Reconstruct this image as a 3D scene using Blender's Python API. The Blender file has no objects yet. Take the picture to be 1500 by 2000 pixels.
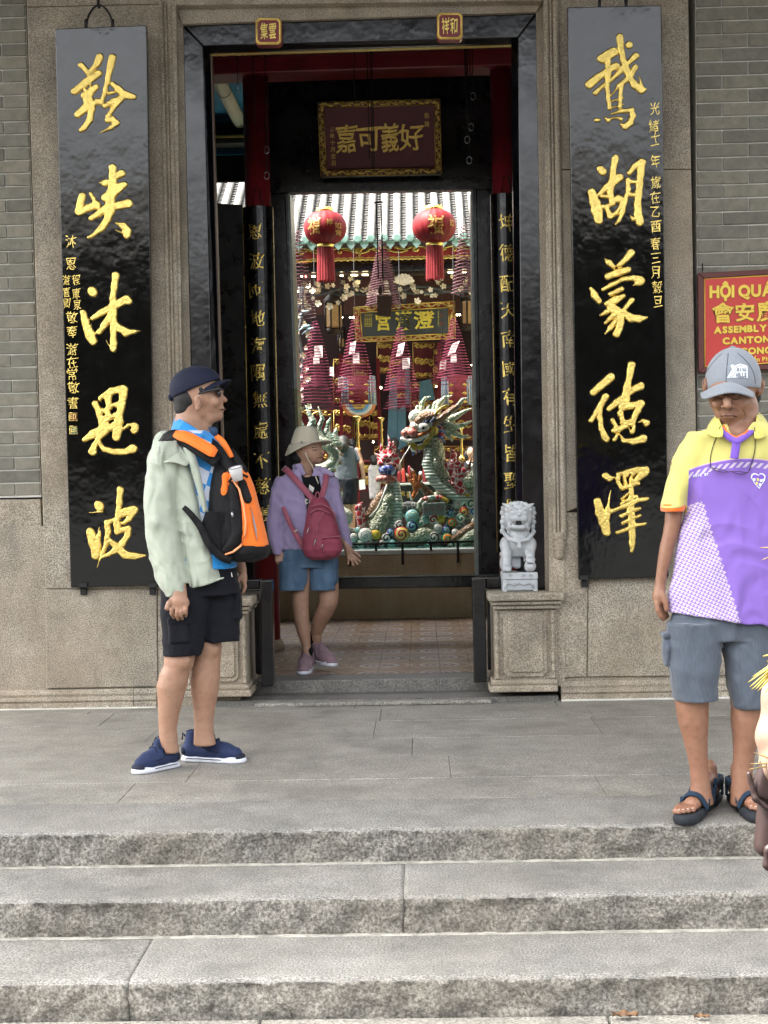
import bpy, math, random, numpy as np
from mathutils import Vector, Matrix, Quaternion
from mathutils.bvhtree import BVHTree
random.seed(7); rng = np.random.default_rng(7)
SC = bpy.context.scene; COL = SC.collection
# ------------------------------------------------------------------ camera
F = 2900.0; CZ = 1.23
_yaw, _pit, _rol = 0.025, math.atan(60/F), 0.0203
_f = Vector((-math.sin(_yaw)*math.cos(_pit), math.cos(_yaw)*math.cos(_pit), -math.sin(_pit)))
_r0 = Vector((math.cos(_yaw), math.sin(_yaw), 0)); _u0 = _r0.cross(_f)
_U = _u0*math.cos(_rol) + _r0*math.sin(_rol); _R = _r0*math.cos(_rol) - _u0*math.sin(_rol)
CAM = Vector((0, 0, CZ))
cam = bpy.data.objects.new('camera', bpy.data.cameras.new('camera')); COL.objects.link(cam)
cam.matrix_world = Matrix(((_R.x, _U.x, -_f.x, 0), (_R.y, _U.y, -_f.y, 0), (_R.z, _U.z, -_f.z, CZ), (0, 0, 0, 1)))
cam.data.sensor_fit = 'HORIZONTAL'; cam.data.sensor_width = 36; cam.data.lens = 36*F/1500
cam.data.clip_end = 500; cam.data.clip_start = .05
SC.camera = cam
# ------------------------------------------------------------------ light
W = bpy.data.worlds.new('World'); SC.world = W; W.use_nodes = True
_nt = W.node_tree; _nt.nodes.clear()
_sk = _nt.nodes.new('ShaderNodeTexSky'); _sk.sky_type = 'NISHITA'; _sk.sun_disc = False
SUN_EL, SUN_AZ = math.radians(60), math.radians(-97)
_sk.sun_elevation = SUN_EL; _sk.sun_rotation = SUN_AZ; _sk.air_density = 1.0; _sk.dust_density = 6.0; _sk.ozone_density = 1.0
_bg = _nt.nodes.new('ShaderNodeBackground'); _bg.inputs[1].default_value = 0.15
_hs = _nt.nodes.new('ShaderNodeHueSaturation'); _hs.inputs['Saturation'].default_value = .22
_wo = _nt.nodes.new('ShaderNodeOutputWorld')
_nt.links.new(_sk.outputs[0], _hs.inputs['Color']); _nt.links.new(_hs.outputs[0], _bg.inputs[0]); _nt.links.new(_bg.outputs[0], _wo.inputs[0])
_sl = bpy.data.lights.new('sun', 'SUN'); _sl.energy = 3.0; _sl.angle = math.radians(6); _sl.color = (1, .95, .87)
_so = bpy.data.objects.new('sun', _sl); COL.objects.link(_so)
_sd = Vector((math.sin(SUN_AZ)*math.cos(SUN_EL), math.cos(SUN_AZ)*math.cos(SUN_EL), math.sin(SUN_EL)))
_so.rotation_euler = _sd.to_track_quat('Z', 'Y').to_euler()
SC.view_settings.view_transform = 'Standard'; SC.view_settings.look = 'None'
SC.view_settings.exposure = 2.75; SC.view_settings.gamma = 1.0; SC.view_settings.use_curve_mapping = False
SC.render.engine = 'CYCLES'; SC.cycles.use_denoising = True
SC.cycles.max_bounces = 7; SC.cycles.diffuse_bounces = 4; SC.cycles.glossy_bounces = 3; SC.cycles.transparent_max_bounces = 6
SC.cycles.caustics_reflective = False; SC.cycles.caustics_refractive = False; SC.cycles.sample_clamp_indirect = 6
# ------------------------------------------------------------------ pixel <-> place
def P(px, py, Y):
    d = _f + _R*((px-750)/F) + _U*((1000-py)/F)
    return CAM + d*(Y/d.y)
def G(px, py, z=0.0):
    d = _f + _R*((px-750)/F) + _U*((1000-py)/F)
    return CAM + d*((z-CZ)/d.z)
# ------------------------------------------------------------------ objects
def _n(o): return o
def thing(name, label, cat, loc=(0, 0, 0), group=None):
    o = bpy.data.objects.new(name, None); COL.objects.link(o); o.location = loc
    o['label'] = label; o['category'] = cat; o['_b'] = tuple(loc)
    if group: o['group'] = group
    o.empty_display_size = .1
    return o
def struct(name):
    o = bpy.data.objects.new(name, None); COL.objects.link(o); o['kind'] = 'structure'; o['_b'] = (0, 0, 0); return o
def base(o):
    return Vector(o['_b']) if o is not None and '_b' in o else Vector((0, 0, 0))
def link(name, me, mat, parent, smooth=False):
    o = bpy.data.objects.new(name, me); COL.objects.link(o)
    if mat is not None and not me.materials: me.materials.append(mat)
    if parent is not None:
        o.parent = parent; o['_b'] = tuple(base(parent))
    else: o['_b'] = (0, 0, 0)
    if smooth: me.shade_smooth()
    return o
def mk(name, V, Fc, mat, parent=None, smooth=False, bevel=0, seg=2):
    b = base(parent)
    me = bpy.data.meshes.new(name); me.from_pydata([tuple(Vector(v)-b) for v in V], [], Fc); me.update()
    o = link(name, me, mat, parent, smooth)
    if bevel: bev(o, bevel, seg)
    return o
def bev(o, w, seg=2):
    m = o.modifiers.new('b', 'BEVEL'); m.width = w; m.segments = seg; m.limit_method = 'ANGLE'; m.angle_limit = math.radians(40)
    m.harden_normals = False
QF = [(0, 1, 2, 3), (7, 6, 5, 4), (0, 4, 5, 1), (1, 5, 6, 2), (2, 6, 7, 3), (3, 7, 4, 0)]
def box(name, x0, x1, y0, y1, z0, z1, mat, parent=None, bevel=0):
    V = [(x0, y0, z1), (x0, y0, z0), (x1, y0, z0), (x1, y0, z1), (x0, y1, z1), (x0, y1, z0), (x1, y1, z0), (x1, y1, z1)]
    return mk(name, V, QF, mat, parent, bevel=bevel)
def slab(name, c, Yf, Yb, mat, parent=None, bevel=0):
    """c = TL,TR,BR,BL in photo pixels at the front plane Yf (number or (top,bottom)); pushed straight back to Yb"""
    yt, yb = Yf if isinstance(Yf, tuple) else (Yf, Yf)
    bt, bb = Yb if isinstance(Yb, tuple) else (Yb, Yb)
    TL, TR, BR, BL = P(*c[0], yt), P(*c[1], yt), P(*c[2], yb), P(*c[3], yb)
    V = [TL, BL, BR, TR] + [Vector((v.x, y, v.z)) for v, y in ((TL, bt), (BL, bb), (BR, bb), (TR, bt))]
    return mk(name, V, QF, mat, parent, bevel=bevel)
def rect(x0, y0, x1, y1): return [(x0, y0), (x1, y0), (x1, y1), (x0, y1)]
def tube(name, pts, r, mat, parent=None, n=6, smooth=True, cap=True):
    pts = [Vector(p) for p in pts]; V = []; Fc = []
    rr = r if isinstance(r, (list, tuple)) else [r]*len(pts)
    up = Vector((0, 0, 1))
    for i, p in enumerate(pts):
        t = (pts[min(i+1, len(pts)-1)]-pts[max(i-1, 0)]).normalized()
        a = t.cross(up if abs(t.z) < .95 else Vector((1, 0, 0))).normalized(); b2 = t.cross(a)
        for k in range(n):
            an = 2*math.pi*k/n; V.append(p+(a*math.cos(an)+b2*math.sin(an))*rr[i])
    for i in range(len(pts)-1):
        for k in range(n):
            Fc.append((i*n+k, (i+1)*n+k, (i+1)*n+(k+1) % n, i*n+(k+1) % n))
    if cap: Fc += [tuple(range(n)), tuple(range(len(pts)*n-1, len(pts)*n-n-1, -1))]
    return mk(name, V, Fc, mat, parent, smooth)
def lathe(name, c, prof, mat, parent=None, n=24, sx=1, sy=1, smooth=True):
    c = Vector(c); V = []; Fc = []
    for r, z in prof:
        for k in range(n):
            a = 2*math.pi*k/n; V.append(c+Vector((r*sx*math.cos(a), r*sy*math.sin(a), z)))
    for i in range(len(prof)-1):
        for k in range(n): Fc.append((i*n+k, i*n+(k+1) % n, (i+1)*n+(k+1) % n, (i+1)*n+k))
    Fc += [tuple(range(n-1, -1, -1)), tuple(range((len(prof)-1)*n, len(prof)*n))]
    return mk(name, V, Fc, mat, parent, smooth)
def dup(o, loc=None, label=None, group=None, parent=None):
    c = o.copy(); COL.objects.link(c)
    if parent is not None: c.parent = parent
    if loc is not None: c.location = loc
    if label: c['label'] = label
    if group: c['group'] = group
    for ch in o.children: dup(ch, parent=c)
    return c
# ------------------------------------------------------------------ materials
_MC = {}
class NT:
    def __init__(s, name):
        s.m = bpy.data.materials.new(name); s.m.use_nodes = True; s.t = s.m.node_tree; s.N = s.t.nodes; s.L = s.t.links
        s.b = s.N['Principled BSDF']; s._c = None
    def new(s, ty, **k):
        n = s.N.new(ty)
        for a, v in k.items(): setattr(n, a, v)
        return n
    def lk(s, a, b): s.L.new(a, b)
    def co(s, world=False, scale=(1, 1, 1), rot=(0, 0, 0)):
        if world: o = s.new('ShaderNodeNewGeometry').outputs['Position']
        else: o = s.new('ShaderNodeTexCoord').outputs['Object']
        mp = s.new('ShaderNodeMapping'); mp.inputs['Scale'].default_value = scale; mp.inputs['Rotation'].default_value = rot
        s.lk(o, mp.inputs[0]); return mp.outputs[0]
    def noise(s, vec, scale, detail=4, rough=.6):
        n = s.new('ShaderNodeTexNoise'); n.inputs['Scale'].default_value = scale; n.inputs['Detail'].default_value = detail
        n.inputs['Roughness'].default_value = rough; s.lk(vec, n.inputs['Vector']); return n.outputs[0]
    def vor(s, vec, scale, feature='F1', out=0, rnd=1):
        n = s.new('ShaderNodeTexVoronoi', feature=feature); n.inputs['Scale'].default_value = scale; n.inputs['Randomness'].default_value = rnd
        s.lk(vec, n.inputs['Vector']); return n.outputs[out]
    def ramp(s, fac, stops):
        n = s.new('ShaderNodeValToRGB'); e = n.color_ramp.elements
        while len(e) < len(stops): e.new(.5)
        for el, (p, c) in zip(e, stops):
            el.position = p; el.color = (c, c, c, 1) if not isinstance(c, (tuple, list)) else (*c, 1)
        s.lk(fac, n.inputs[0]); return n.outputs[0]
    def mix(s, fac, a, b, mode='MIX'):
        n = s.new('ShaderNodeMix', data_type='RGBA', blend_type=mode)
        for i, v in ((0, fac), (6, a), (7, b)):
            if hasattr(v, 'links'): s.lk(v, n.inputs[i])
            elif isinstance(v, (tuple, list)): n.inputs[i].default_value = (*v[:3], 1)
            else: n.inputs[i].default_value = v
        return n.outputs[2]
    def math(s, op, a, b=0.0, c=0.0, clamp=False):
        n = s.new('ShaderNodeMath', operation=op, use_clamp=clamp)
        for i, v in enumerate((a, b, c)):
            if hasattr(v, 'links'): s.lk(v, n.inputs[i])
            else: n.inputs[i].default_value = v
        return n.outputs[0]
    def xyz(s, vec):
        n = s.new('ShaderNodeSeparateXYZ'); s.lk(vec, n.inputs[0]); return n.outputs
    def bump(s, h, st=.3, dist=.01):
        n = s.new('ShaderNodeBump'); n.inputs['Strength'].default_value = st; n.inputs['Distance'].default_value = dist
        s.lk(h, n.inputs['Height'])
        if s.b.inputs['Normal'].links: s.lk(s.b.inputs['Normal'].links[0].from_socket, n.inputs['Normal'])
        s.lk(n.outputs[0], s.b.inputs['Normal'])
    def base(s, c):
        if hasattr(c, 'links'): s.lk(c, s.b.inputs['Base Color'])
        else: s.b.inputs['Base Color'].default_value = (*c[:3], 1)
    def set(s, **k):
        for a, v in k.items():
            i = s.b.inputs[a.replace('_', ' ')]
            if hasattr(v, 'links'): s.lk(v, i)
            else: i.default_value = v
def mul(c, k): return tuple(min(1, x*k) for x in c)
def M(name, col, rough=.6, metal=0, var=.15, vs=8, bs=0, bst=.3, bd=.003, world=False, coat=0, em=None, sub=0, spec=.5, stretch=(1, 1, 1)):
    """general worn surface: base colour with noise variation and a fine bump"""
    if name in _MC: return _MC[name]
    n = NT(name); v = n.co(world, stretch)
    a = n.noise(v, vs, 5); f = n.ramp(a, [(.3, 0.0), (.7, 1.0)])
    n.base(n.mix(f, mul(col, 1-var), mul(col, 1+var)))
    n.set(Roughness=rough, Metallic=metal, Coat_Weight=coat, Specular_IOR_Level=spec)
    if bs: n.bump(n.noise(v, bs, 4), bst, bd)
    if sub: n.set(Subsurface_Weight=sub, Subsurface_Radius=(.01, .004, .002), Subsurface_Scale=1.0)
    if em: n.set(Emission_Color=(*em[:3], 1), Emission_Strength=em[3])
    _MC[name] = n.m; return n.m
def granite(name, col, dark=.45, stain=(.5, .42, .33), sa=.35, rough=.75, bst=.5, bd=.003, sc=170, gl=.5):
    n = NT(name); v = n.co(True)
    sp = n.ramp(n.noise(v, sc, 3, .7), [(.36, mul(col, dark*.8)), (.48, col), (.63, mul(col, 1.9))])
    sp2 = n.ramp(n.vor(v, sc*.8), [(.0, .55), (.35, 1.0)])
    c = n.mix(.55, sp, sp2, 'MULTIPLY')
    big = n.ramp(n.noise(v, 1.6, 6, .65), [(.35, 0.0), (.65, 1.0)])
    c = n.mix(n.math('MULTIPLY', big, sa), c, mul(stain, .6), 'MIX')
    w2 = n.co(True, (1, 1, .4))
    c = n.mix(1.0, c, n.ramp(n.noise(w2, 2.3, 6, .7), [(.40, (1, 1, 1)), (.50, (.93, .93, .92)), (.68, (.66, .67, .68))]), 'MULTIPLY')
    med = n.ramp(n.noise(v, 7, 5, .7), [(.3, .78), (.7, 1.18)])
    c = n.mix(1.0, c, med, 'MULTIPLY')
    n.base(c); n.set(Roughness=rough, Specular_IOR_Level=gl)
    n.bump(n.noise(v, 60, 5, .75), bst, bd); n.bump(n.noise(v, sc*1.2, 2), bst*.7, bd*.4)
    return n.m
def lacquer(name, col=(.006, .007, .009), rough=.22, bst=.25, bs=40, stretch=(1, 1, .25)):
    n = NT(name); v = n.co(True, stretch); w = n.co(True)
    n.base(n.mix(n.ramp(n.noise(w, 25, 6, .7), [(.55, 0.0), (.8, 1.0)]), col, tuple(c*2.2+.004 for c in col)))
    n.set(Roughness=n.ramp(n.noise(w, 9, 5), [(.3, rough*.8), (.75, rough*1.7)]), IOR=1.55)
    n.bump(n.noise(v, bs, 5, .65), bst, .004); n.bump(n.noise(w, 5, 3), .3, .012)
    return n.m
def skin(name, col, mott=.25, red=(.33, .14, .085)):
    n = NT(name); v = n.co(False)
    c = n.mix(n.ramp(n.noise(v, 9, 5, .65), [(.35, 0.0), (.7, mott)]), col, mul(red, col[0]/.36))
    c = n.mix(1, c, n.ramp(n.noise(v, 38, 5, .7), [(.3, .80), (.5, 1.0), (.75, 1.10)]), 'MULTIPLY')
    n.base(c); n.set(Roughness=n.ramp(n.noise(v, 30, 3), [(.3, .38), (.7, .6)]), Subsurface_Weight=.1, Subsurface_Radius=(.008, .003, .002), Subsurface_Scale=1.0, Specular_IOR_Level=.45)
    n.bump(n.noise(v, 260, 3), .18, .001); n.bump(n.noise(n.co(False, (1, 1, .5)), 45, 4), .25, .003); return n.m
def folds(n, sc, st, dist, rot=(0, .5, .4)):
    for k, (s_, ro, zz) in enumerate(((1, (0, .45, .3), .5), (1.7, (.3, -.6, 1.1), .6))):
        t = n.new('ShaderNodeTexNoise'); t.noise_type = 'RIDGED_MULTIFRACTAL'; t.inputs['Scale'].default_value = sc*s_; t.inputs['Detail'].default_value = 1.6
        t.inputs['Roughness'].default_value = .45; t.inputs['Distortion'].default_value = .5
        n.lk(n.co(False, (1, 1, zz), ro), t.inputs['Vector']); n.bump(n.math('MINIMUM', t.outputs[0], 1.6), st*(.7 if k else 1), dist/(1+k))
def cloth(name, col, rough=.85, weave=900, var=.12, sheen=.3, fold=18, fst=.35, fd=.01, world=False):
    if name in _MC: return _MC[name]
    n = NT(name); v = n.co(world)
    f = n.ramp(n.noise(v, 14, 5), [(.3, 0.0), (.7, 1.0)])
    n.base(n.mix(f, mul(col, 1-var), mul(col, 1+var)))
    n.set(Roughness=rough, Sheen_Weight=sheen*min(1, .05+max(col)*2.2), Specular_IOR_Level=.22)
    n.bump(n.noise(n.co(world, (1, 1, .45)), fold, 3, .5), fst, fd); n.bump(n.noise(v, weave, 1), .12, .001)
    folds(n, fold*.8, fst*1.5, fd*2.2)
    _MC[name] = n.m; return n.m
def crack(name, col, line, scale, w=.06, rough=.3, bst=.4, col2=None, stretch=(1, 1, 1)):
    if name in _MC: return _MC[name]
    n = NT(name); v = n.co(False, stretch)
    e = n.vor(v, scale, 'DISTANCE_TO_EDGE'); cc = n.vor(v, scale, 'F1', 1)
    bc = n.mix(n.ramp(cc, [(.2, 0.0), (.8, 1.0)]), col, col2 or mul(col, .55))
    n.base(n.mix(n.ramp(e, [(w*.6, 1.0), (w, 0.0)]), bc, line)); n.set(Roughness=rough)
    n.bump(n.ramp(e, [(0.0, 0.0), (.25, 1.0)]), bst, .01)
    _MC[name] = n.m; return n.m
# ------------------------------------------------------------------ signed-distance modelling (bodies, clothes, carvings)
class S:
    def __init__(s): s.p = []
    def add(s, op, k, fn, lo, hi): s.p.append((op, k, fn, np.array(lo), np.array(hi))); return s
    def cap(s, a, b, ra, rb=None, k=.01, flat=None, op='u'):
        a = np.array(a, float); b = np.array(b, float); rb = ra if rb is None else rb
        ab = b-a; L2 = max(1e-9, ab@ab)
        if flat is not None: nn = np.array(flat[0], float); nn /= np.linalg.norm(nn); ff = flat[1]
        def fn(q):
            t = np.clip(((q-a)@ab)/L2, 0, 1); d = q-a-t[..., None]*ab
            if flat is not None: d = d + (d@nn)[..., None]*nn*(1/ff-1)
            r = ra+(rb-ra)*t
            return (np.sqrt((d*d).sum(-1))-r)*(min(1, flat[1]) if flat is not None else 1)
        m = max(ra, rb)*(max(1, flat[1]) if flat is not None else 1)
        return s.add(op, k, fn, np.minimum(a, b)-m, np.maximum(a, b)+m)
    def chain(s, pts, rs, k=.01, flat=None, op='u'):
        if not isinstance(rs, (list, tuple)): rs = [rs]*len(pts)
        for i in range(len(pts)-1): s.cap(pts[i], pts[i+1], rs[i], rs[i+1], k, flat, op)
        return s
    def ell(s, c, r, k=.01, rot=None, op='u'):
        c = np.array(c, float); r = np.array(r, float)*np.ones(3)
        Rm = np.array(rot.transposed().to_3x3() if rot is not None else Matrix.Identity(3))
        def fn(q):
            d = (q-c)@Rm.T; k0 = np.sqrt(((d/r)**2).sum(-1)); k1 = np.sqrt(((d/(r*r))**2).sum(-1))+1e-9
            return k0*(k0-1)/k1
        m = r.max() if rot is not None else r
        return s.add(op, k, fn, c-m, c+m)
    def box(s, c, h, r=.005, k=.005, rot=None, op='u'):
        c = np.array(c, float); h = np.array(h, float)
        Rm = np.array(rot.transposed().to_3x3() if rot is not None else Matrix.Identity(3))
        def fn(q):
            d = np.abs((q-c)@Rm.T)-(h-r)
            return np.sqrt((np.maximum(d, 0)**2).sum(-1))+np.minimum(d.max(-1), 0)-r
        m = np.linalg.norm(h) if rot is not None else h
        return s.add(op, k, fn, c-m, c+m)
    def plane(s, p, n):
        """cut away everything on the +n side"""
        p = np.array(p, float); n = np.array(n, float); n /= np.linalg.norm(n)
        return s.add('i', .002, lambda q: (q-p)@n, (-1e9,)*3, (1e9,)*3)
    def stack(s, rows, k=.01, pw=2.3, op='u', rnd=.006):
        """rows: (z, xc, hw, yc, hd), any order of z; superelliptic cross-sections"""
        A = np.array(sorted(rows)); z = A[:, 0]
        def fn(q):
            zz = q[..., 2]; I = lambda j: np.interp(zz, z, A[:, j])
            hw = I(2); hd = I(4)
            e = (np.abs((q[..., 0]-I(1))/hw)**pw+np.abs((q[..., 1]-I(3))/hd)**pw)**(1/pw)
            d = (e-1)*np.minimum(hw, hd); dz = np.maximum(zz-z[-1], z[0]-zz)
            return np.maximum(d, dz)
        lo = ((A[:, 1]-A[:, 2]).min(), (A[:, 3]-A[:, 4]).min(), z[0]); hi = ((A[:, 1]+A[:, 2]).max(), (A[:, 3]+A[:, 4]).max(), z[-1])
        return s.add(op, k, fn, lo, hi)
    def build(s, name, res, mat, parent=None, disp=None, smooth=True):
        us = [p for p in s.p if p[0] == 'u']
        pad = 3*res
        lo = np.min([p[3] for p in us], 0)-pad; hi = np.max([p[4] for p in us], 0)+pad
        n = np.ceil((hi-lo)/res).astype(int)+1
        ax = [lo[i]+res*np.arange(n[i]) for i in range(3)]
        D = np.full(n, 9.0, np.float32)
        for op, k, fn, a, b in s.p:
            e = k+pad
            i0 = np.maximum(0, np.floor((a-e-lo)/res)).astype(int); i1 = np.minimum(n, np.ceil((b+e-lo)/res)+1).astype(int)
            if (i1 <= i0).any(): continue
            sl = tuple(slice(x, y) for x, y in zip(i0, i1))
            g = np.stack(np.meshgrid(*[ax[i][i0[i]:i1[i]] for i in range(3)], indexing='ij'), -1)
            d = fn(g); c = D[sl]; k = max(k, 1e-5)
            if op == 'u': h = np.maximum(k-np.abs(c-d), 0)/k; D[sl] = np.minimum(c, d)-h*h*k*.25
            elif op == 's': h = np.maximum(k-np.abs(c+d), 0)/k; D[sl] = np.maximum(c, -d)+h*h*k*.25
            else: D[sl] = np.maximum(c, d)
        if disp is not None:
            X, Yg, Z = np.meshgrid(*ax, indexing='ij', sparse=True); D = D+disp(X, Yg, Z)
        V, Q = nets(D)
        V = V*res+lo-np.array(base(parent))
        return npmesh(name, V, Q, mat, parent, smooth)
def nets(D):
    s = D < 0
    n = D.shape; cs = [np.zeros([m-1 for m in n], np.int8)][0]
    for i in (0, 1):
        for j in (0, 1):
            for k in (0, 1): cs = cs+s[i:n[0]-1+i, j:n[1]-1+j, k:n[2]-1+k]
    I, J, K = np.nonzero((cs > 0) & (cs < 8))
    idx = np.full(cs.shape, -1, np.int64); idx[I, J, K] = np.arange(len(I))
    acc = np.zeros((len(I), 3)); cnt = np.zeros(len(I))
    for ax in range(3):
        o1, o2 = [a for a in range(3) if a != ax]
        for u in (0, 1):
            for v in (0, 1):
                off = [0, 0, 0]; off[o1] = u; off[o2] = v; of2 = list(off); of2[ax] = 1
                va = D[I+off[0], J+off[1], K+off[2]]; vb = D[I+of2[0], J+of2[1], K+of2[2]]
                m = (va < 0) != (vb < 0); t = np.where(m, va/np.where(m, va-vb, 1), 0)
                p = np.zeros((len(I), 3)); p[:, o1] = u; p[:, o2] = v; p[:, ax] = t
                acc += p*m[:, None]; cnt += m
    V = np.stack([I, J, K], -1)+acc/np.maximum(cnt, 1)[:, None]
    Q = []
    for ax in range(3):
        o1, o2 = (ax+1) % 3, (ax+2) % 3
        a = [slice(None)]*3; b = [slice(None)]*3; a[ax] = slice(0, -1); b[ax] = slice(1, None)
        sa, sb = s[tuple(a)], s[tuple(b)]
        E = np.argwhere(sa != sb); E = E[(E[:, o1] > 0) & (E[:, o2] > 0) & (E[:, o1] < n[o1]-1) & (E[:, o2] < n[o2]-1)]
        flip = sa[tuple(E.T)]
        c = []
        for u, v in ((1, 1), (0, 1), (0, 0), (1, 0)):
            e = E.copy(); e[:, o1] -= u; e[:, o2] -= v; c.append(idx[tuple(e.T)])
        q = np.stack(c, -1); q[~flip] = q[~flip][:, ::-1]; Q.append(q)
    return V, np.concatenate(Q)
def npmesh(name, V, Q, mat, parent, smooth=True):
    me = bpy.data.meshes.new(name); me.vertices.add(len(V)); me.vertices.foreach_set('co', V.astype(np.float32).ravel())
    me.loops.add(Q.size); me.loops.foreach_set('vertex_index', Q.astype(np.int32).ravel())
    me.polygons.add(len(Q)); me.polygons.foreach_set('loop_start', np.arange(0, Q.size, Q.shape[1], dtype=np.int32))
    me.update(calc_edges=True); me.validate()
    return link(name, me, mat, parent, smooth)
def wrinkle(amp, sc=30, seed=0, dx=.6, dz=.25):
    r = np.random.default_rng(seed); ph = r.uniform(0, 6.3, 12)
    sc = sc*2.6; amp = amp*.6
    def f(X, Y, Z):
        w = .03*np.sin(17*Z+ph[0]+9*X)+.02*np.sin(23*X+ph[1]+11*Z)
        a = np.sin(sc*(X*dx+Z*dz+w)+8*Y+ph[2])*np.sin(sc*.45*(Z+w)+ph[3]+6*X)
        b = np.sin(sc*1.9*(X*.5-Z*.35+w*1.4)+ph[4]+11*Y)*np.sin(sc*.8*(Z*.8+X*.5)+ph[5])
        c1 = np.abs(np.sin(sc*.75*(X*dx+Z*dz*1.5+Y*.3+w*2)+ph[6])); m1 = np.clip(np.sin(sc*.33*(Z-.4*X)+ph[7])+.3, 0, 1)
        c2 = np.abs(np.sin(sc*1.1*(X*.45-Z*.55+w*1.5)+ph[8])); m2 = np.clip(np.sin(sc*.4*(Z*.5+X)+ph[9]), 0, 1)
        return (amp*(a*.35+b*.2+(c1**.6-.7)*m1*.9+(c2**.6-.7)*m2*.6)).astype(np.float32)
    return f
class Fig:
    """pixel frame of a standing figure at depth Y0"""
    def __init__(s, Y0): s.Y = Y0; s.s = Y0/F
    def p(s, px, py, d=0):
        return P(px, py, s.Y+d*s.s)
    def r(s, *a): return tuple(x*s.s for x in a) if len(a) > 1 else a[0]*s.s
    def rows(s, rr, d=0, hd=None):
        out = []
        for row in rr:
            y, xl, xr = row[:3]; dd = row[3] if len(row) > 3 else d; a = s.p(xl, y, dd); b = s.p(xr, y, dd); hw = (b.x-a.x)/2; h = row[4]*s.s if len(row) > 4 else (hd*s.s if hd else hw)
            out.append(((a.z+b.z)/2, (a.x+b.x)/2, hw, s.Y+dd*s.s, h))
        return out
def picker(obj, par, Y):
    t = BVHTree.FromObject(obj, bpy.context.evaluated_depsgraph_get()); b = base(par)
    def fn(px, py, lift=.001):
        o = P(px, py, Y-.5); d = (o-CAM).normalized(); h = t.ray_cast(o-b, d)
        return (h[0]+b if h[0] is not None else P(px, py, Y-.06))-d*lift
    return fn
# ------------------------------------------------------------------ writing
_TC = {}
def glyph_mesh(ch, off=.0, ext=.02, font_sz=1):
    key = (ch, off, ext)
    if key in _TC: return _TC[key]
    c = bpy.data.curves.new('t', 'FONT'); c.body = ch; c.extrude = ext; c.offset = off; c.resolution_u = 3
    o = bpy.data.objects.new('t', c); COL.objects.link(o); bpy.context.view_layer.update()
    me = bpy.data.meshes.new_from_object(o.evaluated_get(bpy.context.evaluated_depsgraph_get()))
    V = np.array([v.co[:] for v in me.vertices]).reshape(-1, 3); Fc = [tuple(p.vertices) for p in me.polygons]
    COL.objects.unlink(o); bpy.data.objects.remove(o); bpy.data.curves.remove(c); bpy.data.meshes.remove(me)
    _TC[key] = (V, Fc); return V, Fc
def text(name, s, c, mat, parent, fn, off=0, thick=.004, brush=0, ext=.02):
    """c = (x0,y0,x1,y1) photo px box; fn(px,py)->world point on the carrying surface; thick = relief towards the viewer"""
    V, Fc = glyph_mesh(s, off, ext)
    lo, hi = V.min(0), V.max(0); x0, y0, x1, y1 = c; out = []
    if len(s) == 1 and ord(s) > 0x2E80: lo, hi = np.array([.04, -.08, 0]), np.array([.96, .84, 0])
    for v in V:
        u = (v[0]-lo[0])/max(1e-6, hi[0]-lo[0]); w = (v[1]-lo[1])/max(1e-6, hi[1]-lo[1])
        if brush: u, w = u+brush*math.sin(5*w+u*3), w+brush*(u-.5)*1.6+brush*.5*math.sin(7*u)
        p = fn(x0+(x1-x0)*u, y1-(y1-y0)*w); out.append(p+Vector((0, -thick if v[2] > 0 else .0005, 0)))
    return mk(name, out, Fc, mat, parent)
def tris2d(D):
    """inside region (D<0) of a grid, clipped to the zero line: 2D verts + triangles"""
    H, Wd = D.shape; V = []; T = []; key = {}
    def gv(i, j):
        k = (i, j)
        if k not in key: key[k] = len(V); V.append((j, i, -D[i, j]))
        return key[k]
    def ev(a, b):
        k = (a, b) if a < b else (b, a)
        if k not in key:
            a, b = k; t = D[a]/(D[a]-D[b]); key[k] = len(V); V.append((a[1]+(b[1]-a[1])*t, a[0]+(b[0]-a[0])*t, 0.0))
        return key[k]
    act = (D[:-1, :-1] < 0) | (D[1:, :-1] < 0) | (D[:-1, 1:] < 0) | (D[1:, 1:] < 0)
    for i, j in np.argwhere(act):
        q = [(i, j), (i+1, j), (i+1, j+1), (i, j+1)]
        for t in ((0, 1, 2), (0, 2, 3)):
            c = [tuple(map(int, q[x])) for x in t]; poly = []
            for a in range(3):
                A, B = c[a], c[(a+1) % 3]; ia, ib = D[A] < 0, D[B] < 0
                if ia: poly.append(gv(*A))
                if ia != ib: poly.append(ev(A, B))
            for a in range(1, len(poly)-1): T.append((poly[0], poly[a], poly[a+1]))
    return V, T
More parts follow.
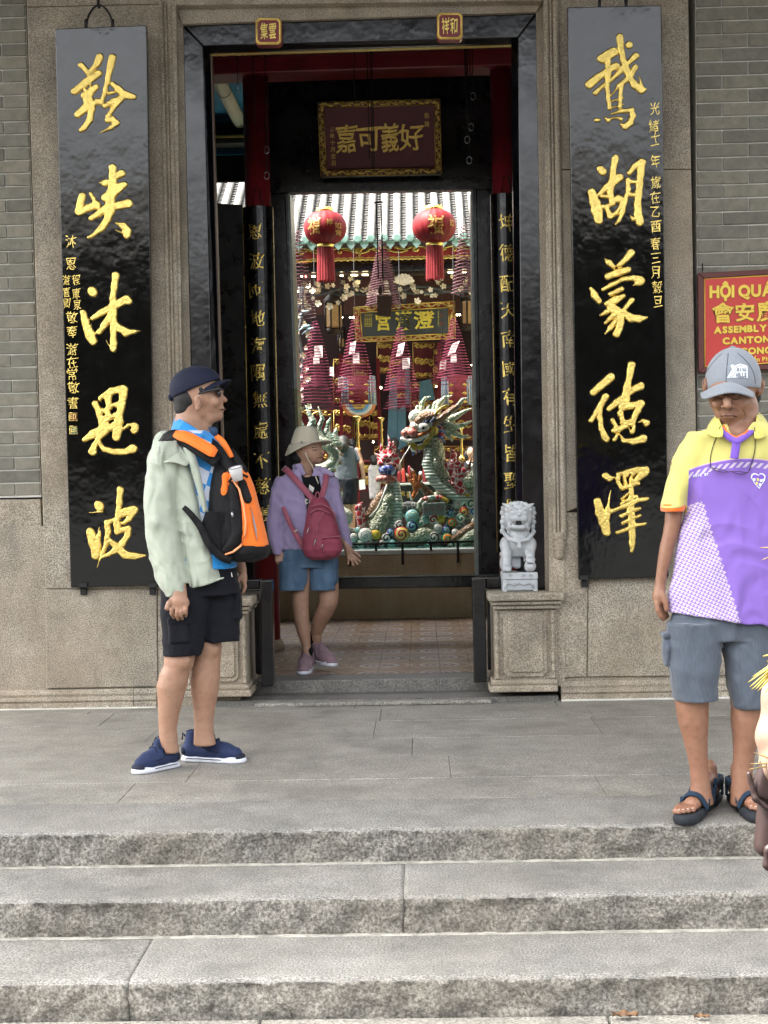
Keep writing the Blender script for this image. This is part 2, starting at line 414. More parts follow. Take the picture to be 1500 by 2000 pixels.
def brush_char(name, org, sc, strokes, holes, fn, mat, parent, h=.012, bevel=.006, step=9.0, edge=None):
    """strokes in zoomed-crop coordinates -> photo px -> relief on the board"""
    A = [p for s in strokes for p in s]
    x0 = min(p[0]-p[2] for p in A)-20; x1 = max(p[0]+p[2] for p in A)+20; y0 = min(p[1]-p[2] for p in A)-20; y1 = max(p[1]+p[2] for p in A)+20
    gx = np.arange(x0, x1, step); gy = np.arange(y0, y1, step); X, Yg = np.meshgrid(gx, gy)
    X2 = X+4*np.sin(Yg*.031+X*.013); Y2 = Yg+4*np.sin(X*.027+Yg*.017)
    def seg(a, b):
        dx, dy = b[0]-a[0], b[1]-a[1]; L = max(1, dx*dx+dy*dy)
        t = np.clip(((X2-a[0])*dx+(Y2-a[1])*dy)/L, 0, 1)
        return np.hypot(X2-a[0]-t*dx, Y2-a[1]-t*dy)-(a[2]+(b[2]-a[2])*t)
    D = np.full(X.shape, 1e3)
    for s in strokes:
        s = s if len(s) > 1 else [s[0], s[0]]
        for a, b in zip(s, s[1:]): d = seg(a, b); k = 22; hh = np.maximum(k-abs(D-d), 0)/k; D = np.minimum(D, d)-hh*hh*k*.25
    for s in holes or []:
        s = s if len(s) > 1 else [s[0], s[0]]
        for a, b in zip(s, s[1:]): D = np.maximum(D, -seg(a, b))
    V, T = tris2d(D); out = []
    px2m = .0028/9.375
    for (j, i, dep) in V:
        dm = dep*px2m; z = h*min(1, dm/bevel)**.6 if dm > 0 else 0
        p = fn(org[0]+(x0+j*step)/sc, org[1]+(y0+i*step)/sc); out.append(p+Vector((0, -z-.0008, 0)))
    return mk(name, out, T, mat, parent, smooth=True)
# ================================================================== materials of the place
WY = 8.26
m_pil = granite('granite_wall', (.31, .275, .22), .5, (.44, .33, .21), .5, .8, .6, .004, 150)
m_step = granite('granite_step', (.205, .198, .180), .5, (.30, .275, .225), .35, .72, .9, .006, 150)
m_floor = granite('granite_floor', (.245, .234, .208), .5, (.30, .27, .22), .4, .55, .5, .004, 130, .5)
m_riser = granite('granite_rough', (.205, .195, .172), .6, (.30, .25, .17), .35, .9, 1.0, .012, 90)
m_mortar = M('lime_mortar', (.60, .59, .53), .95, bs=90, bst=.6, world=True)
m_grout = M('floor_grout', (.20, .19, .165), .95, bs=90, bst=.5, world=True)
m_lac = lacquer('black_lacquer', (.0008, .001, .002), .16, .2)
m_lacp = lacquer('plaque_lacquer', (.0004, .0009, .0009), .09, .13, 26, (1, 1, .35))
m_lac_in = lacquer('inner_lacquer', (.001, .0012, .0025), .25, .12)
m_gold = M('gold_leaf', (.84, .63, .18), .30, 1.0, .18, 30, 70, .8, .006, world=True)
m_gold2 = M('gold_paint', (.62, .42, .11), .42, .7, .25, 60, 120, .5, .003, world=True)
m_iron = M('black_iron', (.012, .012, .013), .55, .3, .3, 40, 80, .3)
m_redw = M('red_lacquer', (.19, .012, .018), .38, 0, .25, 6, 30, .15, world=True)
m_redd = M('dark_red_panel', (.15, .018, .028), .5, 0, .15, 6, 30, .1, world=True)
def brick_mat():
    n = NT('grey_brick'); v = n.co(True)
    oi = n.new('ShaderNodeObjectInfo').outputs['Random']
    c = n.ramp(oi, [(0, (.155, .15, .122)), (.3, (.205, .197, .158)), (.6, (.24, .225, .175)), (.8, (.185, .182, .15)), (1, (.255, .235, .188))])
    c = n.mix(1, c, n.ramp(n.noise(v, 22, 6, .7), [(.3, .75), (.7, 1.2)]), 'MULTIPLY')
    c = n.mix(n.ramp(n.noise(v, 70, 4, .7), [(.62, 0.0), (.75, .35)]), c, (.3, .29, .26))
    n.base(c); n.set(Roughness=.85, Specular_IOR_Level=.3); n.bump(n.noise(v, 45, 6, .7), .5, .004); return n.m
m_brick = brick_mat()
def stained(name, col, col2, sc=(3, 3, .7)):
    n = NT(name); v = n.co(True, sc); w = n.co(True)
    c = n.mix(n.ramp(n.noise(v, 3, 6, .65), [(.4, 0.0), (.68, 1.0)]), col, col2)
    n.base(n.mix(1, c, n.ramp(n.noise(w, 60, 5, .7), [(.3, .8), (.7, 1.15)]), 'MULTIPLY')); n.set(Roughness=.9)
    n.bump(n.noise(w, 38, 5, .7), .8, .008); return n.m
# ================================================================== ground, steps, porch floor
st = struct('street_paving')
for k in range(11):
    for j in range(1):
        x0 = -5.6+k*1.02+j*.4; y1 = 4.34-j*.62
        box('paving_slab', x0, x0+1.014, y1-.61, y1, -.47, -.35, m_floor, st, .006)
gd = box('ground', -60, 60, -60, 60, -.56, -.385, M('earth', (.08, .07, .06), .95, world=True)); gd['kind'] = 'structure'
m_asp = granite('asphalt', (.035, .035, .035), .6, (.05, .045, .04), .3, .9, .6, .004, 120)
rd = box('road', -40, 40, -13.8, 3.72, -.5, -.36, m_asp); rd['kind'] = 'structure'
def rough_block(name, x0, x1, y0, y1, z0, z1, par, seed, res=.0155):
    """tread stone: smooth top, hand-hewn irregular front face"""
    r = np.random.default_rng(seed); nx = int((x1-x0)/res); nz = max(4, int((z1-z0)/res)); ny = 5
    ph = r.uniform(0, 6.3, 10); V = []; Fc = []
    prof = [(y1, z1)] + [(y0+.10*(1-i/3), z1) for i in range(0, 3)] + [(y0, z1-.004)] + [(y0, z1-(z1-z0)*(i+1)/nz) for i in range(nz)]
    NP = len(prof); N = r.normal(0, 1, (nx+1, NP))
    from mathutils import noise as mn
    for i in range(nx+1):
        x = x0+(x1-x0)*i/nx
        for j, (y, z) in enumerate(prof):
            if j >= 4:
                q = Vector((x*14, seed*7.1, z*14)); d = mn.noise(q)*.014+mn.noise(q*2.7)*.011+mn.noise(q*6.1)*.006+N[i, j]*.0014
                if j == 4: d = d*.7+.004*math.sin(x*5+ph[0]); zz = z+mn.noise(Vector((x*9, seed, 3)))*.0045-.003
                else: zz = z
                V.append((x, y-d*1.0, zz))
            elif j == 3: V.append((x, y, z+mn.noise(Vector((x*9, seed, 3)))*.002))
            else: V.append((x, y, z+mn.noise(Vector((x*2, y*2, seed)))*.0015))
    for i in range(nx):
        for j in range(NP-1):
            a = i*NP+j; Fc.append((a, a+1, a+NP+1, a+NP))
    nb = len(V); V += [(x0, y1, z0), (x1, y1, z0)]
    Fc += [tuple([nb]+[j for j in range(NP-1, -1, -1)]), tuple([nb+1]+[nx*NP+j for j in range(NP)])]
    o = mk(name, V, Fc, None, par, smooth=True)
    o.data.materials.append(m_step); o.data.materials.append(m_riser)
    fi = [1 if (i % (NP-1)) >= 4 and i < nx*(NP-1) else 0 for i in range(len(o.data.polygons))]
    o.data.polygons.foreach_set('material_index', fi)
    return o
stp = struct('stone_steps'); m_mjoint = M('step_mortar', (.30, .29, .25), .95, 0, .4, 20, 60, .6, .006, world=True)
xj3 = G(243, 1930, -.24).x; xj2 = G(786, 1800, -.119).x
e = .003
rough_block('step_stone', -2.9, 1.9, 5.23, 5.72, -.119, 0, stp, 1); rough_block('step_stone', 1.901, 2.9, 5.23, 5.72, -.119, .001, stp, 2)
rough_block('step_stone', -2.7, xj2-.0004, 4.79, 5.24, -.24, -.119, stp, 3); rough_block('step_stone', xj2+.0004, 2.5, 4.79, 5.24, -.24, -.120, stp, 4)
rough_block('step_stone', -2.6, xj3-.001, 4.36, 4.80, -.372, -.242, stp, 5); rough_block('step_stone', xj3+.001, 2.4, 4.36, 4.80, -.372, -.24, stp, 6)
box('mortar_line', -2.7, 2.5, 5.205, 5.235, -.121, -.1155, m_mjoint, stp, .004); box('mortar_line', -2.7, 2.5, 4.768, 4.795, -.242, -.2365, m_mjoint, stp, .004)
pf = struct('porch_floor')
box('floor_bed', -4, 4, 5.723, 8.9, -.2, -.005, m_grout, pf)
ys = [5.724, 6.12, 6.63, 7.08, 7.6, 8.0, 8.27]
for r_, (ya, yb) in enumerate(zip(ys, ys[1:])):
    x = -3.6+random.random()*.6
    while x < 3.4:
        L = random.choice([1.1, 1.45, 1.9]); h = random.uniform(-.0015, .0015)
        box('floor_slab', x+.0012, x+L-.0012, ya+.0012, yb-.0012, -.1, h, m_floor, pf, .0025); x += L
# ================================================================== front wall
def brick_wall(name, label, edge, side, ytop, ybot, y0px, hpx, nfull, xout):
    """edge(z)->x of the end of the wall, side -1: wall extends left, +1: right"""
    t = thing(name, label, 'wall')
    z0 = P(xout, ybot, WY).z; z1 = P(xout, ytop, WY).z; hh = hpx*WY/F
    a0, a1 = edge(z0), edge(z1); W_ = side*nfull*.30
    V = []
    for y in (WY-.004, WY+.3):
        V += [(a1, y, z1), (a0, y, z0), (a0+W_, y, z0), (a1+W_, y, z1)]
    if side < 0: V = [V[3], V[2], V[1], V[0], V[7], V[6], V[5], V[4]]
    mk('mortar_bed', V, QF, m_mortar, t)
    zr = P(xout, y0px, WY).z; zs = zr
    while zs < z1: zs += hh
    k = int(round((zs-zr)/hh)); z = zs; sl = -.002
    while z-hh > z0-.02:
        z -= hh; k -= 1; zb, zt = max(z+.004, z0+.003), z+hh-.004
        if zt-zb < .02: continue
        x = edge(z+hh/2); off = .142 if k % 2 == 0 else .285; first = True; used = 0
        while used < nfull*.29:
            L = off if first else .285; L += random.uniform(-.008, .008) if not first else 0; first = False
            xa, xb = (x+.0035, x+L-.0035) if side > 0 else (x-L+.0035, x-.0035)
            pr = random.uniform(.0, .004); tl = random.uniform(-.0018, .0018)
            V = []
            for y in (WY-.012-pr, WY):
                V += [(xa, y, zt+tl), (xa, y, zb+tl*.5), (xb, y, zb-tl), (xb, y, zt-tl*.6)]
            mk('brick', V, QF, m_brick, t, bevel=.003)
            x += side*L; used += L
    return t
def lerp_edge(p, q):
    a, b = P(*p, WY), P(*q, WY); return lambda z: a.x+(b.x-a.x)*(z-a.z)/(b.z-a.z)
e_l = lerp_edge((50, 0), (81, 975)); e_r = lerp_edge((1358, 0), (1363, 910))
brick_wall('brick_wall', 'grey brick wall above granite blocks beyond the plaque with the small seals', e_l, -1, -60, 972, 10, 25.2, 2, 25)
brick_wall('brick_wall', 'grey brick wall behind the red sign and the man in yellow and purple', e_r, 1, -60, 1100, 15, 26.2, 4, 1400)
def granite_thing(label, parts, name='granite_wall'):
    t = thing(name, label, 'wall')
    for nm, c, ya, yb, bv in parts: slab(nm, c, ya, yb, m_pil, t, bv)
    return t
granite_thing('granite block facing below the brick wall beside the man in the black cap', [
    ('stone_block', [(-120, 977), (79, 975), (84, 1117), (-120, 1120)], WY-.03, WY+.3, .006),
    ('stone_block', [(-120, 1121), (84.5, 1119), (89, 1344), (-120, 1348)], WY-.03, WY+.3, .006)])
granite_thing('granite pilaster behind the plaque with the small seals', [
    ('stone_block', [(52, 14), (314, 8), (336, 1150), (88, 1150)], WY-.055, WY+.3, .006),
    ('stone_block', [(52, -80), (314, -80), (314, 7), (52, 13)], WY-.058, WY+.3, .006),
    ('stone_block', [(88, 1151), (306, 1150), (308, 1341), (90, 1345)], WY-.053, WY+.3, .006),
    ('stone_block', [(307.5, 1150), (372, 1150), (372, 1340), (309, 1341)], WY-.05, WY+.3, .006)])
granite_thing('granite pilaster behind the plaque with the long date column', [
    ('stone_block', [(1095, -80), (1343, -80), (1350, 330), (1097, 330)], WY-.055, WY+.3, .006),
    ('stone_block', [(1097, 331.5), (1350, 331), (1361, 912), (1105, 1000)], WY-.053, WY+.3, .006),
    ('stone_block', [(1099, 1001), (1150, 1000), (1146, 1322), (1090, 1324)], WY-.05, WY+.3, .006),
    ('stone_block', [(1151, 1001), (1362, 913), (1378, 1320), (1147.5, 1322)], WY-.052, WY+.3, .006),
    ('stone_block', [(1364, 1105), (1640, 1100), (1640, 1318), (1379, 1320)], WY-.05, WY+.3, .006)])
def moulded(name, xa, xb, parent, side=1, n=4, z0=0, z1=.105):
    prof = [(-.075, z0), (-.075, z0+.028), (-.066, z0+.034), (-.075, z0+.045), (-.072, z0+.058), (-.058, z0+.066), (-.062, z0+.08), (-.055, z1-.006), (-.05, z1), (.05, z1), (.05, z0)]
    V = [(x, WY+y, z) for x in (xa, xb) for y, z in prof]; N = len(prof)
    Fc = [(i, (i+1) % N, N+(i+1) % N, N+i) for i in range(N)]+[tuple(range(N-1, -1, -1)), tuple(range(N, 2*N))]
    return mk(name, V, Fc, m_pil, parent)
bc = thing('plinth_course', 'moulded granite plinth along the wall foot behind the man in the navy cap', 'plinth')
xx = P(310, 1380, WY).x
moulded('plinth_stone', -3.4, -1.62, bc); moulded('plinth_stone', -1.617, xx, bc)
box('mortar_line', -3.4, xx, WY-.09, WY-.07, -.002, .006, m_mortar, bc, .003)
bc = thing('plinth_course', 'moulded granite plinth along the wall foot behind the man in sandals', 'plinth')
xx = P(1094, 1360, WY).x
moulded('plinth_stone', xx, 1.95, bc); moulded('plinth_stone', 1.953, 3.4, bc)
box('mortar_line', xx, 3.4, WY-.092, WY-.07, -.002, .008, m_mortar, bc, .004)
for lb_, xa, xb in (('mortared core of the wall behind the granite facing by the plaque with small seals', -3.4, -1.03), ('mortared core of the wall behind the granite facing by the date column plaque', .76, 3.4)):
    t = thing('wall_core', lb_, 'wall'); box('core', xa, xb, WY-.034 if xa > 0 else WY-.034, WY+.28, 0, (1.02 if xa < 0 else .68), m_pil, t)
# stone door surround: mouldings, reveals, lintel
ds = thing('stone_door_surround', 'moulded granite surround round the black temple door frame', 'door surround')
def rib(px_top, px_bot, w, d, yo):
    a, b = P(*px_top, WY), P(*px_bot, WY); V = []; n = 8
    for p in (a, b):
        for i in range(n+1):
            an = math.pi*i/n; V.append((p.x-w/2*math.cos(an), WY+yo-d*math.sin(an), p.z))
    Fc = [(i, i+1+n, i+n+2, i+1) if False else (i, i+n+1, i+n+2, i+1) for i in range(n)]+[(0, n, 2*n+1, n+1), tuple(range(n, -1, -1)), tuple(range(n+1, 2*n+2))]
    return mk('moulding', V, Fc, m_pil, ds, smooth=True)
for dx, w in ((318, .028), (326.5, .018), (334, .03)):
    rib((dx, 10+(dx-318)*.3), (dx+26, 1150), w, .02, -.05)
for dx, w in ((1066, .024), (1073, .018), (1083, .04)):
    rib((dx, 0), (dx+16, 1052), w, .02 if w < .03 else .03, -.05)
slab('jamb_face', [(314, -80), (342, -80), (366, 1345), (340, 1345)], WY-.0567, WY+.3, m_pil, ds)
slab('jamb_face', [(1061, -80), (1095, -80), (1104, 1340), (1075, 1340)], WY-.0567, WY+.3, m_pil, ds)
slab('reveal', [(342.5, 30), (357, 44), (386, 1345), (367, 1345)], WY+.02, WY+.3, m_pil, ds)
slab('reveal', [(1047, 20), (1060.5, 5), (1074.5, 1345), (1068, 1345)], WY+.02, WY+.3, m_pil, ds)
slab('lintel_stone', [(342.5, -80), (1060.5, -80), (1060.5, 1), (342.5, 10)], WY-.06, WY+.3, m_pil, ds, .006)
slab('lintel_stone', [(342.5, 11), (1060.5, 2), (1048, 23), (356, 47)], WY+.0, WY+.3, m_pil, ds, .004)
# little turned drop at the foot of the moulding
dp = P(1094, 1056, WY)
o = lathe('moulding_drop', (dp.x-.008, WY-.06, dp.z-.05), [(.012, -.05), (.03, -.03), (.022, -.01), (.03, .0), (.03, .05), (.022, .055), (.032, .07), (.03, .1)], m_pil, ds, 16)
# ================================================================== black door frame
df = thing('door_frame', 'wide black lacquered wooden door frame of the temple entrance', 'door frame')
def jamb(nm, c, yf=WY+.03):
    return slab(nm, c, yf, WY+.34, m_lac, df, .012)
slab('jamb', [(355, 48), (397, 90), (424, 1150), (384, 1150)], WY+.035, WY+.14, m_lac, df, .006)
slab('jamb', [(1011, 74), (1050, 23), (1072, 1150), (1021, 1150)], WY+.035, WY+.14, m_lac, df, .006)
def strip4(nm, c4, ys_, yb):
    """front quad with its own depth at each corner (a sloping face)"""
    f = [P(*c, y) for c, y in zip(c4, ys_)]; V = [f[0], f[3], f[2], f[1]]+[Vector((v.x, yb, v.z)) for v in (f[0], f[3], f[2], f[1])]
    return mk(nm, V, QF, m_lac, df)
strip4('jamb_bevel', [(397.3, 90.3), (409, 102), (440, 1150), (424.3, 1150)], [WY+.04, WY+.085, WY+.085, WY+.04], WY+.14)
strip4('jamb_bevel', [(999, 84), (1010.7, 74.3), (1020.7, 1150), (1010, 1150)], [WY+.085, WY+.04, WY+.04, WY+.085], WY+.14)
slab('lintel', [(356, 47.5), (1050, 22.5), (1011, 73.5), (397.3, 89.7)], WY+.033, WY+.14, m_lac, df, .006)
strip4('lintel_bevel', [(397.6, 90), (1010.6, 73.9), (999.2, 83.8), (409.2, 101.8)], [WY+.038, WY+.038, WY+.083, WY+.083], WY+.14)
m_brw = M('brown_worn_wood', (.10, .065, .045), .5, 0, .2, 20, world=True)
slab('inner_edge', [(411, 108), (413.5, 108), (444, 1150), (440.5, 1150)], WY+.10, WY+.16, m_brw, df)
slab('soffit_strip', [(411, 102.5), (998, 85), (998, 88), (411, 106)], WY+.12, WY+.16, m_gold2, df)
# seals on the lintel
def seal(label, x0, y0, x1, y1, ch, cur):
    t = thing('lintel_seal', label, 'carved seal', group='carved seals on the door lintel')
    Yf = WY-.03
    fn = lambda a, b: Vector((P(a, b, Yf).x, Yf, P(a, b, Yf).z))
    cx, cy = (x0+x1)/2, (y0+y1)/2
    def oct_(k): # square with notched corners
        w, h = (x1-x0)/2*k, (y1-y0)/2*k; q = .22
        return [(cx+a*w, cy+b*h) for a, b in ((-1+q, -1), (1-q, -1), (1-q*.4, -1+q*.5), (1, -1+q), (1, 1-q), (1-q*.4, 1-q*.5), (1-q, 1), (-1+q, 1), (-1+q*.4, 1-q*.5), (-1, 1-q), (-1, -1+q), (-1+q*.4, -1+q*.5))]
    def prism(nm, k, ya, yb, mat):
        a = [fn(*p)+Vector((0, ya, 0)) for p in oct_(k)]; b = [fn(*p)+Vector((0, yb, 0)) for p in oct_(k)]; N = len(a)
        return mk(nm, a+b, [tuple(range(N-1, -1, -1)), tuple(range(N, 2*N))]+[(i, (i+1) % N, N+(i+1) % N, N+i) for i in range(N)], mat, t)
    prism('block', 1.0, .0, .062, m_redw); prism('face', .97, -.006, .0, m_gold2); prism('red_field', .8, -.0085, -.0061, m_redw)
    for k in (.88,):
        pts = [fn(*p)+Vector((0, -.009, 0)) for p in oct_(k)]; tube('rim', pts+[pts[0]], .0035, m_gold, t)
    w = (x1-x0)*.3
    for c, xa in zip(ch, (cx-w, cx+1)):
        text('character', c, (xa, cy-w, xa+w-1, cy+w), m_gold, t, lambda a, b: fn(a, b)+Vector((0, -.0086, 0)), .01, .004, .05)
seal('gold rimmed red seal on the lintel nearer the plaque with small seals', 499, 35, 550, 88, '集雲', 0)
seal('gold rimmed red seal on the lintel nearer the plaque with the date column', 853, 25, 904, 78, '祥和', 0)
# ================================================================== the two big plaques
CH = {}
CH['L'] = [((130, 90), [[(270,350,60),(400,480,50)],[(610,200,75),(560,330,65),(400,510,45)],[(150,830,72),(350,670,75),(590,505,72)],[(545,750,58),(420,850,85),(330,900,70)],[(420,600,50),(390,800,75),(400,1000,95),(460,1150,70),(430,1350,58),(330,1490,58),(270,1540,48)],[(200,1260,65),(350,1130,75),(560,1020,62),(640,1010,50)],[(840,215,78),(790,450,62),(740,700,50),(690,900,42),(640,1040,50)],[(850,690,48),(950,790,68),(1080,900,78),(1240,930,55)],[(780,860,38),(870,850,38)],[(710,1100,52),(850,1020,58),(980,960,62)],[(1000,990,55),(850,1150,45),(760,1290,48),(765,1350,65)],[(850,1350,70),(920,1410,60),(820,1490,45),(700,1560,22),(610,1590,7)]],
   [[(380,770,14),(410,735,12)],[(800,765,32)],[(900,890,14),(900,920,16)]]),
 ((130, 310), [[(845,160,75),(850,300,70),(850,500,80),(800,750,90),(800,950,92),(750,1110,72),(650,1270,65),(480,1410,45),(400,1440,30)],[(600,435,8),(700,450,68),(760,430,60)],[(850,350,60),(1010,270,78)],[(1065,470,62),(950,540,90),(830,640,100),(720,710,88)],[(460,1090,58),(600,1000,62),(750,900,80),(950,860,72),(1130,820,92)],[(290,690,78),(250,850,68),(225,960,78)],[(250,975,72),(400,900,72),(560,840,72),(580,900,45)],[(450,640,40),(490,720,42),(520,800,40)],[(900,1180,20),(1050,1230,68),(1110,1330,82),(1110,1400,70)],[(890,1300,5),(1050,1370,30)]], []),
 ((140, 520), [[(375,450,88),(400,490,82)],[(810,160,72),(780,400,60),(755,600,60),(760,900,75),(765,1150,62),(770,1400,64),(765,1500,70)],[(765,1530,50),(690,1450,10),(630,1350,4)],[(210,850,60),(270,1050,85),(335,1250,95),(390,1370,82)],[(380,960,45),(560,840,62),(750,740,75),(1000,610,85),(1040,640,75)],[(720,900,70),(600,1080,62),(510,1200,52),(450,1230,30)],[(780,1030,50),(870,1130,75),(1000,1210,80),(1150,1200,45),(1265,1180,5)]],
   [[(345,1000,13),(345,1050,12)],[(480,1110,34),(540,990,16)]]),
 ((140, 740), [[(430,450,62),(500,600,60),(560,860,60)],[(540,360,62),(750,220,72),(950,185,82)],[(955,220,85),(925,450,70),(870,700,70),(850,900,90),(820,1060,85)],[(680,330,70),(650,500,70),(640,700,70),(700,880,80)],[(560,570,50),(880,450,60)],[(560,700,50),(860,660,60)],[(580,820,60),(900,790,60)],[(240,1110,55),(400,1010,80),(600,910,80),(700,880,70)],[(640,960,60),(500,1090,48),(420,1220,60),(385,1330,82)],[(500,1160,40),(600,1290,55),(800,1335,62),(1000,1330,65),(1120,1280,90)],[(940,920,22),(1050,850,42),(1140,880,88),(1150,925,85)]],
   [[(580,400,30),(592,500,30)],[(830,300,22),(765,370,20)],[(785,540,26),(745,610,26)],[(592,652,16)],[(710,795,20),(765,760,14)],[(1060,900,26)]]),
 ((150, 940), [[(400,430,85),(425,470,85)],[(460,560,22),(230,572,6)],[(800,145,66),(780,400,58),(757,620,52),(740,800,68),(740,900,60)],[(760,640,58),(900,560,78),(1045,520,85)],[(1060,545,72),(960,690,58),(860,765,32),(800,755,22)],[(560,760,62),(575,950,58),(540,1150,48),(470,1350,38),(420,1450,14),(375,1580,5)],[(560,755,52),(700,700,45)],[(740,930,55),(850,885,55),(950,865,58),(930,1000,62),(840,1140,62),(700,1270,58),(590,1340,45),(470,1390,30)],[(600,1075,48),(740,1200,70),(880,1340,80),(1050,1370,72),(1240,1360,40)],[(250,925,80),(300,1100,95),(340,1260,82),(345,1370,76)],[(400,1000,45),(405,1200,45),(375,1380,48)],[(400,990,20),(415,810,3)],[(425,1000,15),(438,890,3)]], [[(850,680,10),(800,730,8)]])]
CH['R'] = [((1130, 60), [[(755,115,72),(770,300,64),(810,500,58),(870,700,72),(930,850,62),(1030,1000,72),(1160,1090,72),(1220,1080,28)],[(1150,1030,50),(1110,830,4)],[(925,260,74)],[(430,510,95),(640,390,95)],[(540,560,55),(540,800,62),(520,1000,48),(540,1200,45),(570,1430,40)],[(195,985,85),(350,860,78),(550,720,65),(690,640,68)],[(780,680,50),(900,600,42),(1050,460,68)],[(310,1140,52),(450,1000,40),(600,900,42),(780,730,55)],[(1040,665,55),(960,800,58),(850,920,52),(740,1010,52)],[(780,1000,50),(765,1200,40),(755,1400,40)],[(600,1180,20),(700,1050,26),(760,1000,30)],[(620,1290,20),(820,1230,18)],[(620,1410,20),(820,1350,18)],[(610,1520,26),(800,1470,42),(970,1455,52),(995,1560,55),(940,1690,62),(850,1765,55),(770,1710,26)],[(320,1635,45),(370,1640,40)],[(545,1640,48),(460,1590,8)],[(560,1620,30),(700,1600,20),(770,1615,45)]], []),
 ((1130, 290), [[(400,380,76),(445,430,76)],[(240,795,75),(300,1000,100),(335,1150,105),(370,1320,82)],[(675,175,68),(640,350,60),(610,600,66),(580,800,62),(600,960,55)],[(370,840,48),(500,720,66),(750,530,80)],[(430,880,40),(560,880,40)],[(620,970,50),(720,920,70),(780,930,66)],[(400,1070,50),(520,1060,48),(640,1010,40)],[(500,1080,45),(580,1240,60),(680,1190,45),(760,1080,42),(800,960,40)],[(900,570,42),(910,750,48),(850,950,48),(810,1150,46),(740,1320,42),(680,1390,22)],[(900,600,52),(1050,620,42)],[(900,850,48),(1080,850,48)],[(930,450,55),(1020,330,58),(1155,260,78),(1130,500,68),(1100,800,72),(1080,1000,68),(1085,1200,78),(1120,1350,82)],[(1000,1290,50),(930,1220,5)]], [[(990,740,30)]]),
 ((1130, 480), [[(960,130,75),(880,230,62),(740,360,52)],[(490,240,20),(550,310,60),(640,380,48)],[(540,560,72),(700,500,70),(900,440,70)],[(450,800,45),(600,715,45),(800,620,48),(1000,585,55),(1120,640,98)],[(1000,730,14),(1080,690,50)],[(225,780,35),(290,900,70),(370,1020,58)],[(580,885,48),(700,835,45),(790,790,48)],[(520,1060,60),(680,990,72),(820,920,50)],[(600,1130,85),(700,1200,88),(780,1250,78),(770,1400,66),(740,1520,72),(690,1620,72)],[(415,1270,34),(500,1215,46),(600,1160,55)],[(495,1410,38),(570,1330,46),(660,1260,55)],[(490,1610,22),(580,1500,46),(700,1350,46)],[(970,1000,62),(880,1110,45),(810,1190,42)],[(800,1210,55),(950,1320,85),(1100,1340,75),(1240,1315,35)]], []),
 ((1130, 695), [[(270,670,72),(400,550,72),(590,390,85)],[(490,750,72),(420,880,58),(330,1030,52),(230,1190,50)],[(390,950,50),(390,1150,52),(420,1350,52),(500,1520,72)],[(970,170,78),(930,400,60),(880,600,70),(860,800,80),(800,950,75)],[(880,690,75),(1050,590,72),(1135,555,80)],[(560,970,60),(700,850,66),(850,760,75)],[(880,930,66),(1130,880,80),(1080,1000,66),(1020,1120,50),(980,1300,62),(980,1385,58)],[(760,1050,62),(800,1200,60),(900,1230,60),(980,1180,50)],[(620,1170,45),(680,1300,42),(740,1380,40)],[(640,1370,50),(760,1330,58),(860,1290,55)],[(700,1450,32),(660,1530,48)],[(750,1450,20),(830,1550,48),(1000,1570,62),(1175,1520,88)],[(1100,1220,12),(1180,1190,38),(1235,1225,75)]],
   [[(1010,970,9),(930,1120,10)],[(715,1140,24),(735,1210,22)],[(950,1315,20)],[(905,1040,9),(855,1150,8)]]),
 ((1140, 900), [[(400,275,68),(470,320,65),(545,310,26)],[(650,260,60),(800,230,80),(1000,185,85),(1130,175,82)],[(1120,220,72),(1000,320,56),(900,420,52)],[(620,330,52),(690,490,58)],[(740,290,38),(770,440,34)],[(870,290,42),(870,450,52)],[(700,500,42),(1010,420,34)],[(870,450,48),(870,700,55),(860,900,72),(885,1200,70),(888,1500,62),(880,1660,36)],[(250,735,72),(300,950,92),(380,1150,98),(415,1310,82)],[(440,870,48),(440,1050,50)],[(440,850,33),(495,530,4)],[(700,690,36),(830,580,22)],[(700,780,38),(960,650,42)],[(490,925,48),(700,850,40),(850,800,42),(1000,720,48),(1155,695,48)],[(690,1010,45),(850,930,36),(1020,870,40)],[(720,1140,42),(850,1070,36),(1030,1005,38)],[(610,1320,42),(800,1245,40),(950,1180,42),(1120,1150,40)]],
   [[(690,290,16),(690,380,16),(715,440,12)],[(845,270,12),(805,350,10)],[(975,240,7),(905,310,7)]])]
def plaque(label, c, yt, yb, chars, group):
    t = thing('couplet_plaque', label, 'plaque', (P(*c[3], WY).x, WY-.1, P(*c[3], WY).z), group)
    zt, zb = P(*c[0], yt).z, P(*c[3], yb).z
    def fn(px, py):
        Y = yb
        for _ in range(3): z = P(px, py, Y).z; Y = yb+(yt-yb)*(z-zb)/(zt-zb)
        return P(px, py, Y)
    slab('board', c, (yt, yb), (yt+.045, yb+.045), m_lacp, t, .005)
    for org, stv, hv in chars: brush_char('character', org, 9.375, stv, hv, fn, m_gold, t)
    return t, fn
GRP = 'tall black couplet plaques beside the door'
tl, fl = plaque('black lacquer plaque with two small square seals under its side inscription', [(107, 56), (286, 49), (303, 1143), (138, 1148)], WY-.20, WY-.105, CH['L'], GRP)
tr, fr = plaque('black lacquer plaque with a long gold date column beside its giant characters', [(1108, 14), (1292, 10), (1306, 1127), (1130, 1132)], WY-.20, WY-.105, CH['R'], GRP)
def column(par, fn, s, pts, w, h, mat=m_gold, off=-.004, br=.09, name='small_character'):
    for c, (x, y) in zip(s, pts): text(name, c, (x-w/2, y-h/2, x+w/2, y+h/2), mat, par, fn, off, .003, br)
column(tr, fr, '光緒十一年歲在乙酉春三月穀旦', [(1279,212),(1277,246),(1280,268),(1279,284),(1280,315),(1281,356),(1280,386),(1280,413),(1281,442),(1280,476),(1281,504),(1281,531),(1284,561),(1285,589)], 19, 24)
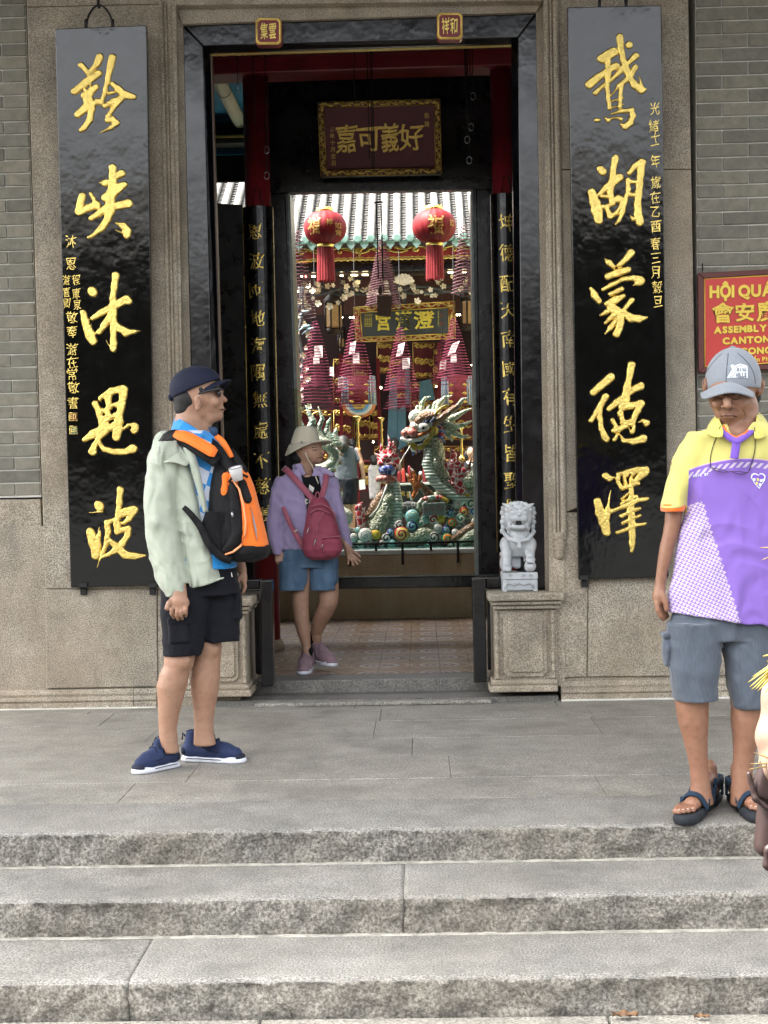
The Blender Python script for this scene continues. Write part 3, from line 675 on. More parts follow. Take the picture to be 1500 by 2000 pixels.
column(tl, fl, '沐恩', [(139,471),(139,515)], 21, 24)
column(tl, fl, '程康泉', [(149,547),(149,573),(151,595)], 15, 20); column(tl, fl, '游喜卿', [(130,547),(130,571),(131,592)], 14, 19)
column(tl, fl, '敬奉游在常敬書', [(141,620),(141,648),(141,682),(142,708),(141,731),(144,757),(143,787)], 21, 23)
def sealmark(fn, x, y, s, mat, par):
    p = [fn(x-s, y-s), fn(x+s, y-s), fn(x+s, y+s), fn(x-s, y+s)]; pts = [q+Vector((0, -.002, 0)) for q in p]
    tube('seal_rim', pts+[pts[0]], .003, m_gold, par)
    mk('seal_field', [q+Vector((0, -.0022, 0)) for q in p], [(0, 3, 2, 1)], mat, par)
    text('small_character', '印', (x-s*.8, y-s*.8, x+s*.8, y+s*.8), m_gold, par, lambda a, b: fn(a, b)+Vector((0, -.0024, 0)), .005, .002)
sealmark(fl, 143, 814, 7.5, m_redd, tl); sealmark(fl, 144, 840, 7.5, M('jade_paint', (.05, .16, .12), .4), tl)
for par, fn, xs, zt in ((tl, fl, (162, 297), 1139), (tr, fr, (1141,), 1124)):
    for x in xs:
        a = slab('bracket', [(x-8, zt), (x+8, zt), (x+8, zt+9), (x-8, zt+8)], WY-.125, WY-.05, m_iron, par, .002)
        slab('bracket_foot', [(x-6, zt+9.5), (x+6, zt+9.5), (x+7, zt+23), (x-5, zt+23)], WY-.075, WY-.05, m_iron, par, .002)
def hook(par, x0, x1, y, xc, yc):
    pts = []
    for i in range(13):
        u = i/12; x = x0+(x1-x0)*u; yy = y-(y-yc)*math.sin(math.pi*u)**.6
        pts.append(P(x, yy, WY-.19+.06*math.sin(math.pi*u)))
    tube('wire', pts, .006, m_iron, par)
    for x in (x0, x1):
        tube('eye_bolt', [P(x, y-12, WY-.19), P(x, y+6, WY-.19)], .010, m_iron, par); 
    tube('wall_hook', [P(xc, yc-14, WY-.05), P(xc, yc-8, WY-.1), P(xc, yc+2, WY-.13), P(xc+2, yc+4, WY-.14)], .009, m_iron, par)
hook(tl, 168, 220, 50, 192, 10); hook(tr, 1171, 1223, 12, 1197, -40)
# ================================================================== red sign on the brick wall
sg = thing('street_sign', 'red hanging sign with yellow Vietnamese, Chinese and English lettering', 'sign')
YS = WY-.07; fs = lambda a, b: P(a, b, YS)
m_sr = M('sign_red', (.56, .045, .035), .45, 0, .05, 5, world=True); m_sf = M('sign_frame', (.10, .022, .018), .5, 0, .15, 12, world=True)
m_sy = M('sign_yellow', (.86, .62, .08), .5); m_sy2 = M('sign_outline', (.22, .10, .01), .6)
sc_ = [(1364, 533), (1600, 521), (1604, 716), (1365, 728)]
slab('backing', sc_, YS+.004, YS+.03, m_sf, sg)
slab('frame_bar', [(1364, 533), (1600, 521), (1600, 530), (1375, 543.5)], YS-.012, YS+.03, m_sf, sg, .003)
slab('frame_bar', [(1364, 534), (1374.5, 544), (1375, 717.5), (1365, 728)], YS-.012, YS+.03, m_sf, sg, .003)
slab('frame_bar', [(1375.5, 717), (1604, 706), (1604, 716), (1366, 728)], YS-.012, YS+.03, m_sf, sg, .003)
slab('panel', [(1375, 544), (1600, 531), (1603, 705), (1376, 717)], YS, YS+.004, m_sr, sg)
tube('border_line', [fs(1376, 545), fs(1376.5, 716)], .0035, m_sy, sg, 4); tube('border_line', [fs(1376, 544.5), fs(1600, 533)], .0035, m_sy, sg, 4); tube('border_line', [fs(1376.5, 716), fs(1600, 704)], .0035, m_sy, sg, 4)
def sword(s, x0, yb, h, adv, off, sl=-.05, fat=1.0, gap=1.0, serif=False):
    x = x0
    for ch in s:
        if ch == ' ': x += adv*.45; continue
        V, _ = glyph_mesh(ch, off); lo, hi = V.min(0), V.max(0); sc2 = h/.70
        w = (hi[0]-lo[0])*sc2*fat; y = yb+sl*(x-x0); yt = y-hi[1]*sc2; y2 = y-lo[1]*sc2
        text('letter', ch, (x, yt, x+w, y2), m_sy, sg, fs, off, .004)
        text('letter_shadow', ch, (x-.5, yt+.6, x+w+.7, y2+1), m_sy2, sg, fs, off+.02, .0022)
        if serif:
            for zz in (0,):
                pass
        x += w+gap
sword('HỘI QUÁN CÔNG', 1385.5, 581, 22, 14, .045, -.03, .92, 1.2)
for c, b in (('會', (1392, 592, 1431, 630)), ('安', (1436, 593, 1473, 627)), ('廣', (1479, 589, 1516, 627)), ('肇', (1524, 587, 1560, 624))):
    text('letter', c, b, m_sy, sg, fs, .022, .004, .03); text('letter_shadow', c, (b[0]-.6, b[1]+.5, b[2]+.8, b[3]+1.2), m_sy2, sg, fs, .035, .0022, .03)
sword('ASSEMBLY HALL', 1394, 651, 12.2, 14, .05, -.045, 1.1, 1.4); sword('CANTONESE', 1411, 672, 12.2, 14, .05, -.045, 1.1, 1.3); sword('CONGREGATION', 1446, 692, 12, 14, .05, -.045, 1.1, 1.3)
sword('Trần Phú', 1457, 707, 8.5, 9, .02, -.045, 1.0, 1.2)
tube('hanging_wire', [P(1372, 515, WY-.03), P(1372, 527, YS), P(1372, 534, YS)], .004, m_iron, sg)
# ================================================================== pedestals, low frames, threshold
def pedestal(label, mir):
    X = (lambda x: x) if not mir else (lambda x: 1447-x)
    t = thing('door_pedestal', label, 'pedestal', (P(X(1025), 1352, 8.2).x, 8.2, .03), 'granite pedestals flanking the doorway')
    def pb(nm, x0, x1, y0, y1, d0, d1, bv=.008, mat=m_pil):
        x0, x1 = sorted((X(x0), X(x1))); Yf = 8.17+d0
        cx = P((x0+x1)/2, 1250, Yf); s_ = Yf/F; w = (x1-x0)/2*s_
        xc = P((x0+x1)/2, (y0+y1)/2, Yf).x; ref = 1025 if not mir else 422
        zt = P(1025, y0, Yf).z; zb = P(1025, y1, Yf).z
        return box(nm, xc-w, xc+w, Yf, 8.17+d1, zb, zt, mat, t, bv)
    pb('cap', 953, 1102, 1158, 1174, -.06, .62, .01); pb('neck', 959, 1096, 1174.5, 1182, -.04, .60, .012); pb('neck', 963, 1091, 1182.5, 1190, -.02, .6, .008)
    pb('body', 966, 1088, 1190.5, 1327, .012, .6, .004); pb('base', 960, 1089, 1327.5, 1339, -.01, .6, .012); pb('base', 956, 1090, 1339.5, 1352, -.035, .6, .008)
    def frame(nm, x0, x1, y0, y1, notch, dep, th):
        pts = [(x0+notch, y0), (x1-notch, y0), (x1-notch*.3, y0+notch*.7), (x1, y0+notch), (x1, y1-notch), (x1-notch*.3, y1-notch*.7), (x1-notch, y1), (x0+notch, y1), (x0+notch*.3, y1-notch*.7), (x0, y1-notch), (x0, y0+notch), (x0+notch*.3, y0+notch*.7)]
        Yf = 8.17+dep
        z = lambda y: P(1025, y, Yf).z; s_ = Yf/F; xr = P(X(1025), 1250, Yf).x
        a = [(xr+(x-1028)*s_, Yf, z(y)) for x, y in pts]; N = len(a)
        b = [(p[0], Yf+th, p[2]) for p in a]
        return mk(nm, a+b, [tuple(range(N-1, -1, -1)), tuple(range(N, 2*N))]+[(i, (i+1) % N, N+(i+1) % N, N+i) for i in range(N)], m_pil, t, bevel=.003)
    frame('panel_frame', 986, 1071, 1197, 1322, 9, -.002, .012); frame('panel', 996, 1063, 1205, 1313, 5, -.012, .02)
    for xb in (974, 1083):
        s_ = 8.17/F; xr = P(X(1025), 1250, 8.17).x+(xb-1028)*s_; zt, zb = P(1025, 1192, 8.17).z, P(1025, 1326, 8.17).z
        prof = []; n = 7
        for i in range(n):
            a = zb+(zt-zb)*i/n; L = (zt-zb)/n
            prof += [(.011, a), (.0135, a+.004), (.0135, a+.009), (.0105, a+.013), (.010, a+L*.55), (.0105, a+L-.012), (.0135, a+L-.008), (.0135, a+L-.004)]
        lathe('bamboo_moulding', (xr, 8.176, 0), prof, m_pil, t, 10)
    return t
pedestal('granite pedestal under the white stone lion', False)
pedestal('granite pedestal beside the door behind the man in black shorts', True)
sl_ = thing('threshold', 'worn grey stone threshold with a low step under the doorway', 'threshold')
m_thr = granite('threshold_stone', (.13, .125, .115), .6, (.2, .18, .15), .3, .55, .3, .002, 130)
x0, x1 = P(385, 1350, 8.2).x, P(1090, 1350, 8.2).x
box('lower_step', P(496, 1350, 8.1).x, P(960, 1350, 8.1).x, 8.12, 8.46, .0, .022, m_floor, sl_, .006)
box('sill', x0, x1, 8.465, 8.71, 0, .10, m_thr, sl_, .006); box('bed', x0, x1, 8.19, 8.46, 0, .0285, m_thr, sl_)
def lowframe(label, c1, c2, c3, grp):
    t = thing('low_door_frame', label, 'low door frame', group=grp)
    slab('post', c1, 8.30, 8.42, m_lac, t, .006); slab('rail', c2, 8.44, 8.56, m_lac, t, .006)
    slab('kick_board', c3, 8.62, 8.66, m_lac, t, .002)
lowframe('low black post and rail beside the pedestal behind the man in black shorts', [(508, 1134), (531, 1133), (534, 1340), (511, 1342)], [(425, 1134), (507.5, 1132), (508, 1151), (425, 1153)], [(440, 1155), (508, 1153), (511, 1318), (440, 1320)], 'low black door frames')
lowframe('low black post and rail beside the lion pedestal', [(922, 1130), (948, 1128), (951, 1332), (926, 1334)], [(949, 1128), (1074, 1125), (1074, 1148), (949, 1150)], [(951, 1152), (1040, 1150), (1040, 1318), (953, 1320)], 'low black door frames')
# ================================================================== roof over the porch and the gate hall, houses across the street
m_tile = M('roof_clay', (.10, .095, .085), .9, 0, .3, 4, 40, .5, world=True)
m_wood = M('dark_timber', (.035, .022, .016), .55, 0, .3, 6, 40, .3, world=True)
m_plas = M('old_plaster', (.42, .36, .22), .9, 0, .2, 1.2, 30, .3, world=True)
gr = thing('gate_roof', 'tiled roof reaching over the porch and the entrance hall', 'roof')
def prism_yz(name, x0, x1, poly, mat, par):
    N = len(poly); V = [(x, y, z) for x in (x0, x1) for y, z in poly]
    return mk(name, V, [(i, (i+1) % N, N+(i+1) % N, N+i) for i in range(N)]+[tuple(range(N-1, -1, -1)), tuple(range(N, 2*N))], mat, par)
prism_yz('roof_slope', -7, 7, [(3.7, 4.95), (10.3, 6.75), (10.3, 6.9), (3.65, 5.08)], m_tile, gr)  # unseen overhang, stretched this far out to shade the figure at the street edge
prism_yz('roof_slope', -7, 7, [(10.3, 6.9), (10.3, 6.75), (12.98, 4.55), (13.04, 4.66)], m_tile, gr)
box('eave_beam', -7, 7, 5.4, 5.6, 5.22, 5.4, m_wood, gr); box('wall_head', -7, 7, WY, WY+.3, 4.12, 6.1, m_plas, gr)
def house(label, x0, x1, y, h, col, nm):
    t = thing('shop_house', label, 'house'); m = M(nm, col, .9, 0, .2, 1, world=True)
    box('wall', x0, x1, y-8, y, -.4, h, m, t); prism_yz('roof', x0-.1, x1+.1, [(y+.6, h-.1), (y-4, h+1.7), (y-8.5, h)], m_tile, t)
    n = max(1, int((x1-x0)/2.2))
    for k in range(n):
        cx = x0+(x1-x0)*(k+.5)/n
        for (za, zb) in ((-.3, 2.1), (2.9, 4.2)):
            f = box('door' if za < 0 else 'window', cx-.6, cx+.6, y-.05, y+.03, za, zb, m_wood, t)
    return t
house('darkened yellow shop house across the street', -14, -4.6, -15, 5.0, (.035, .028, .018), 'plaster_darkened_yellow')  # unseen house walls darkened almost to black so the lacquer reflects dark
house('tall darkened ochre shop house across the street', -4.5, 5.2, -15.3, 5.4, (.03, .026, .018), 'plaster_darkened_ochre')
house('darkened grey shop house across the street', 5.3, 15, -15, 4.9, (.035, .033, .028), 'plaster_darkened_grey')
# ================================================================== entrance hall (foyer)
m_bas = stained('basin_stone', (.36, .29, .18), (.28, .19, .10), (1.3, 1.3, .5))
m_low = stained('low_wall_stone', (.15, .135, .115), (.24, .22, .19), (2, 2, 2))
def tile_mat():
    n = NT('patterned_cement_tile'); v = n.co(False); x, y, z = n.xyz(v)
    def seg(p): return n.math('ABSOLUTE', n.math('SUBTRACT', n.math('FRACT', n.math('ADD', n.math('MULTIPLY', p, 1/.37), .5)), .5))
    a, b = seg(x), seg(y)   # 0 at medallion centre, .5 between
    r = n.math('SQRT', n.math('ADD', n.math('POWER', a, 2.0), n.math('POWER', b, 2.0)))
    c = n.ramp(r, [(0, (.18, .06, .045)), (.05, (.48, .42, .36)), (.10, (.15, .055, .045)), (.17, (.48, .42, .36)), (.21, (.17, .06, .045)), (.30, (.48, .43, .38)), (.335, (.48, .43, .38)), (.345, (.09, .045, .04)), (.37, (.27, .16, .08)), (.44, (.25, .15, .08)), (.47, (.40, .31, .21)), (.52, (.26, .16, .09))])
    n.N[-1]
    jt = n.math('MAXIMUM', n.math('LESS_THAN', n.math('ABSOLUTE', n.math('SUBTRACT', a, .0)), .008), n.math('LESS_THAN', n.math('ABSOLUTE', n.math('SUBTRACT', b, .0)), .008))
    c = n.mix(n.math('MULTIPLY', jt, .5), c, (.06, .045, .04))
    w = n.co(True); c = n.mix(1, c, n.ramp(n.noise(w, 2.5, 6), [(.3, .72), (.7, 1.15)]), 'MULTIPLY')
    n.base(c); n.set(Roughness=n.ramp(n.noise(w, 6, 5), [(.3, .3), (.7, .55)])); n.bump(n.noise(w, 25, 4), .1, .003); return n.m
ff = struct('tiled_floor')
m_tl = tile_mat(); xo = P(738, 1300, 8.8).x
ax_ = -4
tx0 = xo-.37*5
TS = .185
for i in range(24):
    for j in range(20):
        x = tx0+i*TS; y = 8.713+j*TS
        if y > 12.15: continue
        V = [(x+.0008, y+.0008, .1), (x+TS-.0008, y+.0008, .1), (x+TS-.0008, y+TS-.0008, .1), (x+.0008, y+TS-.0008, .1)]
        dz = random.uniform(-.0006, .0006); V = [(a, b, c+dz) for a, b, c in V]+[(a, b, c-.02) for a, b, c in V]
        if abs(x) < 1.75:
            if i == 0 and j == 0: pass
            me_o = mk('floor_tile', [(a, b, c) for a, b, c in V], [(0, 1, 2, 3), (0, 4, 5, 1), (1, 5, 6, 2), (2, 6, 7, 3), (3, 7, 4, 0)], m_tl, ff)
            me_o.data.transform(Matrix.Translation((-xo, -8.713, 0))); me_o.location = (xo, 8.713, 0)
            # shift so the shader sees pattern coordinates measured from one medallion centre
box('floor_bed', -4, 4, 8.72, 12.2, -.1, .085, m_grout, ff)
hl = thing('entrance_hall', 'dark timber entrance hall with blue painted ceiling boards behind the door frame', 'hall')
m_blue = M('blue_paint', (.02, .14, .26), .6, 0, .2, 3, world=True); m_purl = M('pale_purlin', (.36, .31, .25), .7, 0, .15, 3, world=True)
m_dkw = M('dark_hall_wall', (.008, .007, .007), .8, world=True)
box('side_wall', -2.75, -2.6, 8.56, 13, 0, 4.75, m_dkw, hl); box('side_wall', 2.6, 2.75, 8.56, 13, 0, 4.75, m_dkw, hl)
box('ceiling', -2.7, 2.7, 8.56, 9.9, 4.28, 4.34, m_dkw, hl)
def zat(px, py, Y): return P(px, py, Y).z
for k in range(7):
    x = P(434, 190, 11.5).x-1.24+k*.62
    tube('purlin', [(x+.62, 10.1, 4.30), (x+.62, 12.62, 4.30)], .055, m_purl, hl, 12)
    for yy in (10.9, 11.6): tube('purlin_band', [(x+.62, yy, 4.30), (x+.62, yy+.014, 4.30)], .0575, m_iron, hl, 12)
box('ceiling_board', -2.7, 2.7, 9.95, 12.9, 4.36, 4.4, m_blue, hl)
box('tie_beam', -2.6, 2.6, 12.62, 12.78, zat(440, 285, 12.7), zat(440, 264, 12.7), m_wood, hl, .01)
tube('gold_bead', [(-2.6, 12.61, zat(440, 266, 12.6)), (2.6, 12.61, zat(440, 266, 12.6))], .012, m_gold2, hl)
box('blue_bracket', -2.6, 2.6, 12.82, 12.86, zat(440, 301, 12.8), zat(440, 286, 12.8), m_blue, hl)
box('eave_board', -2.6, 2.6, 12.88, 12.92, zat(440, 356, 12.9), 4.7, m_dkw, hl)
# red columns and beam
cols = []
for nm, xa, xb in (('red lacquered round column behind the couplet board over the man in the black cap', 470, 521), ('red lacquered round column above the couplet board half hidden by the door jamb', 958, 1007)):
    a, b = P(xa, 130, 9.9), P(xb, 130, 9.9); r = (b.x-a.x)/2
    t = thing('red_column', nm, 'column', ((a.x+b.x)/2, 9.9+r, .1), 'red hall columns')
    lathe('shaft', ((a.x+b.x)/2, 9.9+r, 0), [(r, .18), (r, 4.28)], m_redw, t, 28)
    lathe('stone_base', ((a.x+b.x)/2, 9.9+r, 0), [(r*1.25, .1), (r*1.35, .13), (r*1.1, .18)], m_pil, t, 20)
    cols.append((t, (a.x+b.x)/2, r))
rb = thing('red_beam', 'red lacquered cross beam with carved gilt strip between the columns', 'beam')
slab('beam', [(400, 113), (1010, 90), (1010, 127), (400, 146)], 9.86, 10.1, m_redw, rb, .01)
slab('gilt_strip', [(400, 102), (1010, 80), (1010, 89), (400, 112)], 9.8, 10.1, m_redd, rb)
fb = lambda a, b: P(a, b, 9.8)
def scrolls(par, fn, x0, y0, x1, y1, amp, n, r, mat, jit=1.0, nm='scroll_carving'):
    """a run of gilt tendrils: a wave with curls"""
    L = math.hypot(x1-x0, y1-y0); ux, uy = (x1-x0)/L, (y1-y0)/L; nx, ny = -uy, ux
    V = []; Fc = []
    def add(pts, rr):
        b0 = len(V); pts = [fn(*p)+Vector((0, -r, 0)) for p in pts]
        for i, p in enumerate(pts):
            t = (pts[min(i+1, len(pts)-1)]-pts[max(i-1, 0)]).normalized(); s_ = t.cross(Vector((0, -1, 0))).normalized(); w = rr*(.35+.65*math.sin(math.pi*(i+.6)/(len(pts)+.2)))
            V.extend([p+s_*w, p+Vector((0, -w, 0)), p-s_*w])
        for i in range(len(pts)-1):
            for k in (0, 1): a = b0+i*3+k; Fc.append((a, a+1, a+4, a+3))
    for k in range(n):
        c = (k+.5)/n*L; st_ = L/n; sg_ = 1 if k % 2 else -1
        P0 = lambda s_, o: (x0+ux*s_+nx*o, y0+uy*s_+ny*o)
        add([P0(c-st_*.6+st_*1.2*i/8, sg_*amp*math.sin(math.pi*i/8*1.0-.3)*.8) for i in range(9)], r)
        add([P0(c+amp*.55*(1-i/10)*math.cos(i*.75+k)*1.1, -sg_*amp*.35+amp*.55*(1-i/10)*math.sin(i*.75+k)) for i in range(9)], r*.9)
        if k % 3 == 1: add([P0(c+amp*.8*math.cos(a), amp*.5*math.sin(a)) for a in [q*.9 for q in range(7)]], r*1.5)
    return mk(nm, V, Fc, mat, par, smooth=True)
scrolls(rb, fb, 415, 107, 995, 85, 3, 40, .009, m_gold)
# couplet boards on the columns
def cboard(label, i, ytop, ybot, chars, cx, cy, w):
    t0, xc, r = cols[i]; zt, zb = zat(500, ytop, 9.8), zat(500, ybot, 9.8); R_ = r*1.22; Y0 = 9.9+r
    t = thing('column_couplet', label, 'couplet board', (xc, Y0-R_, zb), 'curved couplet boards on the red columns')
    V = []; n = 14
    for z in (zb, zt):
        for k in range(n+1):
            a = math.radians(-78+156*k/n); V.append((xc+R_*math.sin(a), Y0-R_*math.cos(a), z))
        for k in range(n, -1, -1):
            a = math.radians(-78+156*k/n); V.append((xc+(R_-.02)*math.sin(a), Y0-(R_-.02)*math.cos(a), z))
    N = 2*n+2
    mk('board', V, [(i_, (i_+1) % N, N+(i_+1) % N, N+i_) for i_ in range(N)]+[tuple(range(N-1, -1, -1)), tuple(range(N, 2*N))], m_lac_in, t)
    for s_ in (-1, 1):
        a = math.radians(70)*s_; tube('gilt_edge', [(xc+R_*math.sin(a), Y0-R_*math.cos(a)-.003, z) for z in (zb, zt)], .003, m_gold2, t)
    def fn(px, py):
        q = P(px, py, 9.83); dx = max(-.97, min(.97, (q.x-xc)/R_)); return Vector((q.x, Y0-R_*math.sqrt(1-dx*dx)-.001, q.z))
    for c, x, y in zip(chars, cx, cy): text('character', c, (x-w/2, y-w*.56, x+w/2, y+w*.56), m_gold, t, fn, .004, .004, .06)
    tube('wire', [(xc-.03, Y0-R_, zt), (xc-.01, Y0-r-.01, zt+.11), (xc+.02, Y0-r-.01, zt+.11), (xc+.04, Y0-R_, zt)], .004, m_iron, t)
    return t, fn
cy = [449, 507, 564, 620, 673, 726, 779, 840, 898, 949, 1003]
t_, fn_ = cboard('curved black couplet board on the red column above the orange backpack', 0, 397, 1085, '恩波匝地海隅無處不慈雲', [496, 499, 497, 501, 502, 502, 506, 507, 509, 511, 512], cy, 29)
cboard('curved black couplet board half hidden by the jamb above the stone lion', 1, 384, 1090, '坤德配天南國有生皆聖母', [991, 992, 993, 994, 996, 997, 998, 999, 1000, 1001, 1002], [432, 491, 551, 602, 660, 717, 774, 828, 885, 938, 990], 30)
# dark wing panels beside the columns
wp = thing('wing_panel', 'plain dark wooden wing panel between door frame and red column', 'panel')
slab('panel', [(400, 396), (474, 400), (500, 1130), (420, 1130)], 10.3, 10.36, m_lac_in, wp)
# ================================================================== hanging spirit screen
ss = thing('spirit_screen', 'black timber screen with open middle between the red columns', 'screen')
YS2 = 10.6
slab('head_panel', [(518, 132), (962, 118), (966, 369), (524, 377)], YS2, YS2+.1, m_lac_in, ss, .008)
slab('head_moulding', [(528, 140), (952, 127), (953, 133), (528, 146)], YS2-.02, YS2, m_lac_in, ss, .004)
slab('stile', [(518, 377.5), (557, 377), (588, 1128), (540, 1130)], YS2, YS2+.09, m_lac_in, ss, .006)
slab('stile', [(930, 369.5), (968, 369), (992, 1128), (940, 1128)], YS2, YS2+.09, m_lac_in, ss, .006)
m_edge = M('lit_pale_edge', (.20, .24, .22), .35, .2, .3, 10, world=True); m_edge2 = M('lit_green_edge', (.16, .17, .07), .45, 0, .3, 8, world=True)  # strip colours stand for light caught on the black lacquer edges
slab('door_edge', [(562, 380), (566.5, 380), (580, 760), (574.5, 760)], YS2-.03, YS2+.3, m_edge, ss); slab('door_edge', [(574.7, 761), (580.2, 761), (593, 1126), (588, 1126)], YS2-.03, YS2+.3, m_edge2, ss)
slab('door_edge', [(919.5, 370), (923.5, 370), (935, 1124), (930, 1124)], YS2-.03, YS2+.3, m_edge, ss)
slab('door_leaf', [(557.5, 377), (561.7, 377), (587.7, 1126), (582, 1126)], YS2-.02, YS2+.5, m_lac_in, ss); slab('door_leaf', [(923.8, 369), (929.5, 369), (941, 1126), (935.3, 1126)], YS2-.02, YS2+.5, m_lac_in, ss)
slab('bottom_rail', [(480, 1131), (990, 1123), (990, 1146), (480, 1153)], YS2-.06, YS2+.1, m_lac, ss, .008)
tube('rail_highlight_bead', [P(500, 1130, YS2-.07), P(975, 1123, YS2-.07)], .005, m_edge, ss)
# sign over the screen
hs = thing('hall_sign', 'dark red board with four gold characters in a carved gilt frame', 'sign board')
fh = lambda a, b: P(a, b, 10.32+.15*(b-200)/150)
slab('panel', [(632, 211), (848, 205), (850, 329), (638, 334)], (10.32, 10.47), (10.36, 10.51), m_redd, hs)
m_fr = M('frame_red', (.08, .012, .016), .5, world=True)
for c in ([(621, 201), (859, 194.5), (849, 205), (632, 211)], [(621, 201.5), (631.5, 211.5), (638, 334), (627, 345)], [(859.5, 195), (862, 340), (851, 329), (848.5, 205.5)], [(638.5, 334.2), (850, 329.3), (861.5, 340.2), (627.5, 345.2)]):
    c2 = c
    y_of = lambda q: 10.32+.15*(q[1]-200)/150
    f4 = [P(*q, y_of(q)-.012) for q in c]; V = [f4[0], f4[3], f4[2], f4[1]]+[v+Vector((0, .05, 0)) for v in (f4[0], f4[3], f4[2], f4[1])]
    mk('frame_bar', V, QF, m_fr, hs)
fhf = lambda a, b: fh(a, b)+Vector((0, -.012, 0))
for a, b in (((621, 201), (859, 194.5)), ((859, 195), (862, 340)), ((862, 340), (627, 345)), ((627, 345), (621, 201)), ((632, 211), (848.5, 205)), ((848.5, 205), (850.5, 329)), ((850.5, 329), (638, 334)), ((638, 334), (632, 211))):
    tube('gilt_bead', [fhf(*a), fhf(*b)], .005, m_gold2, hs)
scrolls(hs, fhf, 626, 206, 855, 199.5, 3.6, 18, .009, m_gold2); scrolls(hs, fhf, 633, 339.5, 856, 334.5, 3.6, 17, .009, m_gold2)
scrolls(hs, fhf, 626.5, 208, 632.5, 338, 3.6, 11, .009, m_gold2); scrolls(hs, fhf, 854, 202, 856.5, 334, 3.6, 11, .009, m_gold2)
for c, b in (('嘉', (657, 245, 697, 298)), ('可', (698, 247, 743, 295)), ('義', (744, 242, 779, 297)), ('好', (781, 244, 827, 293))): text('character', c, b, m_gold2, hs, fh, .012, .015, .05)
for i, c in enumerate('啟定三年十月吉日'): text('small_character', c, (642+i*.7, 221+i*13.2, 652+i*.7, 231+i*13.2), m_gold2, hs, fh, .0, .003)
for i, c in enumerate('勅賜'): text('small_character', c, (829, 220+i*17, 838, 231+i*17), m_gold2, hs, fh, .0, .003)
# hanging wires with rings
m_ring = M('steel_ring', (.35, .36, .38), .35, .9)
for x, y0, y1, ring in ((463, 95, 165, 1), (494, 95, 240, 0), (517, 95, 285, 1), (519, 240, 335, 1), (691, 96, 192, 0), (717, 92, 310, 0), (723, 92, 330, 0), (726, 92, 340, 0), (907, 88, 180, 0), (917, 88, 240, 1), (922, 88, 180, 1), (909, 88, 265, 1), (912, 88, 305, 1)):
    Yw = 9.6
    h = thing('hanging_wire', 'thin dark wire hanging from the beam in the entrance hall', 'wire', P(x, y1, Yw), 'thin wires hanging in the entrance hall')
    tube('wire', [P(x, y0, Yw), P(x+(y1-y0)*.02, y1, Yw)], .003, m_iron, h, 4)
    if ring:
        pts = [P(x+(y1-y0)*.02+5*math.cos(a), y1+8+7*math.sin(a), Yw) for a in [k*math.pi/7 for k in range(15)]]; tube('ring', pts, .0028, m_ring, h, 4)
# ================================================================== courtyard
ct = struct('courtyard_floor'); box('paving', -4, 4, 12.5, 20.5, -.05, .095, m_floor, ct)
box('side_wall', -2.62, -2.5, 13.7, 20.5, 0, 3.6, stained('court_wall', (.30, .27, .2), (.16, .15, .12)), thing('court_wall', 'stained plaster wall on the far side of the courtyard beside the flower branches', 'wall'))
box('side_wall', 2.5, 2.62, 12.9, 20.5, 0, 4.6, m_plas, thing('court_wall', 'stained plaster wall closing the courtyard beyond the dragon', 'wall'))
bz = zat(760, 1074, 12.2)
bs = thing('fountain_basin', 'tan plastered stone basin with pale rim and turquoise water', 'fountain basin', (0, 12.2, .1))
box('front_wall', -2.4, 2.4, 12.2, 12.38, .1, bz-.04, m_bas, bs); box('back_wall', -2.4, 2.4, 15.0, 15.2, .1, bz-.04, m_bas, bs)
box('side_wall', -2.4, -2.25, 12.38, 15.0, .1, bz-.04, m_bas, bs); box('side_wall', 2.25, 2.4, 12.38, 15.0, .1, bz-.04, m_bas, bs)
m_rim = M('rim_stone', (.42, .44, .40), .5, 0, .2, 10, world=True)
box('rim', -2.42, 2.42, 12.17, 12.38, bz-.04, bz, m_rim, bs, .008)
m_water = NT('turquoise_water'); m_water.base((.07, .20, .18)); m_water.set(Roughness=.08, Specular_IOR_Level=.6); m_water.bump(m_water.noise(m_water.co(True), 9, 3), .5, .03); m_water = m_water.m
box('water', -2.25, 2.25, 12.38, 15.0, .2, bz-.02, m_water, bs)
rl = thing('iron_railing', 'thin black iron railing along the basin rim', 'railing')
tube('rail', [P(560, 1066, 12.12), P(940, 1057, 12.12)], .010, m_iron, rl)
for x, y1 in ((682, 1106), (734, 1076), (786, 1103), (841, 1075), (894, 1099), (627, 1080)):
    tube('post', [P(x, 1063.5-(x-680)*.024, 12.12), P(x+.8, y1, 12.12)], .012, m_iron, rl)
# hall roof
hr = thing('hall_roof', 'temple hall roof with white plastered tile ridges and turquoise eave tiles', 'roof', (0, 16, 3.8))
ze = zat(745, 468, 16.0); SLP = math.tan(math.radians(31)); sp = .1405
x_r = P(775, 460, 16).x
m_ridge = NT('white_ridge_plaster'); _v = m_ridge.co(True)
m_ridge.base(m_ridge.mix(m_ridge.ramp(m_ridge.noise(_v, 14, 6, .75), [(.42, 0.0), (.66, 1.0)]), (.24, .235, .21), (.11, .105, .095))); m_ridge.set(Roughness=.9); m_ridge.bump(m_ridge.noise(_v, 40, 4), .6, .006); m_ridge = m_ridge.m
m_pan = M('pan_tile', (.065, .062, .058), .85, 0, .4, 25, world=True); m_turq = M('turquoise_glaze', (.20, .33, .28), .25, 0, .3, 20, world=True)
RL = 2.9
proto = None
def roofpt(x, u, h=0): return Vector((x, 16+u-h*.5, ze+u*SLP+h*.86))
V = []; Fc = []; n = 10; seg_ = 14
for i in range(seg_+1):
    u = -.02+RL*i/seg_
    for k in range(n+1):
        a = math.pi*k/n; V.append(Vector((.041*math.cos(a), 0, 0))+roofpt(0, u, .045*math.sin(a)+.01)-roofpt(0, 0)*1.0)
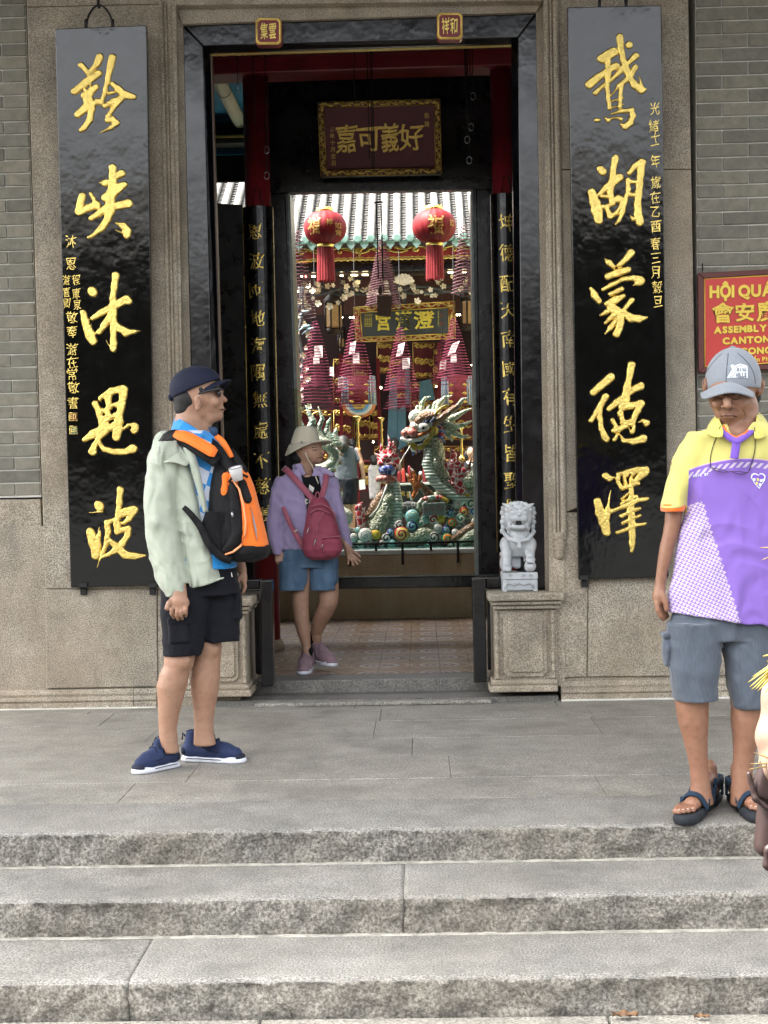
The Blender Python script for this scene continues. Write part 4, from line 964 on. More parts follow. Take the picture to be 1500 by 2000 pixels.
for i in range(seg_):
    for k in range(n): a = i*(n+1)+k; Fc.append((a, a+1, a+n+2, a+n+1))
rm = bpy.data.meshes.new('ridge_tile_row'); rm.from_pydata([tuple(v) for v in V], [], Fc); rm.materials.append(m_ridge); rm.shade_smooth()
cap_prof = [(.048, 0), (.048, .018), (.036, .024), (.0, .026)]
nr = 32; first = -int(2.35/sp)
capm = drm = None
for k in range(first, first+nr):
    x = x_r+k*sp
    o = bpy.data.objects.new('ridge_tile_row', rm); COL.objects.link(o); o.parent = hr; o.location = roofpt(x, 0)-base(hr)
    c = roofpt(x, -.03, .03)
    if capm is None:
        V = []; n2 = 14
        for r_, yy in ((.047, .0), (.047, -.02), (.034, -.026)):
            for q in range(n2): a = 2*math.pi*q/n2; V.append((r_*math.cos(a), yy, r_*math.sin(a)))
        Fc = [(i*n2+q, i*n2+(q+1) % n2, (i+1)*n2+(q+1) % n2, (i+1)*n2+q) for i in range(2) for q in range(n2)]+[tuple(range(2*n2, 3*n2))]
        capm = bpy.data.meshes.new('eave_cap'); capm.from_pydata(V, [], Fc); capm.materials.append(m_turq)
        drm = bpy.data.meshes.new('drip_tile'); drm.from_pydata([(-.05, 0, 0), (-.045, 0, -.03), (0, -.01, -.085), (.045, 0, -.03), (.05, 0, 0), (0, -.02, .012), (-.05, .03, 0), (-.045, .03, -.03), (0, .02, -.085), (.045, .03, -.03), (.05, .03, 0)], [], [(0, 1, 2, 3, 4, 5), (1, 0, 6, 7), (2, 1, 7, 8), (3, 2, 8, 9), (4, 3, 9, 10)]); drm.materials.append(m_turq)
    o = bpy.data.objects.new('eave_cap', capm); COL.objects.link(o); o.parent = hr; o.location = c-base(hr)
    o = bpy.data.objects.new('drip_tile', drm); COL.objects.link(o); o.parent = hr; o.location = roofpt(x+sp/2, -.03, -.005)-base(hr)
V = []; Fc = []; cx_ = [x_r+(first-.5)*sp+q*sp/4 for q in range(4*nr+1)]
rows_ = 60
for i in range(rows_*2):
    u = RL*(i//2)/rows_+(RL/rows_*.98 if i % 2 else 0); hgt = .0 if i % 2 == 0 else -.010
    for q, x in enumerate(cx_): V.append(roofpt(x, u, hgt+(.0, -.012, -.016, -.012)[(q+2) % 4]+.012+.004*math.sin(q*12.9+i)))
m_ = len(cx_)
for i in range(rows_*2-1):
    for q in range(m_-1): a = i*m_+q; Fc.append((a, a+1, a+m_+1, a+m_))
o = mk('pan_tiles', V, Fc, m_pan, hr); o['kind'] = 'stuff'
prism_yz('roof_board', -2.5, 2.5, [(16.02, ze-.03), (19.0, ze-.03+2.98*SLP), (19.0, ze-.08+2.98*SLP), (16.06, ze-.07)], m_wood, hr)
# frieze and beam
fz = thing('gilt_frieze', 'red frieze with gilt plants and beaded gold edge under the roof eave', 'frieze')
YF = 16.15; ffz = lambda a, b: P(a, b, YF)
m_fred = M('frieze_red', (.34, .035, .03), .45, 0, .25, 8, world=True)
slab('board', [(400, 483), (1000, 468), (1000, 499), (400, 512)], YF, YF+.08, m_fred, fz)
for y_ in (506, 510): 
    V_ = [ffz(400+i*4, y_+5-.0235*(i*4)+(1.0*math.sin(i*2.1))) for i in range(151)]; tube('gold_bead', V_, .010 if y_ == 510 else .007, m_gold, fz, 5)
scrolls(fz, ffz, 420, 496, 980, 482, 7, 15, .011, m_gold); scrolls(fz, ffz, 425, 492, 985, 478, 5, 21, .008, m_gold)
for x in (702, 560, 840): slab('gilt_post', [(x-2, 478), (x+3, 478), (x+3, 503), (x-2, 503)], YF-.02, YF, m_gold2, fz)
bm = thing('hall_beam', 'black lacquered beam across the hall front with small strip lamps', 'beam')
slab('beam', [(400, 513), (1000, 500), (1000, 524), (400, 537)], 16.25, 16.5, m_lac_in, bm, .02)
slab('lower_beam', [(400, 537.5), (1000, 524.5), (1000, 530), (400, 544)], 16.32, 16.5, m_wood, bm)
m_lamp = M('lamp_warm', (.9, .8, .5), .5, em=(1, .82, .5, 3.0)); m_pink = M('lamp_red', (.9, .1, .1), .5, em=(1, .12, .1, 3))
for x, w, y in ((612, 5, 539.5), (667, 4, 538), (692, 9, 537), (713, 8, 536.5), (880, 7, 531.5), (907, 5, 531)):
    slab('strip_lamp', rect(x-w*.7, y-1, x+w*.7, y+1), 16.27, 16.30, m_lamp, bm)
for x, y, mm in ((589, 539, m_lamp), (597, 540, m_pink), (634, 539, m_pink)): slab('strip_lamp', rect(x-1.5, y-1.5, x+1.5, y+1.5), 16.2, 16.24, mm, bm)
# lit bulbs
BLB = iter(['first of the twin bulbs at the carved sign frame by the palace lantern', 'second of the twin bulbs at the carved sign frame by the palace lantern', 'first of the twin bulbs at the sign frame above the dragon mane', 'second of the twin bulbs at the sign frame above the dragon mane', 'large glowing bulb on top of the red post beside the drum banner', 'glowing bulb above the dragon head between the blue drapes', 'low red-tinged glowing bulb above the carved barrier', 'tiny glowing bulb on the pane of the palace lantern', 'tiny glowing bulb at the stile beside the far drum banner'])
for x, y, Y, r_ in ((684, 620, 17, 2.0), (690, 620, 17, 2.0), (893, 615, 17, 2), (898, 615, 17, 2), (744, 757, 17.2, 2.4), (852, 755, 17.2, 1.8), (729, 863, 17, 2), (669, 620, 17, 1), (921, 713, 16.6, 1.2)):
    b_ = lathe('small_bulb', P(x, y, Y)-Vector((0, 0, 0)), [(0.001, -r_*Y/F), (r_*Y/F, 0), (.001, r_*Y/F)], M('bulb_glow', (1, .85, .6), .5, em=(1, .78, .45, 9)), None, 10)
    b_['label'] = next(BLB); b_['category'] = 'bulb'; b_['group'] = 'small glowing altar bulbs'
# hall interior
ah = thing('altar_hall', 'dark red timber altar hall behind the courtyard with gilt carving', 'hall')
m_hw = M('hall_planks', (.085, .03, .02), .7, 0, .3, 3, world=True)
for k in range(34):
    x = -2.5+k*.147; box('plank', x, x+.143, 18.6, 18.64, zat(745, 612, 18.6), zat(745, 530, 18.6)+.4, m_hw, ah)
box('back_wall', -2.5, 2.5, 20.2, 20.3, .1, 4.7, M('altar_dark', (.03, .012, .012), .6, world=True), ah)
box('hall_ceiling', -2.5, 2.5, 18.2, 20.3, 4.62, 4.67, m_hw, ah)
fa = lambda Y: (lambda a, b: P(a, b, Y))
for (x0, y0, x1, y1) in ((735, 668, 770, 730), (805, 668, 850, 740), (845, 680, 862, 760), (690, 700, 720, 760), (650, 800, 690, 870), (690, 790, 730, 860), (720, 800, 745, 860), (760, 700, 800, 780), (650, 700, 690, 790), (860, 790, 925, 860), (575, 800, 650, 900), (800, 745, 860, 830), (730, 870, 790, 930), (850, 870, 925, 930)):
    pn = slab('carved_panel', rect(x0, y0, x1, y1), 19.2, 19.25, m_redd, ah)
    pts = [P(x0+2, y0+2, 19.19), P(x1-2, y0+2, 19.19), P(x1-2, y1-2, 19.19), P(x0+2, y1-2, 19.19)]; tube('gilt_rim', pts+[pts[0]], .008, m_gold2, ah, 4)
    scrolls(ah, fa(19.18), x0+5, y0+8, x1-5, y0+8, 4, 4, .012, m_gold2); scrolls(ah, fa(19.18), x0+5, (y0+y1)/2, x1-5, (y0+y1)/2+4, 7, 4, .014, m_gold2); scrolls(ah, fa(19.18), x0+5, y1-8, x1-5, y1-8, 4, 4, .012, m_gold2)
m_lb = M('light_blue_drape', (.07, .17, .24), .7)
for c in ([(762, 742), (775, 735), (778, 880), (755, 880)], [(776, 800), (792, 790), (795, 870), (778, 880)], [(820, 745), (842, 740), (850, 780), (818, 785)], [(790, 720), (800, 720), (802, 790), (792, 790)]):
    slab('blue_cloth', c, 18.3, 18.34, m_lb, ah, .01)
for x, y0, y1 in ((664, 560, 880), (857, 668, 870), (738, 700, 870)): slab('red_post', [(x-3, y0), (x+3, y0), (x+6, y1), (x, y1)], 18.9, 19.0, m_redw, ah)
rc = thing('red_barrier', 'low red and gold carved barrier in front of the altar', 'barrier')
slab('rail', [(700, 899), (760, 898), (760, 903), (700, 904)], 16.6, 16.7, m_redw, rc, .01); slab('post', [(695, 902), (701, 902), (703, 1000), (697, 1000)], 16.6, 16.7, m_redw, rc); slab('gilt_panel', [(702, 905), (758, 904), (758, 960), (703, 960)], 16.66, 16.7, m_redd, rc)
scrolls(rc, fa(16.65), 706, 915, 755, 914, 7, 6, .02, m_gold2); scrolls(rc, fa(16.65), 706, 938, 755, 937, 8, 6, .02, m_gold2)
tb = thing('offering_table', 'black offering table with gilt characters and pale top edge behind the claw', 'table')
slab('front', [(776, 949), (862, 946), (862, 985), (778, 987)], 15.9, 16.4, m_lac_in, tb, .006); slab('top', [(774, 944), (864, 941), (864, 945.5), (774, 948.5)], 15.85, 16.5, m_rim, tb, .004)
for c, x in zip('奉福', (782, 794)): text('character', c, (x, 959, x+9, 972), m_gold2, tb, fa(15.89), .01, .004)
for k, (x, mm) in enumerate(((780, m_redw), (788, M('tin_red', (.4, .04, .03), .4)), (800, m_redw), (822, M('tin_blue', (.35, .5, .55), .3)), (829, m_redw), (836, m_redw), (843, m_redw))):
    q = P(x, 942, 16.1); c_ = lathe('offering_can', (q.x, q.y, q.z), [(.018, 0), (.02, .01), (.02, .1+.03*(k % 3)), (.012, .12+.03*(k % 3))], mm, None, 10)
    c_['label'] = ['red offering tin at the corner of the black table by the bowl of flames', 'short crimson offering tin second from the end of the black table', 'tall red offering tin standing alone before the dragon claw', 'pale blue offering tin on the black table behind the claw', 'red offering tin just past the pale blue tin', 'second red offering tin past the pale blue tin', 'last red offering tin on the black table, nearest the dragon neck'][k]; c_['category'] = 'tin'; c_['group'] = 'offering tins on the black table'
# drum banners
def banner(label, x, y0, y1, w, Y, fringe):
    t = thing('drum_banner', label, 'hanging banner', P(x, y1, Y)); q = P(x, y1, Y); z1 = zat(x, y0, Y); r = w/2*Y/F
    lathe('drum', (q.x, Y, 0), [(r*.75, q.z), (r*.8, z1)], M('banner_red', (.20, .02, .03), .7, 0, .3, 15), t, 20)
    for k in range(18):
        a = math.pi*(k/17)
        if 5 < k < 12: continue
        tube('beaded_strip', [(q.x+r*math.cos(a), Y-r*.6*math.sin(a), q.z-.01), (q.x+r*.95*math.cos(a), Y-r*.6*math.sin(a), z1)], .010, M('banner_blue', (.20, .30, .42), .6, 0, .7, 60) if k % 2 else M('banner_white', (.5, .5, .48), .7, 0, .5, 60), t, 4)
    for k in range(6):
        p2 = P(x-w*.22+(k % 2)*w*.44, y0+(y1-y0)*(.3+.3*(k//2)), Y-r-.02); lathe('gold_blossom', p2-Vector((0, 0, .02)), [(.005, 0), (.035, .02), (.005, .04)], m_gold2, t, 8)
    if fringe:
        for rr, mm in ((1.0, M('swag_orange', (.45, .14, .03), .7)), (.8, M('swag_white', (.5, .48, .4), .7)), (.6, M('swag_blue', (.1, .25, .4), .7)), (.4, m_gold2)):
            V = [P(x+math.cos(a)*w*.5*rr, y1+math.sin(a)*fringe*rr, Y-r-.03-(1-rr)*.02) for a in [math.pi*k/12 for k in range(13)]]
            mk('swag', V+[v+Vector((0, .015, 0)) for v in V], [tuple(range(13)), tuple(range(25, 12, -1))]+[(i, i+13, i+14, i+1) for i in range(12)], mm, t)
banner('red and blue drum banner with orange swag above the brass candlestick', 701, 735, 790, 66, 16.9, 26)
banner('red and blue drum banner behind the dragon horn', 894, 735, 790, 62, 16.9, 0)
m_brass = M('polished_brass', (.62, .45, .16), .22, 1, .2, 30)
def candle(label, x, y0, y1, Y, w):
    q = P(x, y1, Y); h = zat(x, y0, Y)-q.z; r = w/2*Y/F
    t = thing('candlestick', label, 'candlestick', q, 'tall brass candlesticks before the altar')
    lathe('stick', q, [(r, 0), (r*.9, h*.06), (r*.4, h*.12), (r*.35, h*.25), (r*.6, h*.3), (r*.35, h*.36), (r*.3, h*.55), (r*.55, h*.62), (r*.3, h*.68), (r*.35, h*.85), (r*.9, h*.93), (r*1.0, h*.95), (r*.9, h)], m_brass, t, 18)
candle('tall brass candlestick behind the man in the grey shirt', 700, 812, 905, 16.2, 21); candle('brass candlestick beside the red flames', 746, 815, 880, 16.3, 15); candle('brass candlestick behind the dragon mane', 902, 830, 898, 16.2, 17)
# ================================================================== hall sign
sn = thing('altar_sign', 'grey sign board with three yellow characters in a gilt dragon frame', 'sign board')
fq = lambda a, b: P(a, b, 17.3)
slab('frame', [(690, 600), (889, 588), (889, 661), (694, 668)], 17.3, 17.36, M('frame_bright_red', (.42, .05, .04), .45, 0, .2, 12, world=True), sn, .01)
slab('panel', [(704, 611), (875, 601), (876, 651), (707, 658)], 17.27, 17.3, M('slate_grey', (.065, .08, .10), .5), sn)
fp = lambda a, b: P(a, b, 17.268); m_ybr0 = M('frame_gilt', (.75, .55, .20), .4, .3, .2, 30, world=True)
for a, b in (((704, 610.5), (876, 600.5)), ((876, 600.5), (877, 652)), ((877, 652), (707, 659)), ((707, 659), (704, 610.5)), ((691, 600.5), (888, 588.5)), ((888, 588.5), (889, 661)), ((889, 661), (695, 668)), ((695, 668), (691, 600.5))): tube('gilt_bead', [P(*a, 17.265), P(*b, 17.265)], .008, m_gold, sn, 4)
scrolls(sn, fq, 692, 605, 886, 594, 3.8, 10, .012, m_ybr0); scrolls(sn, fq, 697, 663.5, 887, 656.5, 3.6, 10, .012, m_ybr0); scrolls(sn, fq, 697, 604, 700, 664, 4.5, 4, .009, m_ybr0); scrolls(sn, fq, 882, 595, 883, 658, 4, 4, .009, m_ybr0)
m_ybr = M('bright_yellow_gilt', (.95, .78, .14), .5, 0)
for c, b in (('宮', (734, 612, 763, 645)), ('漢', (773, 609, 802, 644)), ('澄', (809, 608, 846, 642))): text('character', c, b, m_ybr, sn, fp, .025, .012, .05)
for k in range(4):
    for j in range(6): text('small_character', '天上聖母廟記'[j], (712+k*3.9, 614+j*4.2, 714.8+k*3.9, 617.4+j*4.2), m_ybr, sn, fp, .0, .002)
for j in range(8): text('small_character', '光緒年歲次仲春立'[j], (855, 606+j*4, 857.5, 609.2+j*4), m_ybr, sn, fp, .0, .002)
for y in (616, 632): text('seal_mark', '印', (860, y-2.5, 865, y+2.5), m_fred, sn, fp, .02, .002)
# palace lanterns
m_pan2 = M('lantern_paper', (.30, .20, .09), .7, 0, .2, 20, em=(.9, .5, .2, .02))
def palace(label, x, y0, y1, w, Y):
    q = P(x, y1, Y); z0, z1 = q.z, zat(x, y0, Y); r = w/2*Y/F
    t = thing('palace_lantern', label, 'lantern', q, 'six sided timber lanterns hanging in the altar hall')
    for k in range(6):
        a0, a1 = math.radians(60*k+12), math.radians(60*k+72); p0, p1 = Vector((math.cos(a0)*r, math.sin(a0)*r, 0)), Vector((math.cos(a1)*r, math.sin(a1)*r, 0)); c0 = Vector((q.x, Y, 0))
        tube('corner_post', [c0+p0+Vector((0, 0, z0-.02)), c0+p0+Vector((0, 0, z1+.02))], .012, m_wood, t, 6)
        V = [c0+p0*.96+Vector((0, 0, z0+.04)), c0+p1*.96+Vector((0, 0, z0+.04)), c0+p1*.96+Vector((0, 0, z1-.04)), c0+p0*.96+Vector((0, 0, z1-.04))]; V += [v-(p0+p1)*.03 for v in V]
        mk('pane', V, QF, m_pan2, t)
    lathe('base', (q.x, Y, 0), [(r*.5, z0-.05), (r*1.1, z0-.03), (r*1.08, z0+.02)], m_wood, t, 6); lathe('crown', (q.x, Y, 0), [(r*1.08, z1-.02), (r*1.25, z1+.02), (r*.6, z1+.1), (r*.3, z1+.16)], m_wood, t, 6)
    tube('cord', [(q.x, Y, z1+.1), (q.x, Y, z1+.7)], .006, m_iron, t, 4)
palace('six sided timber lantern hanging above the magenta coil nearest the blossom branch', 653, 590, 645, 34, 17.4); palace('six sided timber lantern at the screen edge above the dragon mane', 917, 582, 638, 30, 17.4)
palace('small timber lantern hanging low with a red tassel beside the carved sign', 669, 655, 684, 15, 17.6)
# ================================================================== red festival lanterns
def lantern_mat():
    n = NT('lantern_silk'); v = n.co(False); x, y, z = n.xyz(v)
    a = n.math('ARCTAN2', y, x); ribs = n.math('SINE', n.math('MULTIPLY', a, 16))
    n.base(n.mix(n.ramp(n.noise(v, 6, 3), [(.3, 0.0), (.7, 1.0)]), (.13, .004, .006), (.22, .007, .010))); n.set(Roughness=.6, Specular_IOR_Level=.25)
    n.bump(ribs, .25, .006); return n.m
m_lant = lantern_mat(); m_tas = M('tassel_red', (.24, .007, .012), .7, 0, .3, 40); m_lg = M('lantern_gold_print', (.36, .20, .05), .5, .3, world=True)
def lantern(label, cx, cy, rx, ry, yb, chars):
    Y = 14.0; q = P(cx, cy, Y); s_ = Y/F
    t = thing('red_lantern', label, 'lantern', q, 'red festival lanterns in the courtyard')
    R1, R2 = rx*s_, ry*s_; pr = []
    for i in range(17):
        a = -1.25+2.5*i/16; pr.append((R1*math.cos(a)**.75, R2*math.sin(a)/math.sin(1.25)))
    lathe('globe', q, pr, m_lant, t, 40)
    for zz, rr in ((R2, .38), (-R2-.03, .38)):
        gc_ = lathe('gold_collar', q+Vector((0, 0, zz)), [(R1*rr, -.004), (R1*(rr+.02), .01), (R1*rr, .034)], m_gold, t, 24)
        for k in range(12):
            a = k*math.pi/6; lathe('collar_knob', q+Vector((R1*rr*math.cos(a), R1*rr*math.sin(a), zz+.03)), [(.002, 0), (.008, .004), (.002, .01)], m_gold, gc_, 6)
    zt = -R2-.03; zb_ = zat(cx, yb, Y)-q.z; V = []; Fc = []
    for k in range(64):
        a = k*2*math.pi/64; rr = R1*(.33+.02*(k % 3)); x, y = rr*math.cos(a), rr*math.sin(a); w = .0055; b0 = len(V); dz = random.uniform(-.012, .012)
        for z, m2 in ((zt, 1), ((zt+zb_)/2, 1.06), (zb_+dz, 1.12)):
            V += [q+Vector((x*m2-w*math.sin(a), y*m2+w*math.cos(a), z)), q+Vector((x*m2+w*math.sin(a), y*m2-w*math.cos(a), z)), q+Vector((x*m2*1.04, y*m2*1.04, z))]
        for i in (0, 1):
            for m3 in range(3): Fc.append((b0+i*3+m3, b0+i*3+(m3+1) % 3, b0+i*3+3+(m3+1) % 3, b0+i*3+3+m3))
    mk('tassel', V, Fc, m_tas, t)
    lathe('tassel_core', q, [(R1*.3, zb_+.03), (R1*.31, zt)], m_tas, t, 20)
    def fn(px, py):
        g = P(px, py, Y); dx, dz = (g.x-q.x)/R1, (g.z-q.z)/R2; a = math.asin(max(-.98, min(.98, dz))*math.sin(1.25)); rr = R1*math.cos(a)**.75
        return Vector((g.x, Y-math.sqrt(max(0, rr*rr-(g.x-q.x)**2))-.001, g.z))
    for c, b in chars: text('printed_character', c, b, m_lg, t, fn, .02, .002)
    for s2 in (-1, 1): tube('cord', [q+Vector((R1*.3*s2, 0, R2+.02)), q+Vector((0, 0, R2+.3)), q+Vector((0, 0, R2+.9))], .0025, m_iron, t, 4)
lantern('red lantern with gold characters hanging nearer the red flower branch side of the opening', 635, 445, 42, 31, 549, [('福', (604, 430, 628, 462)), ('祥', (640, 434, 652, 447)), ('如', (656, 440, 668, 452)), ('意', (657, 454, 668, 465))])
lantern('red lantern with a round gold character hanging above the dragon head', 848, 442, 42.5, 31.5, 546, [('福', (836, 426, 866, 462)), ('如', (878, 432, 886, 446))])
# ================================================================== incense coils
m_inc = M('incense_magenta', (.17, .012, .042), .75, 0, .3, 20); m_inc2 = M('incense_dusty', (.15, .06, .075), .8, 0, .3, 20); m_pap = M('paper_tag', (.72, .66, .62), .8, 0, .05, 20); m_brn = M('brown_card', (.15, .085, .055), .7, 0, .1, 10)
_coil = {}
def coil(label, x, y0, y1, w, Y, turns, mat, tags, grp, tube_r=.0044):
    turns = int(turns*1.12)
    q = P(x, y1, Y); H = zat(x, y0, Y)-q.z; R_ = w/2*Y/F
    t = thing('incense_coil', label, 'incense coil', q, grp); V = []; Fc = []; n = turns*22
    for i in range(n+1):
        u = i/n; a = i*2*math.pi/22; rr = R_*(1-u)**.85+.02; z = H*u**1.02+.006*math.sin(3*a)*(1-u)
        c = Vector((rr*math.cos(a)*(1+.02*math.sin(i*.7)), rr*math.sin(a), z))
        er = Vector((math.cos(a), math.sin(a), 0))
        for k in range(4):
            b = k*math.pi/2+.7; V.append(q+c+er*tube_r*math.cos(b)+Vector((0, 0, tube_r*math.sin(b))))
    for i in range(n):
        for k in range(4): Fc.append((i*4+k, i*4+(k+1) % 4, i*4+4+(k+1) % 4, i*4+4+k))
    mk('spiral', V, Fc, mat, t, smooth=True)
    tube('cord', [q+Vector((0, 0, H*.1)), q+Vector((0, 0, H+.8))], .0025, m_iron, t, 4)
    for (tx, ty, tw, th, r_) in tags:
        c = P(tx, ty, Y-R_*.35-.03); a = Vector((tw/2*Y/F, -.01, r_*.02)); b = Vector((r_*.03, 0, th/2*Y/F))
        V = [c-a+b, c-a-b, c+a-b, c+a+b]; mk('paper_tag', V+[v+Vector((0, .002, 0)) for v in V], QF, m_pap, t)
        V = []; Fc = []
        for j in range(5): 
            y_ = .8-.4*j; s0 = len(V); V += [c-a*.8+b*y_+Vector((0, -.0015, 0)), c-a*.8+b*(y_-.06)+Vector((0, -.0015, 0)), c+a*(.7-.2*(j % 2))+b*(y_-.06)+Vector((0, -.0015, 0)), c+a*(.7-.2*(j % 2))+b*y_+Vector((0, -.0015, 0))]; Fc.append((s0, s0+1, s0+2, s0+3))
        mk('pencil_lines', V, Fc, m_inc2, t)
    return t
g1 = 'magenta incense coils hanging before the altar'
coil('magenta incense coil beside the blossom branch with two pale tags', 618, 627, 758, 64, 15.6, 20, m_inc, [(622, 687, 16, 23, 0), (618, 704, 12, 14, 0)], g1)
coil('magenta incense coil under the carved frame end with a narrow tag over a tinted one', 696, 618, 766, 70, 15.5, 22, m_inc, [(688.5, 679, 11, 23, .3), (695.5, 700, 12.5, 21, 0)], g1)
coil('magenta incense coil in the middle below the three yellow characters', 784, 640, 764, 62, 15.4, 20, m_inc, [(782, 683, 12.5, 24, .5), (793, 710, 14, 21, 0)], g1)
coil('magenta incense coil nearest the stile above the dragon mane', 889, 622, 740, 62, 15.5, 19, m_inc, [(886, 680, 15, 22, .8), (886, 700, 11, 15, 0)], g1)
coil('wide magenta coil hanging low behind the bucket hat', 612, 690, 792, 74, 16.0, 15, m_inc, [(648, 726, 8, 18, 0)], g1); coil('dark magenta coil hanging low behind the middle coil', 786, 720, 800, 66, 16.2, 13, m_inc, [], g1)
coil('low magenta coil above the brass candlestick', 672, 700, 800, 66, 16.3, 14, m_inc, [(666, 747, 12, 20, 0)], g1); coil('faint magenta coil between the middle coil and the stile', 866, 660, 750, 46, 16.4, 12, m_inc, [(865, 714, 12, 18, .2)], g1)
g2 = 'dusty pink incense coils hanging under the roof eave'
coil('dusty pink coil in the middle of the opening in front of the frieze', 749, 466, 598, 60, 13.6, 24, m_inc2, [], g2, .005); coil('dusty pink coil hanging beside the lantern with small characters', 588, 450, 620, 50, 13.6, 22, m_inc2, [], g2, .005); coil('dusty pink coil hanging at the stile beyond the round character lantern', 908, 440, 575, 44, 13.6, 18, m_inc2, [], g2, .005)
hk = thing('hanging_card', 'small brown card hung on a long double rod in the middle of the opening', 'card', P(750, 617, 11.4))
for x in (735.5, 744.5): tube('rod', [P(x, 398, 11.4), P(x+3.5, 545, 11.4)], .006, m_iron, hk)
tube('crossbar', [P(731, 396, 11.4), P(749, 394.5, 11.4)], .007, m_iron, hk); tube('cord', [P(742, 300, 11.4), P(742, 396, 11.4)], .003, m_iron, hk, 4); tube('cord', [P(747, 540, 11.4), P(749, 568, 11.4)], .003, m_iron, hk, 4)
slab('card', [(736.5, 578), (765.5, 577), (764, 619), (737, 617)], 11.38, 11.384, m_brn, hk); lathe('gourd', P(743, 577, 11.38), [(.002, 0), (.018, .02), (.016, .05), (.004, .075)], m_brn, hk, 12)
# ================================================================== blossom garland
gl = thing('blossom_garland', 'artificial white blossom branches framing the altar hall', 'flower garland')
m_pet = M('petal_cream', (.62, .55, .40), .7, 0, .2, 30); m_petp = M('petal_pink', (.60, .36, .34), .7, 0, .2, 30); m_br = M('branch_grey', (.075, .08, .085), .8, 0, .3, 20); m_leaf = M('leaf_bluegrey', (.04, .07, .075), .6, 0, .4, 10)
def blossom_mesh(mat):
    V = []; Fc = []
    for k in range(5):
        a = k*2*math.pi/5; ca, sa = math.cos(a), math.sin(a); b0 = len(V)
        for r_, w, z in ((.0, .1, 0), (.5, .42, .18), (.95, .3, .4), (1.1, .0, .5)):
            V += [(ca*r_-sa*w, -z, sa*r_+ca*w), (ca*r_+sa*w, -z, sa*r_-ca*w)]
        for i in range(3): q = b0+i*2; Fc.append((q, q+1, q+3, q+2))
    b0 = len(V); V += [(.18*math.cos(a), -.35, .18*math.sin(a)) for a in [q*math.pi/3 for q in range(6)]]+[(0, -.1, 0)]
    Fc += [(b0+i, b0+(i+1) % 6, b0+6) for i in range(6)]
    me = bpy.data.meshes.new('blossom'); me.from_pydata(V, [], Fc); me.materials.append(mat); return me
bmC, bmP = blossom_mesh(m_pet), blossom_mesh(m_petp)
lfm = bpy.data.meshes.new('leaf'); lfm.from_pydata([(0, 0, 0), (.35, -.1, .25), (1, -.05, .1), (.4, -.1, -.2), (.5, .05, .0)], [], [(0, 3, 4), (3, 2, 4), (2, 1, 4), (1, 0, 4)]); lfm.materials.append(m_leaf)
def put(me, nm, x, y, Y, s_, par):
    o = bpy.data.objects.new(nm, me); COL.objects.link(o); o.parent = par; o.location = P(x, y, Y)-base(par); k = s_*Y/F; o.scale = (k, k, k)
    o.rotation_euler = (random.uniform(-.5, .7), random.uniform(0, 6.3), random.uniform(-.7, .7)); return o
for i in range(74):
    x = random.uniform(576, 925); y = 566-(x-745)*.022+random.gauss(0, 13); 
    put(bmC, 'blossom', x, y, 16.5+random.uniform(-.2, .2), random.uniform(4, 7.5), gl)
    if i % 2: put(lfm, 'leaf', x+random.uniform(-8, 8), y+random.uniform(-6, 10), 16.62, random.uniform(10, 18), gl)
for i in range(56):
    y = random.uniform(560, 800); x = 590+random.gauss(0, 10)+(y < 620)*4
    put(bmP if y > 680 and random.random() < .6 else bmC, 'blossom', x, y, 15.9+random.uniform(-.2, .2), random.uniform(4, 7), gl)
    if i % 3 == 0: put(lfm, 'leaf', x+random.uniform(-8, 8), y, 16.0, random.uniform(8, 15), gl)
for sd in range(5):
    pts = []; x = 575+sd*5; 
    for k in range(12): pts.append(P(585+6*math.sin(k*.9+sd*2)+sd, 560+k*23, 15.95+.05*sd))
    if sd < 2: tube('branch', pts, [.022-.001*k for k in range(12)], m_br, gl, 6)
    pts = [P(576+k*29, 572-k*.7+8*math.sin(k*1.3+sd*1.7), 16.55+.05*sd) for k in range(13)]
    if sd < 3: tube('branch', pts, .016, m_br, gl, 6)
for a in range(8):
    an = math.radians(200+a*20); c = P(789, 556, 16.3); d = Vector((math.cos(an), -.2, -math.sin(an)))*.1
    S().cap(c, c+d, .012, .022, flat=((0, 1, 0), .5)).build('big_petal', .006, m_pet, gl)
for x, y, r_ in ((590, 612, 0), (592, 640, .4), (600, 645, .2)):
    q = P(x, y, 15.8); tube('bird_tail', [q, q+Vector((-.06, 0, -.05+.03*r_))], [.012, .003], M('bird_blue', (.16, .26, .28), .6), gl, 6); S().ell(q+Vector((.03, 0, .01)), (.04, .02, .02)).cap(q+Vector((.06, 0, .02)), q+Vector((.08, 0, .03)), .014, .004).build('bird', .006, M('bird_blue', (.16, .26, .28), .6), gl)
# ================================================================== stone lion
m_marb = NT('white_marble'); _v = m_marb.co(True)
m_marb.base(m_marb.mix(m_marb.ramp(m_marb.noise(_v, 9, 6, .65), [(.4, 0.0), (.7, 1.0)]), (.50, .52, .53), (.33, .36, .38))); m_marb.set(Roughness=.5, Subsurface_Weight=.05); m_marb.bump(m_marb.noise(_v, 60, 5, .7), .35, .003); m_marb = m_marb.m
LF = Fig(8.32); lp = LF.p; lr = LF.r
ln = thing('stone_lion', 'white marble guardian lion with open mouth and a ball under its paw', 'statue', lp(1012, 1156))
def lbox(nm, x0, y0, x1, y1, d0, d1, bv=.005):
    a, b = lp(x0, y0), lp(x1, y1); box(nm, a.x, b.x, LF.Y+d0*LF.s, LF.Y+d1*LF.s, b.z, a.z, m_marb, ln, bv)
lbox('plinth_top', 979, 1117, 1048, 1129, -34, 34); lbox('plinth_body', 982, 1129, 1046, 1151, -31, 31, .008)
lbox('plinth_foot', 980, 1129.5, 989, 1156, -33, 33, .006); lbox('plinth_foot', 1039, 1129.5, 1048, 1156, -33, 33, .006)
